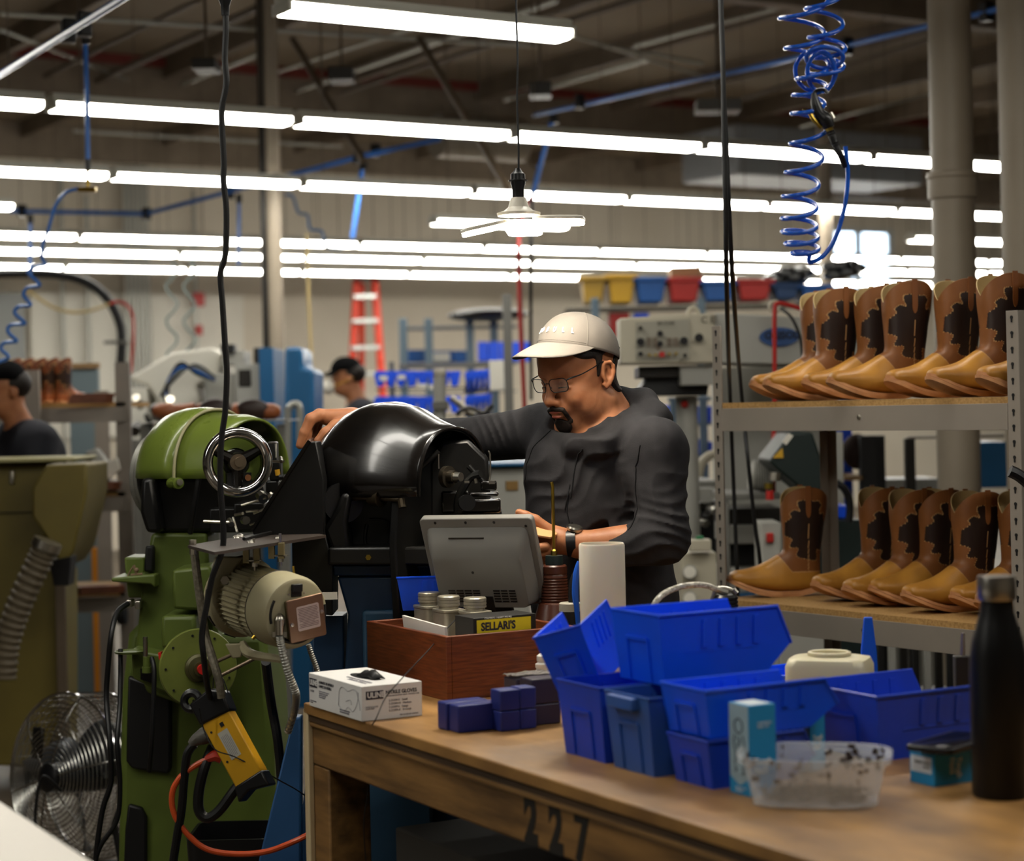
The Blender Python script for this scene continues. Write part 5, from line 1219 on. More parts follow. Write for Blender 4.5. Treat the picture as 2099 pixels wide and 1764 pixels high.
# ================================================================ coiled hoses, black hanging cables, pendant lamp
M_hose = mat('blue_coil_hose', '1458c8', .22, spec=.6, coat=.3)
t = top('coiled_air_hose', 'bright blue coiled air hose hanging at the upper right', 'hose', P(1660,0,3.7))
Dh = 3.7
def helix(cs, turns, ph=0, sub=16):
    pts = []; N = int(turns*sub)
    cs = [Vector(c) for c in cs]; cc = spline(cs, 12); M_ = len(cc)
    for i in range(N+1):
        u = i/N*(M_-1); k = min(int(u), M_-2); c = cc[k].lerp(cc[k+1], u-k); a = 2*math.pi*turns*i/N + ph
        rr_ = c.z; pts.append(P(c.x + rr_*math.cos(a), c.y + rr_*.22*math.sin(a), Dh - rr_*Dh/F*math.sin(a)*1.0))
    return pts
# (centre px, centre py, radius px)
c1 = helix([(1700,-180,50),(1655,-60,55),(1645,30,48),(1650,95,42),(1668,160,36),(1655,195,30),(1660,235,38),(1655,300,36),(1645,360,36),(1640,410,36),(1638,455,36),(1640,480,36),(1646,505,33),(1650,522,24)], 13.5, 2.0, 18)
tail = [P(1660,538,Dh), P(1690,522,Dh), P(1715,480,Dh), P(1732,420,Dh), P(1738,360,Dh), P(1733,300,Dh)]
obj('coil', MB().tube(c1, .0043, 8), M_hose, t, w=True, smooth=70)
obj('coil_end', MB().tube([c1[-1]] + tail, .0043, 8, sub=6), M_hose, t, w=True, smooth=70)
c2 = helix([(1760,-300,40),(1720,-150,42),(1695,-40,40),(1690,50,38),(1700,110,34),(1690,150,36)], 6.4, 1.0, 18)
obj('coil', MB().tube(c2, .0043, 8), M_hose, t, w=True, smooth=70)
m = MB(); 
for (cx_, cy_, rx_, ry_, dd) in ((1672,145,42,42,0.02),(1683,148,28,40,-.02),(1690,118,38,22,-.03)):
    m.tube([P(cx_+rx_*math.cos(2*math.pi*i/28), cy_+ry_*math.sin(2*math.pi*i/28), Dh+dd+.015*math.sin(2*math.pi*i/28)) for i in range(28)], .0043, 8, True)
obj('loose_loop', m, M_hose, t, w=True, smooth=70)
g = top('air_gun', 'black air blow gun hooked into the coils of the blue hose', 'air gun', P(1690,245,Dh-.02))
D_ = Dh-.03
obj('gun_body', MB().tube([P(1668,190,D_), P(1672,212,D_), P(1680,232,D_), P(1692,245,D_), P(1700,262,D_)], [.005,.009,.011,.014,.010], 12, sub=3), M_blk, g, w=True, bevel=.001)
obj('hook', MB().tube([P(1668,192,D_), P(1676,184,D_), P(1690,184,D_), P(1696,192,D_)], .0035, 8, sub=3), M_blk, g, w=True)
obj('trigger', MB().tube([P(1645,224,D_), P(1658,230,D_), P(1668,245,D_), P(1684,262,D_)], [.0015,.004,.0045,.004], 8, sub=3), bpy.data.materials['brass'], g, w=True)
obj('valve_cap', MB().cyl(P(1700,232,D_), P(1707,244,D_), .007, n=12), M_steel, g, w=True)
obj('nut', MB().cyl(P(1697,258,D_), P(1703,270,D_), .0075, n=6), bpy.data.materials['brass'], g, w=True)
tt_ = spline([P(1702,268,D_), P(1712,295,D_), P(1724,320,D_), P(1731,340,Dh)], 10); obj('strain_relief', MB().tube(tt_, [(.0085-.003*i/len(tt_))*(1 if i % 2 else .88) for i in range(len(tt_))], 10), M_black, g, w=True)
# pair of black cables
cable('black_cable', [P(1476,-200,5.0), P(1478,0,5.0), P(1482,120,5.0), P(1484,300,5.0), P(1487,420,5.0), P(1489,560,5.05), P(1492,690,5.3), P(1497,830,5.9), P(1502,950,6.0), P(1508,1100,6.0), P(1512,1210,6.0), P(1514,1500,6.1)], .0062, M_cab, 'left of the two straight black cables hanging beside the rack')
cable('black_cable', [P(1474,-200,5.03), P(1477,0,5.03), P(1483,180,5.03), P(1489,300,5.03), P(1494,420,5.03), P(1501,560,5.1), P(1510,690,5.4), P(1522,830,6.0), P(1534,950,6.0), P(1548,1080,6.0), P(1560,1180,6.0), P(1575,1500,6.1)], .0062, M_cab, 'right of the two straight black cables, slanting behind the rack')
# pendant lamp with three folding panels
Dp = 4.12
lp = top('pendant_lamp', 'white bulb lamp with three lit folding panels hanging above the man', 'lamp', P(1065,440,Dp))
def lpp(px, py, dy=0): return P(px, py, Dp+dy)
obj('lamp_cord', MB().tube([lpp(1057,-250), lpp(1058,0), lpp(1061,120), lpp(1060,210), lpp(1063,300), lpp(1063,346)], .0022, 8, sub=4), M_cab, lp, w=True)
sc0 = lpp(1062,380); zt_ = lpp(1062,345).z - sc0.z; zb_ = lpp(1062,405).z - sc0.z
obj('socket', MB().lathe([(0,zb_),(.0125,zb_),(.0125,zb_+.018),(.0155,zb_+.03),(.0155,zb_+.034),(.02,zb_+.035),(.02,zb_+.037),(.0155,zb_+.038),(.015,zb_+.05),(.009,zt_-.006),(.006,zt_),(0,zt_)], frame(sc0), 24), M_blk, lp, w=True)
z0 = lpp(1065,442).z - sc0.z
obj('lamp_body', MB().lathe([(0,z0),(.045,z0),(.046,z0+.006),(.032,z0+.010),(.022,z0+.018),(.018,z0+.032),(.0155,zb_),(0,zb_)], frame(sc0), 32), mat('white_lamp_plastic', 'd8d2c4', .35), lp, w=True)
M_pan = mat('lamp_panel_light', 'ffffff', .4, emit='fff3de', estr=36)
ctr = lpp(1066,452)
def panel(dirv, tip, half):
    dirv = Vector(dirv).normalized(); sd = dirv.cross(Vector((0,0,1))).normalized(); nn_ = sd.cross(dirv)
    if nn_.z < 0: nn_ = -nn_
    Mx = Matrix((dirv, sd, nn_)).transposed().to_4x4(); Mx.translation = ctr
    pl_ = [(.03,-.03),(.03,.03),(.06,half),(tip-.012,half*.95),(tip,half*.7),(tip,-half*.7),(tip-.012,-half*.95),(.06,-half)]
    obj('panel_back', MB(Mx).prism(pl_, .0, .008), bpy.data.materials['white_lamp_plastic'], lp, w=True, bevel=.002)
    obj('light_panel', MB(Mx).prism([(x*.99, y*.93) for x, y in pl_], -.008, -.0002), M_pan, lp, w=True, bevel=.003)
panel((-.95,-.25,-.21), .125, .042)
panel((.98,-.12,-.03), .136, .042)
panel((.1,1,-.12), .13, .042)
obj('light_panel', MB().lathe([(0,-.014),(.035,-.012),(.04,-.004),(.03,0),(0,0)], frame(ctr), 28), M_pan, lp, w=True)
# ================================================================ the man
DM = 4.45
def Q(px, py, dy=0):
    p = P(px, py, DM+dy); return (p.x, p.y, p.z)
SK = mat('skin', 'ac7350', .48, c2='9c6443', scale=28, detail=5, bump=.12, bscale=160, spec=.35, sub=.12)
SKH = SK
M_hair = mat('black_hair', '16110e', .55, c2='241b16', scale=260, detail=3, bump=.5, bscale=420, spec=.3)
M_stub = mat('stubble', '2a1a12', .8, alpha=.1)
M_hood = mat('charcoal_jersey', '2b2a2c', .85, c2='242325', scale=30, bump=.15, bscale=350, spec=.2)
M_pants = mat('black_trousers', '141416', .85, bump=.15, bscale=200, spec=.2)
def tfp(prims, M, s=1.0):
    "prims in local coordinates -> world"
    out = []; R3 = M.to_3x3(); R_ = np.array([[R3[i][j] for j in range(3)] for i in range(3)])
    for p in prims:
        if p[0] == 'e':
            Rl = R_ @ np.array(p[5]) if len(p) > 5 else R_
            out.append(('e', tuple(M @ (Vector(p[1])*s)), tuple(np.array(p[2])*s), p[3]*s, p[4], Rl))
        else: out.append(('c', tuple(M @ (Vector(p[1])*s)), tuple(M @ (Vector(p[2])*s)), p[3]*s, p[4]*s, p[5]*s, p[6]))
    return out
HS = .94
HM_ = yawm(Q(1188,773,-.03), 223, 13)
def ry(a): c, s = math.cos(rad(a)), math.sin(rad(a)); return [[c,0,s],[0,1,0],[-s,0,c]]
def rz(a): c, s = math.cos(rad(a)), math.sin(rad(a)); return [[c,-s,0],[s,c,0],[0,0,1]]
head = [E((-.012,0,.045),(.099,.077,.088),.02), E((.022,0,-.02),(.068,.066,.085),.03), E((.022,0,-.070),(.058,.056,.040),.03), E((.062,0,-.096),(.024,.024,.020),.025),
  E((.058,0,.055),(.042,.058,.05),.03)]
for y in (1,-1):
    head += [C((.081,.012*y,.024),(.075,.045*y,.027),.010,.009,.014), E((.058,.040*y,-.032),(.030,.024,.026),.022), E((.024,.055*y,-.062),(.035,.014,.026),.02)]
    head += [E((.098,.031*y,.006),(.017,.019,.012),.010,'-'), E((.0735,.031*y,.006),(.0165,.0175,.0135),.004), E((.0758,.031*y,.0085),(.0165,.0170,.0105),.003), C((.089,.018*y,-.006),(.083,.046*y,-.006),.0035,.003,.006)]
head += [C((.088,0,.02),(.100,0,-.006),.0085,.0095,.012), C((.100,0,-.006),(.113,0,-.030),.0095,.0115,.01), E((.112,0,-.034),(.0125,.0115,.0105),.006)]
for y in (1,-1):
    head += [E((.102,.0125*y,-.038),(.0115,.0075,.0085),.006), E((.106,.007*y,-.046),(.005,.0035,.004),.003,'-')]
head += [E((.086,0,-.058),(.018,.028,.018),.015), E((.097,0,-.0625),(.009,.023,.0055),.004), E((.0945,0,-.0735),(.0095,.019,.0062),.004), C((.099,-.018,-.0682),(.099,.018,-.0682),.0018,.0018,.002,'-'), E((.1,0,-.083),(.008,.016,.004),.006,'-')]
for y in (1,-1):   # ears
    ear = [(-.004,.071,.022),(-.012,.078,.031),(-.024,.083,.030),(-.031,.085,.018),(-.030,.084,.004),(-.024,.081,-.010),(-.015,.077,-.022),(-.008,.073,-.028),(-.003,.071,-.020)]
    ear = [(a, (b+.004)*y, c) for a, b, c in ear]
    head += [C(ear[i], ear[i+1], .0042, .0042, .003) for i in range(len(ear)-1)]
    head += [E((-.016,.077*y,.004),(.016,.007,.027),.006), C((-.006,.076*y,.008),(-.010,.078*y,-.010),.004,.004,.003), E((-.014,.083*y,.004),(.007,.007,.013),.004,'-'), C((-.02,.080*y,.018),(-.022,.080*y,.0),.003,.003,.003)]
headW = tfp(head, HM_, HS)
neck_lo = Q(1272,905,.04)
nb = [C(tuple(HM_ @ Vector((-.035,0,-.055))), neck_lo, .058, .066, .03), C(tuple(HM_ @ Vector((.03,0,-.10))), Q(1235,925,.0), .035, .05, .03), C(tuple(HM_ @ Vector((-.02,.055,-.06))), Q(1225,930,-.05), .016, .02, .03)]
# torso and limbs (under the clothes)
shL = Q(1344,925,-.11); elL = Q(1358,1102,-.17); wrL = Q(1185,1115,-.15)
shR = Q(1116,883,.09); elR = Q(935,905,.27); wrR = Q(742,868,.13)
tor = [E(Q(1235,985,0),(.145,.10,.15),.04), E(Q(1232,1120,0),(.135,.10,.15),.04), E(Q(1240,1250,0),(.15,.11,.13),.04), C(shL, shR, .05,.05,.05)]
arms = [C(shL, elL, .05,.042,.03), C(elL, wrL, .042,.027,.02), C(shR, elR, .048,.040,.03), C(elR, wrR, .040,.027,.02)]
# left hand holding the sole
def fing(pts, r0, r1, k=.004):
    n = len(pts)-1; return [C(pts[i], pts[i+1], r0+(r1-r0)*i/n, r0+(r1-r0)*(i+1)/n, k) for i in range(n)]
hL = [C(wrL, Q(1158,1110,-.15), .026,.024,.02), E(Q(1133,1104,-.145),(.042,.018,.030),.02, '+', ry(20)), C(Q(1150,1104,-.15), Q(1112,1088,-.14), .019,.014,.012)]
hL += fing([Q(1120,1082,-.15), Q(1098,1065,-.15), Q(1078,1056,-.148), Q(1064,1050,-.146)], .0125, .0085)       # thumb along the top edge
hL += fing([Q(1118,1120,-.18), Q(1092,1124,-.19), Q(1070,1116,-.19), Q(1060,1104,-.18)], .0105, .008)
hL += fing([Q(1122,1128,-.165), Q(1096,1138,-.18), Q(1074,1132,-.18), Q(1062,1118,-.17)], .011, .008)
hL += fing([Q(1126,1134,-.14), Q(1102,1148,-.155), Q(1082,1144,-.16), Q(1068,1130,-.155)], .0105, .0078)
hL += fing([Q(1132,1136,-.115), Q(1112,1152,-.125), Q(1096,1150,-.135), Q(1084,1138,-.135)], .009, .007)
# right hand gripping the machine cover
hR = [C(wrR, Q(722,858,.125), .026,.026,.02), E(Q(692,858,.125),(.042,.036,.0205),.022), C(Q(722,858,.10), Q(655,850,.105), .020,.0145,.015), C(Q(722,862,.15), Q(655,853,.15), .02,.014,.015)]
hR += fing([Q(656,850,.098), Q(637,858,.09), Q(624,886,.088), Q(615,912,.09)], .0150, .0098)
hR += fing([Q(654,849,.118), Q(636,862,.12), Q(630,890,.12), Q(629,912,.12)], .0145, .0092)
hR += fing([Q(655,851,.138), Q(642,866,.145), Q(642,892,.145), Q(646,908,.14)], .0135, .0088)
hR += fing([Q(660,856,.157), Q(650,872,.165), Q(654,890,.165), Q(660,902,.16)], .0115, .008)
hR += fing([Q(712,868,.09), Q(688,874,.072), Q(668,888,.062), Q(653,903,.058)], .0175, .0108, .008)
legs = [C(Q(1200,1290,.0), Q(1195,1700,.0), .075,.05,.04), C(Q(1285,1290,-.02), Q(1290,1700,.02), .075,.05,.04), C(Q(1195,1700,.0), Q(1200,2110,.02), .05,.036,.03), C(Q(1290,1700,.02), Q(1295,2110,.05), .05,.036,.03)]
body = nb + tor + arms + legs + hL + hR + headW          # head last: its carvings only touch the head
def bfn(p, c, R): return field(body, p, c, R)
man = top('person', 'man in grey cap, glasses and charcoal hoodie working at the black machine', 'person', (Q(1240,1500)[0], DM, 0))
HALF = [(1,1)]
def joinm(a, b):
    n = len(a.v); a.v += b.v; a.f += [[i+n for i in f] for f in b.f]; a.m += b.m; return a
bm_ = sdf_mesh(bfn, (-.56,4.18,-.02), (.52,4.86,1.80), .0030)
obj('body', bm_, SK, man, w=True, smooth=180)
# facial hair and hair
def hair(name, off, regs, carve, m_, h=.0021, cavek=.003, label=None):
    rg_ = tfp(regs, HM_, HS); cv = tfp(carve, HM_, HS)
    def fn(p, c, R):
        d = field(headW + nb, p, c, R)
        if d is None: return None
        r = field(rg_, p)
        v = sm_max(d - off, r, cavek)
        if cv: v = np.maximum(v, -field(cv, p))
        return v
    cs = np.array([bnd(q)[0] for q in rg_]); rr_ = max(bnd(q)[1] for q in rg_)
    lo, hi = cs.min(0)-rr_-.01, cs.max(0)+rr_+.01
    return obj(name, sdf_mesh(fn, lo, hi, h), m_, man, w=True, smooth=180, label=label)
def sm_max(a, b, k): return -sm(-a, -b, k)
hair('goatee', .0042, [E((.085,0,-.100),(.045,.026,.020),.01), C((.097,.025,-.058),(.084,.029,-.088),.0045,.007,.004), C((.097,-.025,-.058),(.084,-.029,-.088),.0045,.007,.004), C((.108,.0,-.052),(.098,.023,-.056),.0065,.0055,.004), C((.108,.0,-.052),(.098,-.023,-.056),.0065,.0055,.004)],
     [E((.104,0,-.0675),(.02,.019,.0105),.001)], M_hair, label='black moustache and goatee')
hair('hair', .0045, [E((-.078,0,-.002),(.052,.095,.062),.01), C((.0,.075,.045),(.008,.071,.006),.010,.005,.006), C((.0,-.075,.045),(.008,-.071,.006),.010,.005,.006), E((.0,0,.07),(.09,.09,.04),.01), E((-.05,0,-.045),(.05,.06,.03),.01)],
     [], M_hair, label='short black hair below the cap')
hair('eyebrow', .0032, [C((.0905,.014,.0245),(.0795,.046,.030),.0045,.003,.003)], [], M_hair, h=.0016)
hair('eyebrow', .0032, [C((.0905,-.014,.0245),(.0795,-.046,.030),.0045,.003,.003)], [], M_hair, h=.0016)
hair('stubble', .0007, [E((.04,0,-.092),(.075,.09,.042),.02), E((.005,0,-.06),(.05,.09,.05),.02)], [], M_stub, label='dark stubble along the jaw')
hair('eyelash', .0011, [C((.0925,.018,-.0045),(.086,.045,-.0035),.0022,.0016,.002)], [], M_hair, h=.0013)
hair('eyelash', .0011, [C((.0925,-.018,-.0045),(.086,-.045,-.0035),.0022,.0016,.002)], [], M_hair, h=.0013)
# lips
M_lip = mat('lips', '9a4f3e', .45)
hair('lip', .0006, [E((.104,0,-.0615),(.014,.0185,.0045),.002), E((.101,0,-.0735),(.014,.0165,.0052),.002)], [], M_lip, h=.0016)
# eyes (downcast)
for y in (1,-1):
    e = MB(); e.ell((.0765,.031*y,-.0062), (.0158,.0158,.0105), M=Matrix.Identity(4)); 
# ---- cap
CM = yawm(Q(1186,723,-.03), 223, -9)
M_cap = mat('beige_grey_cap', '77716a', .75, bump=.15, bscale=500, spec=.2, c2='706a63', scale=15); M_capu = mat('cap_underside', '1b1a1c', .8)
cap = top('baseball_cap', 'pale grey baseball cap with white lettering worn by the bearded man', 'cap', CM) if False else None
obj_cap = []
RX, RY_, RZ = .1035, .0850, .091
def crown(a, ph):
    c, s = math.cos(a), math.sin(a); z = math.sin(ph); r = math.cos(ph)
    e = .86
    rr_ = abs(r)**e
    fx = 1 + .05*max(0, c)**3*(1-z); back = 1 - .02*max(0, -c)
    puck = 1 - .010*abs(math.cos(3*a+math.pi/2))**8*r
    return Vector((RX*c*rr_*fx*back*puck, RY_*s*rr_*puck, RZ*z + (.004*c)*r))
N1, N2 = 72, 22
m = MB(); rings = [[crown(2*math.pi*i/N1, math.pi/2*j/N2*.999) for i in range(N1)] for j in range(N2+1)]
m.loft(rings, cap=False); 
cap_o = obj('cap', MB(CM).loft(rings, cap=False), M_cap, man, w=True, smooth=80, solid=.002, label='pale grey baseball cap')
m = MB(CM); m.lathe([(0,RZ+.002),(.006,RZ+.001),(.0065,RZ-.001),(0,RZ-.002)], n=16)
obj('button', m, M_cap, cap_o, w=True)
m = MB(CM); NB = 40; ra = []; 
for i in range(NB+1):
    a = rad(-72+144*i/NB); b = crown(a, 0); ext = .078*max(0, math.cos(a*1.25))**.8
    r = []
    for j in range(9):
        t_ = j/8; x = b.x + ext*t_*math.cos(a*.35); y = b.y + ext*t_*math.sin(a*.35)*.4
        z = b.z + .002 - 3.2*(y*y)*t_*ext/.08 - (.034*t_ + .012*t_*t_)*ext/.08
        r.append(Vector((x, y, z)))
    ra.append(r)
m.loft(ra, cap=False, closed=False)
br = obj('brim', m, [M_cap, M_capu], cap_o, w=True, smooth=60)
md = br.modifiers.new('solid', 'SOLIDIFY'); md.thickness = .0026; md.offset = 0; md.material_offset = 1
for sgn in (1, -1):
    pts = [crown(rad(sgn*62), math.pi/2*j/14) for j in range(15)]
    obj('panel_seam', MB(CM).tube([p*1.004 for p in pts], .0009, 6), M_cap, cap_o, w=True)
obj('panel_seam', MB(CM).tube([crown(rad(a), .12)*1.002 + Vector((0,0,-.002)) for a in range(-60,61,6)], .0008, 6), M_cap, cap_o, w=True)
obj('strap_loop', MB(CM).box((-RX*.99,.0,.018), (.008,.05,.026)), M_capu, cap_o, w=True, bevel=.002)
M_capt = mat('white_embroidery', 'f0ede8', .6)
for i, ch in enumerate('NOBULL'):
    a = rad(-27 + i*13.4); p = crown(a, .36); q = crown(a+.02, .36); q2 = crown(a, .40)
    tx = (q-p).normalized(); up_ = (q2-p).normalized(); nz = tx.cross(up_).normalized()
    text('lettering', ch, CM @ frame(p+nz*.0012, x=tx, z=nz), .0175, M_capt, cap_o, w=True, ext=.0008, bold=.0007, align='CENTER', sx=.62) if False else None
    text('lettering', ch, (CM @ frame(p+nz*.0012, x=tx, z=nz)), .0175, M_capt, cap_o, w=True, ext=.0008, bold=.0007, align='CENTER', sx=.62)
# ---- glasses
M_gl = mat('spectacle_frame', '15181b', .3, metal=.4); M_lens = mat('spectacle_lens', 'cfd6d2', .03, alpha=.05, spec=.8)
gf = MB(HM_ @ Matrix.Scale(HS, 4) @ Matrix.Translation((.004,0,.021)) @ Matrix.Rotation(rad(6),4,'Y'))
GL_ = []
for y in (1,-1):
    pts = [(.107 - abs(a)*.12, 0, 0) for a in (0,)]
    rr2 = rrect(.050, .033, .012, 4); ring_ = [Vector((.1075 - .22*max(0,(abs(.033+a*1.0)-.01))*1.0, (.033+a)*y, -.006+b)) for a, b in rr2]
    gf.tube(ring_, .0011, 6, closed=True); GL_.append(ring_)
    gf.tube([(.0975,.0575*y,.004),(.090,.066*y,.007),(.06,.074*y,.006),(.02,.0785*y,.009),(-.012,.080*y,.012),(-.03,.082*y,.0)], [.0016,.002,.0014,.0014,.0016,.002], 8, sub=3)
    gf.tube([(.106,.010*y,-.008),(.104,.009*y,-.014),(.101,.0095*y,-.016)], .0008, 5)
gf.tube([(.1055,.0085,-.001),(.109,0,.001),(.1055,-.0085,-.001)], .0012, 6, sub=3)
go = obj('glasses', gf, M_gl, man, w=True, label='thin dark rectangular glasses')
for rg_ in GL_:
    lm = MB(gf.M); n = len(rg_); lm.add(rg_ + [p - Vector((.0012,0,0)) for p in rg_], [list(range(n)), [n+i for i in range(n)][::-1]] + [(i,n+i,n+(i+1)%n,(i+1)%n) for i in range(n)]); obj('lens', lm, M_lens, go, w=True)
# ---- hoodie
fold_c = [(Q(1345,1090,-.17), .16), (Q(1060,900,.12), .14), (Q(1180,950,-.1), .2), (Q(1330,1000,-.12), .15)]
hood = [E(Q(1230,975,.0),(.176,.125,.175),.05), E(Q(1229,1110,.0),(.168,.125,.17),.05), E(Q(1240,1235,.0),(.170,.132,.13),.05),
        C(Q(1262,915,.02), shL, .075,.066,.05), C(Q(1230,920,.04), shR, .07,.060,.05),
        C(shL, elL, .068,.056,.04), C(elL, Q(1262,1128,-.158), .056,.043,.03), C(shR, elR, .062,.054,.03), C(elR, Q(775,868,.15), .052,.036,.02),
        # hood collar
        C(Q(1268,815,.05), Q(1320,822,.03), .022,.026,.02), C(Q(1320,822,.03), Q(1348,852,-.02), .026,.024,.02), C(Q(1348,852,-.02), Q(1300,882,-.09), .024,.026,.02),
        C(Q(1300,882,-.09), Q(1235,912,-.125), .026,.024,.02), C(Q(1235,912,-.125), Q(1178,915,-.10), .024,.022,.02), C(Q(1178,915,-.10), Q(1158,898,-.02), .022,.022,.02), C(Q(1158,898,-.02), Q(1190,872,.06), .022,.024,.02), C(Q(1190,872,.06), Q(1268,815,.05), .024,.022,.02),
        E(Q(1318,870,.02),(.062,.07,.035),.03), C(Q(1330,845,-.01), Q(1366,858,.0), .022,.012,.02)]
opening = [C(tuple(HM_ @ Vector((-.03,0,-.02))), Q(1262,905,.0), .064, .060, .01), E(tuple(HM_ @ Vector((.03,0,-.07))), (.075,.07,.062), .01), C(Q(1240,800,-.02), Q(1238,895,-.03), .05,.052,.01)]
axL = (Vector(elL)-Vector(shL)).normalized(); axR = (Vector(elR)-Vector(shR)).normalized()
def wr(p):
    x, y, z = p[:,0], p[:,1], p[:,2]
    w1 = np.sin(34*x+21*z+3*np.sin(17*z+9*x)+8*y); w2 = np.sin(52*z-31*x+2.4*np.sin(23*x)+14*y)
    base = .0011*w1 + .0006*w2
    for (c, R), (fx, fz, ph, A) in zip(fold_c, ((30,95,0,.0052),(105,48,1,.0048),(-60,75,2,.0042),(85,-45,.5,.0045))):
        g = np.exp(-((p-np.array(c,np.float32))**2).sum(-1)/(R*R)*2.2)
        s_ = np.sin(fx*x+fz*z+ph+3.2*np.sin(13*x-9*z+7*y)+1.6*np.sin(31*x+27*z)); m2 = .5+.5*np.sin(21*x-17*z+ph*3+11*y); base = base + g*A*m2*(1-2*np.abs(s_)**.8)
    return base
def hfn(p, c, R):
    d = field(hood, p, c, R)
    if d is None: return None
    o = field(opening, p); d = sm_max(d, -o, .012)
    zf = p[:,2]; d = np.maximum(d, (Q(1240,1262)[2] - .04) - zf)
    cu_ = np.array(Q(1250,1125,-.158),np.float32); dr = np.array(Vector(wrL)-Vector(elL),np.float32); dr /= np.linalg.norm(dr); 
    near = ((p-cu_)@dr); m_ = (np.sqrt(((p-cu_)**2).sum(-1)) < .07); d = np.where(m_, np.maximum(d, near), d)
    return d - wr(p)
hm = sdf_mesh(hfn, (-.40,4.12,.84), (.50,4.90,1.60), .0042)
ho = obj('hoodie', hm, M_hood, man, w=True, smooth=180, label='charcoal zip hoodie with pushed up sleeves')
# raglan seams and zip
def proj(pts, off=.0008):
    out = []
    for p in pts:
        p = np.array(p, np.float64)
        for _ in range(8):
            d = hfn(p[None].astype(np.float32), None, None)[0]; e = 2e-3; g = np.array([hfn((p+np.eye(3)[i]*e)[None].astype(np.float32), None, None)[0]-d for i in range(3)])/e
            p = p - g*(d-off)/(g@g+1e-6)
        out.append(Vector(p))
    return out
for nm, pl in (('shoulder_seam', [Q(1128,880,-.06), Q(1095,893,-.06), Q(1078,915,-.05), Q(1068,950,-.04), Q(1070,1000,-.03)]), ('shoulder_seam', [Q(1300,910,-.2), Q(1285,960,-.2), Q(1278,1020,-.2), Q(1282,1080,-.2)]), ('zip', [Q(1165,920,-.2), Q(1148,980,-.2), Q(1138,1040,-.2), Q(1140,1120,-.2), Q(1150,1240,-.2)])):
    sp2 = spline([Vector(q) for q in pl], 6); obj(nm, MB().tube(proj(sp2), .0011 if nm != 'zip' else .0016, 6), M_pants, ho, w=True)
# ---- trousers and shoes
tr = [C(Q(1240,1255,0), Q(1242,1310,0), .135,.14,.05), C(Q(1198,1300,.0), Q(1192,1700,.0), .092,.068,.04), C(Q(1287,1300,-.02), Q(1292,1700,.02), .092,.068,.04), C(Q(1192,1700,.0), Q(1197,2100,.02), .068,.058,.03), C(Q(1292,1700,.02), Q(1297,2100,.05), .068,.058,.03)]
def tfn(p, c, R): return field(tr, p, c, R)
obj('trousers', sdf_mesh(tfn, (.0,4.2,.06), (.42,4.75,1.12), .009), M_pants, man, w=True, smooth=180)
for (px, dy) in ((1195,.02),(1296,.05)):
    b = Q(px,2150,dy); sh = [E((b[0]-.05,b[1]-.03,.045),(.13,.05,.045),.02,'+',rz(25)), E((b[0],b[1],.08),(.06,.05,.06),.03)]
    def sfn(p, c, R, sh=sh): return np.maximum(field(sh, p, c, R) if field(sh, p, c, R) is not None else np.full(len(p), .05, np.float32), .004-p[:,2])
    obj('shoe', sdf_mesh(sfn, (b[0]-.24,b[1]-.16,-.01), (b[0]+.12,b[1]+.14,.16), .008), M_blk, man, w=True, smooth=180)
# ---- wrist watch
wa = Vector(Q(1172,1112,-.15)); wd_ = (Vector(wrL)-Vector(elL)).normalized(); WM = frame(wa, z=wd_, x=(0,-1,0))
wt2 = obj('wristwatch', MB(WM).lathe([(.0285,-.011),(.031,-.010),(.031,.010),(.0285,.011),(.0275,0),(.0285,-.011)], n=36), M_blk, man, w=True, label='black wristwatch with silver bezel')
wc = Vector(Q(1176,1092,-.155)); dz_ = (wc-wa).normalized()
m = MB(frame(wa+dz_*.031, z=dz_, x=wd_)); m.lathe([(0,-.002),(.017,-.002),(.018,.004),(.016,.008),(0,.009)], n=28); obj('watch_case', m, M_steel, wt2, w=True)
# ---- the leather sole in his hand
so = top('leather_sole', 'tan leather sole held in the man\'s left hand', 'sole', Q(1100,1095,-.165))
SM = frame(Q(1112,1092,-.168), x=Vector((-1,.05,.30)), z=Vector((.18,-.42,.9)))
obj('sole_blank', MB(SM).prism([(a,b) for a, b in ((-.03,-.03),(-.022,-.038),(.03,-.04),(.09,-.036),(.13,-.02),(.135,.0),(.12,.022),(.08,.03),(.03,.026),(-.02,.02),(-.032,.0))], 0, .005), mat('veg_tan_leather','d2a06c',.5), so, w=True, bevel=.001)
# ================================================================ the workshop behind
def WP(px, py, s):
    d = (CR*((px-CX)/F) + CU*((CY-py)/F)) + Vector((0,1,0)); t = s/VX.dot(d)
    return Vector((0,0,CAMZ)) + d*t
def rect(name, r, D, th, m, par=None, bevel=.004, label=None, floor=None, **k):
    "box whose front face fills the pixel rectangle at distance D"
    a, b = P(r[0], r[3], D), P(r[2], r[1], D); z0 = a.z if floor is None else floor
    return obj(name, MB().bx((a.x, D, z0), (b.x, D+th, b.z)), m, par, w=par is not None, bevel=bevel, label=label, **k)
def poly(name, pts, D, th, m, par=None, bevel=.003, label=None, **k):
    v = [P(a, b, D) for a, b in pts]; w_ = [p + Vector((0,th,0)) for p in v]; n = len(v)
    return obj(name, MB().add([*v, *w_], [list(range(n)), [n+i for i in range(n)][::-1]] + [(i,n+i,n+(i+1)%n,(i+1)%n) for i in range(n)]), m, par, w=par is not None, bevel=bevel, label=label, **k)
def tb(name, pts, r, m, par=None, D=None, sub=0, n=8):
    v = [P(*(q if len(q) == 3 else (*q, D))) for q in pts]
    return obj(name, MB().tube(v, r, n, sub=sub), m, par, w=par is not None)
def TT(name, label, cat, px, D, group=None, py=None):
    p = P(px, 900 if py is None else py, D); return top(name, label, cat, (p.x, p.y, 0 if py is None else p.z), group)
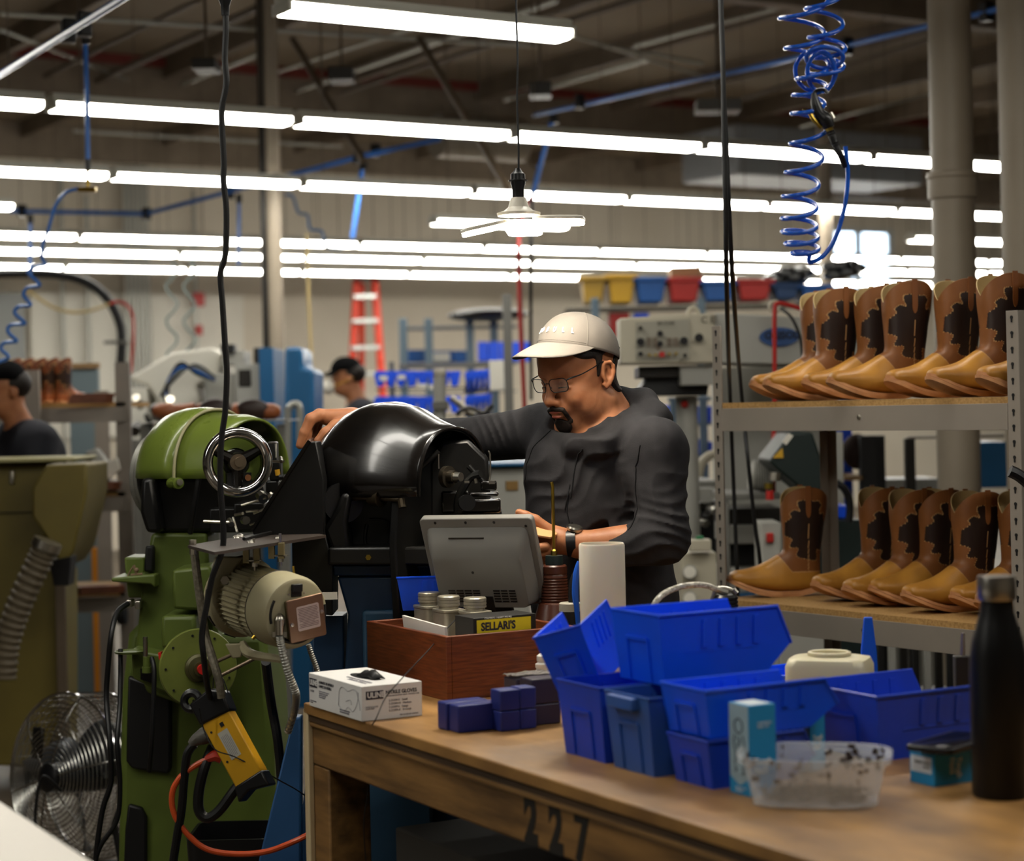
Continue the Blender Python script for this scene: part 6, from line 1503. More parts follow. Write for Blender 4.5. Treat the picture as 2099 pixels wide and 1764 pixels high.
M_cream = mat('machine_cream', 'b7b09c', .45); M_lgrey = mat('machine_light_grey', 'a5a49c', .45); M_mgrey = mat('machine_mid_grey', '6d6c66', .5)
M_bcov = mat('blue_cover', '0f5482', .4); M_felt = mat('black_felt', '060607', .9, spec=.1); M_red2 = mat('ladder_red', 'c8381e', .45); M_alu = mat('ladder_aluminium', 'b9bcb8', .35, metal=.7)
M_olive = mat('olive_paint', '6e6128', .5, c2='625624', scale=3, detail=6); M_dkg = mat('dark_green_paint', '12211f', .45); M_navy = mat('navy_tee', '14151f', .85)
M_yel = mat('yellow_tub', 'c79a22', .5); M_tblue = mat('blue_tub', '14559e', .5); M_tred = mat('red_tub', 'b02018', .5); M_card = mat('cardboard_brown', '8f7351', .8)
M_bx = M_bin
# ---- wall boards, conduits, fire alarms
def wrect(name, x0, y0, x1, y1, s, th, m, **k):
    a, b = WP(x0, y1, s), WP(x1, y0, s); ua, ub = UX.dot(a), UX.dot(b)
    return obj(name, MB(RM).bx((ua, s, min(a.z,b.z)), (ub, s+th, max(a.z,b.z))), m, **k)
tag(wrect('wall_board', 68, 603, 262, 900, 20.9, .06, M_white), 'large white wall board left of the conduit bundle', 'board', 'white boards on the far wall')
tag(wrect('wall_board', 316, 606, 498, 900, 20.9, .06, M_white), 'large white wall board right of the conduit bundle', 'board', 'white boards on the far wall')
tag(wrect('electrical_cabinet', -30, 600, 50, 905, 20.6, .3, mat('cabinet_grey','8f9290',.5)), 'tall grey electrical cabinet on the far wall at the left edge', 'cabinet')
for i in range(6):
    a = WP(266+i*9, 900, 20.75); b = WP(266+i*9, 340, 20.75); u = UX.dot(a)
    single('wall_conduit', MB(RM).cyl((u,20.75,.9), (u,20.75,b.z), .022, n=8), M_conduit, 'one of six upright galvanised conduits bundled between the white wall boards', 'conduit', 'conduit bundle on the far wall')
for i, (px, y0, lab) in enumerate(((135,330,'upright galvanised conduit over the left wall board, nearer the left edge'),(187,400,'second upright galvanised conduit over the left wall board'),(407,390,'upright conduit feeding the red alarm boxes'))):
    a = WP(px, 900, 20.8); b = WP(px, y0, 20.8); u = UX.dot(a)
    single('wall_conduit', MB(RM).cyl((u,20.8,.9), (u,20.8,b.z), .026, n=8), M_conduit, lab, 'conduit')
tag(wrect('fire_alarm', 399, 599, 419, 627, 20.7, .08, mat('alarm_red','b3201c',.4)), 'upper red fire alarm box on the white wall board', 'fire alarm')
tag(wrect('fire_alarm', 404, 666, 415, 686, 20.7, .06, bpy.data.materials['alarm_red']), 'lower small red alarm call point on the white wall board', 'fire alarm')
# ---- ladder
t = TT('step_ladder', 'tall red step ladder with aluminium steps against the far wall', 'ladder', 750, 21.4)
for a, b in (((731,575),(712,960)), ((768,572),(795,960))): tb('side_rail', [(*a,21.4),(*b,21.2)], .045, M_red2, t)
for a, b in (((742,580),(740,960)), ((765,580),(800,960))): tb('rear_leg', [(*a,21.7),(*b,22.0)], .035, M_red2, t)
for y in (607,657,712,766,820): rect('ladder_step', (726-(y-600)*.06,y-5,771+(y-600)*.07,y+5), 21.25, .08, M_alu, t)
rect('ladder_top', (722,553,778,574), 21.3, .25, M_blk, t)
# ---- far steel shelving with blue totes
t = TT('steel_shelving', 'low blue grey steel shelving against the far wall', 'shelving', 940, 17.0); M_bgr = mat('blue_grey_steel', '5f7280', .5)
for px in (826,878,963,1012): rect('post', (px,652,px+8,1050), 17.0, .04, M_bgr, t, floor=0)
for y in (665,742,800): rect('shelf_board', (826,y,1060,y+7), 17.0, .6, M_bgr, t)
for i, (x0,x1,y0,m) in enumerate(((830,876,716,M_tblue),(884,930,718,M_tblue),(932,962,718,M_tblue))):
    tag(rect('tote', (x0,y0,x1,742), 17.1, .4, m), ['blue tote at the left end of the far low shelving','blue tote in the middle of the far low shelving','third blue tote on the far low shelving'][i], 'tote', 'totes on the far shelving')
tag(rect('paper_label', (888,722,922,741), 17.08, .01, M_white), 'white paper label on the middle far tote', 'label')
for i in range(5): tag(rect('tote', (980+i*22,700,1000+i*22,740), 16.2, .4, M_bin), 'bright blue tote, %s of the row left of the tall grey post' % od[i], 'tote', 'bright blue totes on shelving')
single('grey_bundle', MB().ell(P(1000,645,16.8), (.35,.3,.06)), M_dark, 'dark folded bundle lying on top of the far shelving', 'bundle')
# ---- slanted bin racks behind the machine
t = TT('bin_rack', 'louvred rack carrying rows of small blue bins behind the black machine', 'rack', 880, 11.5)
rect('top_rail', (818,741,1004,756), 11.6, .05, M_mgrey, t); rect('post', (800,741,808,900), 11.7, .05, M_mgrey, t, floor=0); rect('post', (1000,741,1008,900), 11.7, .05, M_mgrey, t, floor=0)
rect('middle_rail', (770,792,1004,800), 11.7, .05, M_dark, t); rect('lower_rail', (770,850,1004,858), 11.7, .05, M_dark, t)
def sbin(x0, y0, x1, y1, D, lab, grp):
    sh = 14; o = poly('small_bin', [(x0,y0+6),(x0+sh*.4,y0),(x1+sh*.4,y0),(x1,y1-4),(x1-6,y1),(x0+6,y1)], D, .12, M_bin, bevel=.004)
    return tag(o, lab, 'bin', grp)
for r_, (y0, y1) in enumerate(((760,792),(812,846))):
    for i in range(8): sbin(766+i*22, y0, 785+i*22, y1, 11.3, '%s small blue bin from the left in the %s row of the louvred rack' % (od[i], ('upper','lower')[r_]), 'small blue bins on the louvred rack')
for r_, (y0, y1) in enumerate(((756,802),(806,850))):
    for i in range(5): sbin(952+i*10.5, y0+(4-i), 960+i*10.5, y1+(4-i), 11.0, '%s blue bin edge in the %s stack at the right end of the rack' % (od[i], ('upper','lower')[r_]), 'stacked blue bins at the rack end')
for i, (a, b) in enumerate(((778,770),(815,768),(858,786),(880,788))): tag(rect('bin_card', (a,b,a+16,b+10), 11.25, .004, M_white), 'white card on a small blue bin of the louvred rack', 'card', 'cards on the small bins')
rect_ = rect('steel_post', (1035,602,1048,860), 10.6, .06, M_mgrey, floor=0); tag(rect_, 'tall grey steel post left of the grey cap', 'post')
tag(rect('hanging_sheet', (1004,738,1034,800), 10.9, .02, M_white), 'white sheet hanging beside the tall grey steel post', 'sheet')
t = TT('pneumatic_press', 'grey pneumatic cylinder press behind the black dome', 'press', 900, 8.6); rect('base_table', (800,862,1010,900), 8.6, .5, M_mgrey, t, floor=0)
m = MB(); m.cyl(P(901,862,8.6), P(901,760,8.6), .028, n=20); obj('cylinder', m, M_lgrey, t, w=True); rect('cylinder_cap', (888,756,914,770), 8.57, .06, M_steel, t); tb('lever', [(925,815,8.5),(955,838,8.5),(972,850,8.5)], .014, M_steel, t); rect('clamp', (886,822,918,840), 8.55, .08, M_mgrey, t); tb('hose', [(935,850,8.4),(960,835,8.4),(990,845,8.4),(1010,830,8.4)], .01, M_blk, t, sub=4)
# ---- background people
def person2(name, lab, D, head, hr, fac, shirt, capm, parts, tee=None):
    t = top('person', lab, 'person', (P(head[0],head[1],D).x, D, 0)); H = P(*head, D)
    return t, H
def simple_person(lab, D, hc, fdir, k, mask=False):
    "small figure: hc = head centre pixel, fdir = facing (x,y), stands on the floor"
    H = P(*hc, D); f_ = Vector((fdir[0], fdir[1], 0)).normalized(); l_ = Vector((-f_.y, f_.x, 0))
    t = top('person', lab, 'person', (H.x, H.y, 0)); w_ = lambda a, b, z: tuple(H + f_*a + l_*b + Vector((0,0,z)))
    R_ = [[f_.x,l_.x,0],[f_.y,l_.y,0],[0,0,1]]
    hd = [E(w_(-.005,0,.03),(.098,.077,.085),.02,'+',R_), E(w_(.025,0,-.05),(.07,.06,.07),.03,'+',R_), C(w_(.09,0,-.005),w_(.112,0,-.035),.010,.013,.012), E(w_(-.01,.078,-.01),(.02,.01,.03),.006,'+',R_), E(w_(-.01,-.078,-.01),(.02,.01,.03),.006,'+',R_), E(w_(.09,0,-.075),(.015,.025,.01),.01,'+',R_),
          C(w_(-.03,0,-.07), w_(-.075,0,-.19), .055,.065,.03)]
    arm = []
    for y in (1,-1): arm += [C(w_(-.09,.18*y,-.21), w_(-.02,.24*y,-.48), .05,.043,.03), C(w_(-.02,.24*y,-.48), w_(.20,.16*y,-.62), .04,.028,.02), E(w_(.25,.14*y,-.63),(.05,.035,.022),.02,'+',R_)] + [C(w_(.28,(.115+.018*i)*y,-.63), w_(.33,(.115+.018*i)*y,-.65), .009,.007,.003) for i in range(4)] + [C(w_(.24,.115*y,-.63), w_(.28,.09*y,-.64), .011,.008,.004)]
    trunk = [C(w_(-.1,0,-.27), w_(-.1,0,-.85), .12,.12,.05)]
    leg = [C(w_(-.1,.09*y,-.85), w_(-.1,.1*y,-H.z+.05), .07,.045,.04) for y in (1,-1)]
    B_ = hd + arm + trunk + leg; lo = (H.x-.5, H.y-.5, -.0); hi = (H.x+.5, H.y+.5, H.z+.2)
    obj('body', sdf_mesh(lambda p,c,R: field(B_,p,c,R), lo, hi, .0085), SK, t, w=True, smooth=180)
    sh = [C(w_(-.1,.08,-.29), w_(-.1,-.08,-.29), .135,.135,.05), C(w_(-.1,0,-.4), w_(-.1,0,-.9), .155,.16,.06), C(w_(-.08,.12,-.215), w_(-.08,-.12,-.215), .085,.085,.05)]
    for y in (1,-1): sh += [C(w_(-.09,.18*y,-.22), w_(-.045,.235*y,-.42), .072,.066,.03)]
    obj('shirt', sdf_mesh(lambda p,c,R: field(sh,p,c,R), lo, hi, .010), M_navy, t, w=True, smooth=180, label='dark navy T-shirt')
    tr_ = [C(w_(-.1,.085*y,-.88), w_(-.1,.1*y,-H.z+.06), .10,.065,.04) for y in (1,-1)]
    obj('trousers', sdf_mesh(lambda p,c,R: field(tr_,p,c,R), lo, hi, .012), M_pants, t, w=True, smooth=180)
    hr_ = [E(w_(-.03,0,.03),(.09,.086,.075),.01,'+',R_)]
    cutp = np.array(w_(.05,0,.0), np.float32); fv = np.array(tuple(f_), np.float32)
    obj('hair', sdf_mesh(lambda p,c,R: np.maximum(field(hr_,p), ((p-cutp)@fv)), (H.x-.15,H.y-.15,H.z-.1), (H.x+.15,H.y+.15,H.z+.15), .006), M_hair, t, w=True, smooth=180)
    CMx = Matrix((f_, l_, Vector((0,0,1)))).transposed().to_4x4(); CMx.translation = H + Vector((0,0,.045))
    m = MB(CMx); m.loft([[crown(2*math.pi*i/36, math.pi/2*j/9*.999) for i in range(36)] for j in range(10)], cap=False)
    co_ = obj('cap', m, M_felt, t, w=True, smooth=80, solid=.002); m = MB(CMx)
    m.loft([[Vector((.1*math.cos(rad(a))+.07*t_*math.cos(rad(a*.7)), .085*math.sin(rad(a)), .004-.03*t_-1.5*(.085*math.sin(rad(a)))**2*t_)) for t_ in (0,.5,1)] for a in range(-60,61,12)], cap=False, closed=False)
    obj('brim', m, M_felt, co_, w=True, smooth=60, solid=.003)
    if mask: obj('dust_mask', MB(CMx).ell((.118,0,-.10), (.045,.05,.05)), M_white, t, w=True, label='white dust mask'); obj('mask_strap', MB(CMx).tube([(.09,.04,-.1),(.0,.085,-.06),(-.08,.05,-.03)], .003, 6, sub=3), M_yel, t, w=True)
    return t
simple_person('person in a black cap and white dust mask, looking down by the far ladder', 12.4, (712,774), (-1,-.15), 1, True)
pl_ = simple_person('person in a black cap and dark T-shirt bending over a bench at the left edge', 8.55, (10,800), (-.8,-.6), 1)
# ---- big machine head with control panel
t = TT('press_machine', 'large cream machine head with knob panel and oval blue badge behind the man', 'machine', 1400, 7.9)
fa = [(1270,652),(1466,641),(1466,744),(1272,746)]
poly('control_housing', fa, 7.6, .25, M_cream, t, bevel=.006)
poly('side_housing', [(1466,641),(1760,655),(1760,748),(1725,765),(1690,748),(1466,744)], 7.62, .5, M_lgrey, t, bevel=.006)
poly('panel_plate', [(1303,660),(1413,653),(1413,738),(1303,738)], 7.595, .005, mat('panel_plate','9c988a',.5), t, bevel=0)
random.seed(9)
for i, (x, y, r) in enumerate(((1313,672,4),(1313,700,8),(1353,683,6),(1353,704,6),(1402,698,8),(1433,692,9),(1313,725,5),(1331,727,3),(1344,727,3),(1372,725,3),(1386,724,3),(1404,728,4))):
    obj('knob', MB().cyl(P(x,y,7.59), P(x,y,7.565), r*7.6/F, n=14), M_blk if r > 3 else bpy.data.materials['brass'], t, w=True)
obj('red_button', MB().cyl(P(1357,726,7.59), P(1357,726,7.565), .012, n=14), M_tred, t, w=True)
for x in (1326,1339,1368,1381): rect('switch_block', (x,692,x+9,710), 7.588, .01, mat_sw if 'mat_sw' in globals() else globals().setdefault('mat_sw', mat('switch_brown','6f6253',.5)), t, bevel=0)
def bgtext(body, px, py, D, hpx, m, par, name='lettering', **k): return text(name, body, Matrix.Translation(P(px, py, D)) @ Matrix.Rotation(rad(90), 4, 'X') @ Matrix.Rotation(-RHO, 4, 'Z') if False else Matrix.Translation(P(px, py, D)) @ Matrix.Rotation(rad(90), 4, 'X'), hpx*D/F*1.35, m, par, w=True, **k)
bgtext('SP-7100', 1347, 663, 7.59, 8, M_ink, t); bgtext('C E', 1437, 656, 7.59, 14, M_ink, t)
obj('lifting_eye', MB().torus(P(1421,642,7.75), .021, .008, z=(0,1,0)), M_cream, t, w=True)
obj('oval_badge', MB().lathe([(0,0),(1,0),(1,.004),(0,.004)], frame(P(1597,690,7.61), z=(0,-1,0), x=(1,0,0)) @ Matrix.Diagonal((.078,.037,1,1)), 32), mat('badge_blue','2a4f86',.4), t, w=True)
bgtext('ORISOL', 1567, 688, 7.6, 15, M_ink, t, bold=.001)
rect('under_block', (1310,748,1440,775), 7.7, .3, M_dark, t); poly('under_arm', [(1330,772),(1455,772),(1450,810),(1300,812)], 7.75, .3, M_black, t); rect('side_bracket', (1395,748,1465,790), 7.65, .1, M_lgrey, t); rect('rear_body', (1490,748,1690,1400), 8.3, .4, M_lgrey, t, floor=0)
obj('pillar', MB().cyl(P(1407,812,7.9), Vector((P(1407,812,7.9).x, 7.9, 0)), .044, n=24), M_lgrey, t, w=True)
obj('red_knob', MB().ell(P(1403,828,7.84), (.016,.016,.016)), M_tred, t, w=True)
t = TT('steel_shelving', 'pale steel frame with blue bins showing under the large cream machine head', 'frame', 1450, 9.6)
rect('upright', (1440,820,1450,1120), 9.6, .05, M_bgr, t, floor=0); rect('upright', (1380,820,1388,1120), 9.6, .05, M_bgr, t, floor=0); rect('cross_bar', (1370,812,1480,822), 9.6, .05, M_bgr, t); rect('cross_bar', (1370,866,1480,873), 9.6, .4, M_bgr, t); rect('cross_bar', (1370,930,1480,938), 9.6, .4, M_bgr, t)
for i, r in enumerate(((1352,830,1383,866),(1424,832,1439,866),(1450,832,1462,866),(1425,900,1439,930),(1450,905,1462,930))): tag(rect('tote', r, 9.7, .3, M_bin), 'bright blue tote, %s of those seen between the man and the rack post' % od[i], 'tote', 'blue totes beside the rack post')
# ---- coloured tubs on high shelving
t = TT('tub_shelving', 'dark steel shelving holding the coloured tubs', 'shelving', 1400, 13.2)
rect('shelf_board', (1160,622,1700,632), 13.2, .6, M_mgrey, t); rect('shelf_board', (1160,700,1700,708), 13.2, .6, M_mgrey, t)
for px in (1218,1436,1690): rect('post', (px,610,px+10,900), 13.2, .05, M_bgr, t, floor=0)
def tub(x0, x1, y0, y1, m, lab, dx=8):
    D = 13.3; v0 = [P(x0+dx,y1,D), P(x1-dx,y1,D)]; zb0 = [P(1160,622,13.2).z, P(1700,622,13.2).z]
    for q in v0: q.z = max(q.z, max(zb0)+.002); v1 = [P(x0,y0,D), P(x1,y0,D)]
    mb = MB(); d = .42; mb.loft([[v0[0], v0[1], v0[1]+Vector((0,d,0)), v0[0]+Vector((0,d,0))], [v1[0], v1[1], v1[1]+Vector((0,d,0)), v1[0]+Vector((0,d,0))]])
    mb2 = MB(); mb2.loft([[v1[0]+Vector((-.02,-.02,-.03)), v1[1]+Vector((.02,-.02,-.03)), v1[1]+Vector((.02,d+.02,-.03)), v1[0]+Vector((-.02,d+.02,-.03))], [v1[0]+Vector((-.02,-.02,0)), v1[1]+Vector((.02,-.02,0)), v1[1]+Vector((.02,d+.02,0)), v1[0]+Vector((-.02,d+.02,0))]])
    t = top('storage_tub', lab, 'tub', P((x0+x1)/2, y1, D), 'coloured tubs on the high shelf'); obj('tub_body', mb, m, t, w=True, bevel=.01); obj('rim', mb2, m, t, w=True, bevel=.006); return t
tub(1192,1242,566,620,mat('yellow_tub_dull','a8842a',.5),'duller yellow tub at the left end of the coloured row'); tub(1246,1302,562,622,M_yel,'bright yellow tub next to the first blue tub')
tub(1304,1366,567,624,M_tblue,'blue tub between the yellow and the first red tub'); tub(1370,1436,568,626,M_tred,'red tub under the cardboard box'); tub(1440,1508,574,628,M_tblue,'blue tub between the two red tubs'); tub(1512,1582,572,630,M_tred,'red tub right of the two black hanging cables')
tub(1586,1640,580,632,mat('dark_blue_tub','0e3560',.5),'dark blue tub heaped with black bags, left of the far column'); tub(1642,1700,582,634,M_tblue,'blue tub behind the far column')
tag(rect('cardboard_box', (1376,545,1438,567), 13.4, .3, M_card), 'flat cardboard box on top of the red tub', 'box')
random.seed(4)
for i, (x, y) in enumerate(((1610,575),(1650,565),(1735,560))):
    m = MB(); M0 = P(x,y,13.4)
    for k in range(7): m.ell(M0 + Vector((random.uniform(-.1,.1), random.uniform(-.1,.1), random.uniform(-.03,.05))), (random.uniform(.05,.1),)*2 + (random.uniform(.03,.06),), n=9, k=5)
    single('plastic_bag', m, mat('black_bag','17181a',.25,spec=.7) if i == 0 else bpy.data.materials['black_bag'], ['crumpled black bag on the dark blue tub','crumpled black bag left of the far column','crumpled black bag right of the far column'][i], 'bag', 'crumpled bags on the tubs', smooth=0)
for i, (x0,x1) in enumerate(((1250,1290),(1300,1330))): tag(rect('tote', (x0,640,x1,690), 13.3, .3, M_tred if i == 0 else M_bin), ['dull red tote under the yellow tubs','blue tote under the yellow tubs'][i], 'tote')
# ---- left rack with boots, parts
RL2 = yawm((P(258,900,9.2).x, 9.2, 0), 150)
t = TT('boot_rack', 'grey steel rack with brown boots and soles behind the olive machine', 'rack', 200, 9.6)
for px, D, y0 in ((256,9.0,742),(70,8.95,758),(212,10.1,800)): rect('post', (px-9,y0,px+9,1300), D, .03, M_rack, t, floor=0, bevel=0)
sp = MB()
for k in range(40): sp.box(P(256,760+k*13,9.097), (.006,.001,.012))
obj('key_slots', sp, M_white, t, w=True)
for i, y in enumerate((829,1015,1222)):
    a = P(0,y,8.9).z; xa = P(-20,y,8.9).x; xb = P(248,y,8.9).x
    obj('shelf_board', MB().bx((xa,9.0,a-.02), (xb,9.6,a)), M_chip, t, w=True); obj('beam', MB().bx((xa,8.98,a-.09), (xb,9.0,a-.02)), M_rack, t, w=True)
for i, px in enumerate((135,250)): obj('caster', MB().cyl(P(px,1262,8.9)+Vector((-.02,0,0)), P(px,1262,8.9)+Vector((.02,0,0)), .04, n=20), M_black, t, w=True)
L1b = mat('far_boot_leather', '7a4427', .5, c2='5f3219', scale=12, bump=.2); L2b = mat('far_boot_vamp', '8f4f2a', .45)
zt0 = P(100,829,8.9).z
mats_b = None
src = bp_[0]
alt = None
for i, px in enumerate((28,54,80,105,130)):
    p = P(px+4, 829, 9.2+.02*i); M = Matrix.Translation((p.x, p.y, zt0+.001)) @ Matrix.Rotation(rad(70), 4, 'Z') @ Matrix.Diagonal((.75,.62,.75,1))
    if alt is None:
        alt = make_boot(M, 'x', 'brown boots on the left rack', L1b, L2b, L3, 6)
        alt['label'] = 'first dark brown boot from the left on the left rack'
    else: dup(alt, M, '%s dark brown boot from the left on the left rack' % od[i], 'brown boots on the left rack')
def soles(px, py, D, n, lab):
    t = top('sole_stack', lab, 'leather soles', P(px, py, D))
    for k in range(n):
        p = P(px+random.uniform(-4,4), py-k*5-2, D); obj('sole', MB(frame(p, x=(1,.3,0))).prism([(x*.9, y*.9) for x, y in ((-.1,-.03),(0,-.028),(.08,-.04),(.12,-.02),(.12,.02),(.08,.04),(0,.028),(-.1,.03))], -.006, .006), L1b, t, w=True)
    return t
soles(186,826,8.9,4,'stack of brown soles on the upper board of the left rack'); soles(200,1003,8.9,3,'stack of brown soles on the middle board of the left rack'); soles(176,1215,8.9,3,'stack of brown soles on the bottom board of the left rack'); soles(205,1215,8.85,3,'second stack of brown soles on the bottom board of the left rack')
tag(rect('spray_can', (188,1122,206,1165), 10.4, .08, mat('orange_can','c47a12',.5), floor=0), 'tall orange container standing behind the left rack', 'container')
t = TT('backing_board', 'grey panel with a wooden top edge standing behind the left rack', 'panel', 170, 10.6); rect('panel', (146,755,200,1010), 10.6, .05, mat('slate_panel','6b7a80',.6), t, floor=.0); rect('wooden_edge', (146,743,200,756), 10.58, .07, M_card, t)
t = TT('clamping_tool', 'small white and black clamping machine on the left rack', 'machine', 210, 9.0); poly('arm', [(176,925),(196,918),(232,965),(218,985)], 9.0, .08, M_lgrey, t); tb('lever', [(178,930,8.95),(186,960,8.95),(180,990,8.95)], .018, M_blk, t); poly('plate', [(198,955),(240,938),(246,962),(210,990)], 8.95, .02, M_white, t); rect('foot', (180,985,240,1012), 9.0, .15, M_dark, t)
# ---- white machine with hoses, blue covers
t = TT('lasting_machine', 'white machine with a sloping cover and a loop of black hoses', 'machine', 400, 11.0)
poly('sloping_cover', [(262,775),(350,722),(430,712),(455,725),(450,765),(400,790),(420,840),(340,850),(300,790)], 11.0, .6, M_white, t, bevel=.02)
rect('base', (265,845,560,1000), 11.1, .6, M_mgrey, t, floor=0); rect('grey_head', (420,765,480,850), 10.9, .4, M_lgrey, t); rect('leg_panel', (268,795,300,900), 10.95, .3, M_white, t, floor=0)
rect('screen_box', (484,745,542,850), 10.7, .3, M_lgrey, t); rect('screen', (489,757,514,792), 10.69, .01, M_dark, t); rect('rear_box', (455,718,500,748), 10.9, .3, M_lgrey, t); rect('dark_fitting', (452,705,480,722), 10.85, .1, M_blk, t); rect('dark_fitting', (520,712,545,745), 10.85, .1, M_dark, t)
for i in range(7):
    k = i*7; tb('hose', [(440,780-i,10.8),(400,765-i*3,10.75),(372-k*.3,742+k*.8,10.7),(350-k*.5,770+k,10.7),(345-k*.2,810,10.7),(365-k*.6,850,10.7)], .008, [M_blk,M_blk,M_bluepipe,M_blk,M_conduit,M_blk,M_blk][i], t, sub=5, n=6)
random.seed(2)
t = TT('machine_linkage', 'dark jumble of valves and levers under the white machine', 'machine', 300, 10.2)
for i in range(16):
    x, y = random.uniform(270,345), random.uniform(830,930); tb('linkage', [(x,y,10.2),(x+random.uniform(-25,25),y+random.uniform(-25,25),10.1)], random.uniform(.012,.03), random.choice([M_blk,M_dark,M_steel]), t, n=7)
rect('stand', (272,900,300,1000), 10.3, .2, M_mgrey, t, floor=0)
tag(poly('machine_cover', [(583,712),(612,709),(620,720),(622,753),(644,757),(644,1464),(583,1464)], 9.9, .5, M_bcov, bevel=.02), 'bright blue rounded machine cover right of the slim column', 'machine cover')
tag(rect('machine_cover', (538,712,560,1080), 10.6, .5, M_bcov, floor=0), 'blue machine cover left of the slim column', 'machine cover')
tag(rect('grinding_machine', (594,905,640,1080), 10.5, .4, M_mgrey, floor=0), 'pale grey machine body between the two stitching machines', 'machine')
tb_ = TT('dust_pipe', 'bent grey dust pipe in front of the blue cover', 'pipe', 600, 9.6); tb('pipe', [(590,1452,9.6),(590,1200,9.6),(590,870,9.6),(592,838,9.6),(604,828,9.6),(614,838,9.6),(616,905,9.6)], .018, M_conduit, tb_, sub=5)
t = TT('side_table', 'grey steel table carrying boots lying on their sides', 'table', 440, 8.2)
rect('table_top', (292,860,590,869), 8.2, .5, M_mgrey, t); 
for px in (296,575): rect('leg', (px,869,px+10,1300), 8.25, .04, M_mgrey, t, floor=0)
rect('lower_shelf', (292,1010,590,1018), 8.2, .5, M_mgrey, t)
def lying(px0, px1, py, D, lab, dark=False):
    t = top('lying_boot', lab, 'boot', P((px0+px1)/2, py, D), 'boots lying on the grey table'); a, b = P(px0,py,D), P(px1,py,D); L_ = (b-a).length
    m = MB(frame(a, x=(0,0,1), z=(b-a))); m.lathe([(0,0),(.03,.004),(.045,.03),(.048,.08),(.036,L_*.5),(.042,L_*.75),(.05,L_-.01),(.045,L_)], n=20, sx=.75); obj('boot_body', m, L2b, t, w=True, smooth=80)
    if dark: obj('dark_inlay', MB().ell(P((px0*.4+px1*.6), py-4, D-.035), (.07,.02,.045)), L3, t, w=True)
    return t
lying(313,400,842,8.3,'brown boot lying at the left end of the grey table'); lying(395,470,842,8.35,'brown boot lying in the middle of the grey table', True); lying(576,478,843,8.3,'brown boot lying at the right with its toe beside the column', True)
# ---- olive machine with corrugated hose
t = TT('dust_collector', 'olive painted machine with sloped shoulder and ribbed hose at the left edge', 'machine', 80, 7.6)
poly('main_body', [(-80,950),(95,948),(95,1100),(126,1180),(126,1570),(-80,1570)], 7.9, .3, M_olive, t, bevel=.01)
rect('top_rim', (-80,937,152,950), 7.8, .42, mat('pale_olive_edge','9a9468',.4), t)
poly('shoulder', [(66,1000),(95,952),(178,950),(178,1010),(150,1130),(128,1165),(92,1095),(66,1060)], 7.6, .4, M_olive, t, bevel=.01)
rect('latch', (20,965,27,992), 7.88, .02, M_steel, t); rect('dark_strip', (-80,1048,78,1054), 7.89, .01, M_dark, t); poly('dark_outlet', [(100,1150),(146,1140),(140,1200),(110,1200)], 7.55, .1, M_black, t)  # includes a thin dark strip across the front of the olive body
pts = spline([P(94,1118,7.4), P(80,1150,7.4), P(52,1210,7.4), P(28,1270,7.4), P(12,1330,7.4), P(6,1390,7.4)], 16); obj('ribbed_hose', MB().tube(pts, [(.052 if (i//2)%2 else .045) for i in range(len(pts))], 16), mat('hose_brown_grey','5c5240',.5), t, w=True); obj('hose_clamp', MB().cyl(P(99,1108,7.4), P(92,1124,7.4), .056, n=24), M_steel, t, w=True); 
rect('tail_plate', (120,1150,132,1570), 7.85, .02, M_brown, t)
# ---- drop hoses at left
t = top('air_drop', 'blue vertical air drop with brass tee at the upper left', 'pipe', P(178,200,8.0))
tb('pipe_run', [(175,92,8.0),(178,200,8.0),(180,330,8.0)], .0105, M_bluepipe, t); tb('connector', [(170,45,8.0),(174,70,8.0),(176,92,8.0)], .018, M_blk, t); tb('connector', [(180,326,8.0),(180,350,8.0)], .013, M_blk, t); tb('connector', [(180,348,8.0),(180,384,8.0)], .007, bpy.data.materials['brass'], t); tb('brass_tee', [(160,387,8.0),(197,388,8.0)], .012, bpy.data.materials['brass'], t)
hz = [(162,387),(145,390),(130,398),(112,425),(98,475),(88,500),(86,530),(95,541),(70,546),(58,560),(80,580),(78,586),(55,590),(48,605),(62,622),(60,626),(38,628),(30,642),(50,660),(48,664),(22,666),(16,680),(34,697),(32,700),(8,703),(2,716),(18,732),(-10,745),(-30,760)]
tb('hose', [(a,b,8.0) for a, b in hz], .0075, M_bluepipe, t, sub=3, n=6)
def drop(p, lab, D, r=.012): 
    t = top('air_drop', lab, 'pipe', P(*p[0], D)); tb('pipe_run', [(*q, D) for q in p], r, M_bluepipe, t); tb('connector', [(*p[0],D),(p[0][0],p[0][1]+18,D)], r*1.8, M_blk, t); return t
drop([(62,440),(62,560)], 'blue air drop hanging by the left edge below the second light row', 13.6); drop([(490,398),(489,545)], 'blue air drop just right of the dangling power cord', 13.5); drop([(745,330),(735,400),(722,488)], 'slanting blue air drop above the ladder', 12.6, .016); drop([(1135,235),(1110,330),(1092,400)], 'slanting blue air drop behind the hanging lamp', 11.8, .016)
tb_ = top('hanging_hose', 'thin blue zigzag hose left of the far ladder', 'hose', P(640,420,14)); tb('hose', [(a,b,14) for a, b in ((585,400),(600,402),(612,436),(630,440),(636,470),(660,474),(668,505),(700,510))], .011, mat('faded_blue','4f78a8',.5), tb_, sub=3)
for x0, lab in ((352,'left wavy grey coiled hose hanging before the white wall board'),(388,'right wavy grey coiled hose hanging before the white wall board')):
    q = top('hanging_hose', lab, 'hose', P(x0,600,13)); tb('hose', [(x0+12*math.sin(k*1.5), 535+k*17, 13) for k in range(17)], .009, mat('grey_hose','7f8c88',.5), q, sub=4, n=6)
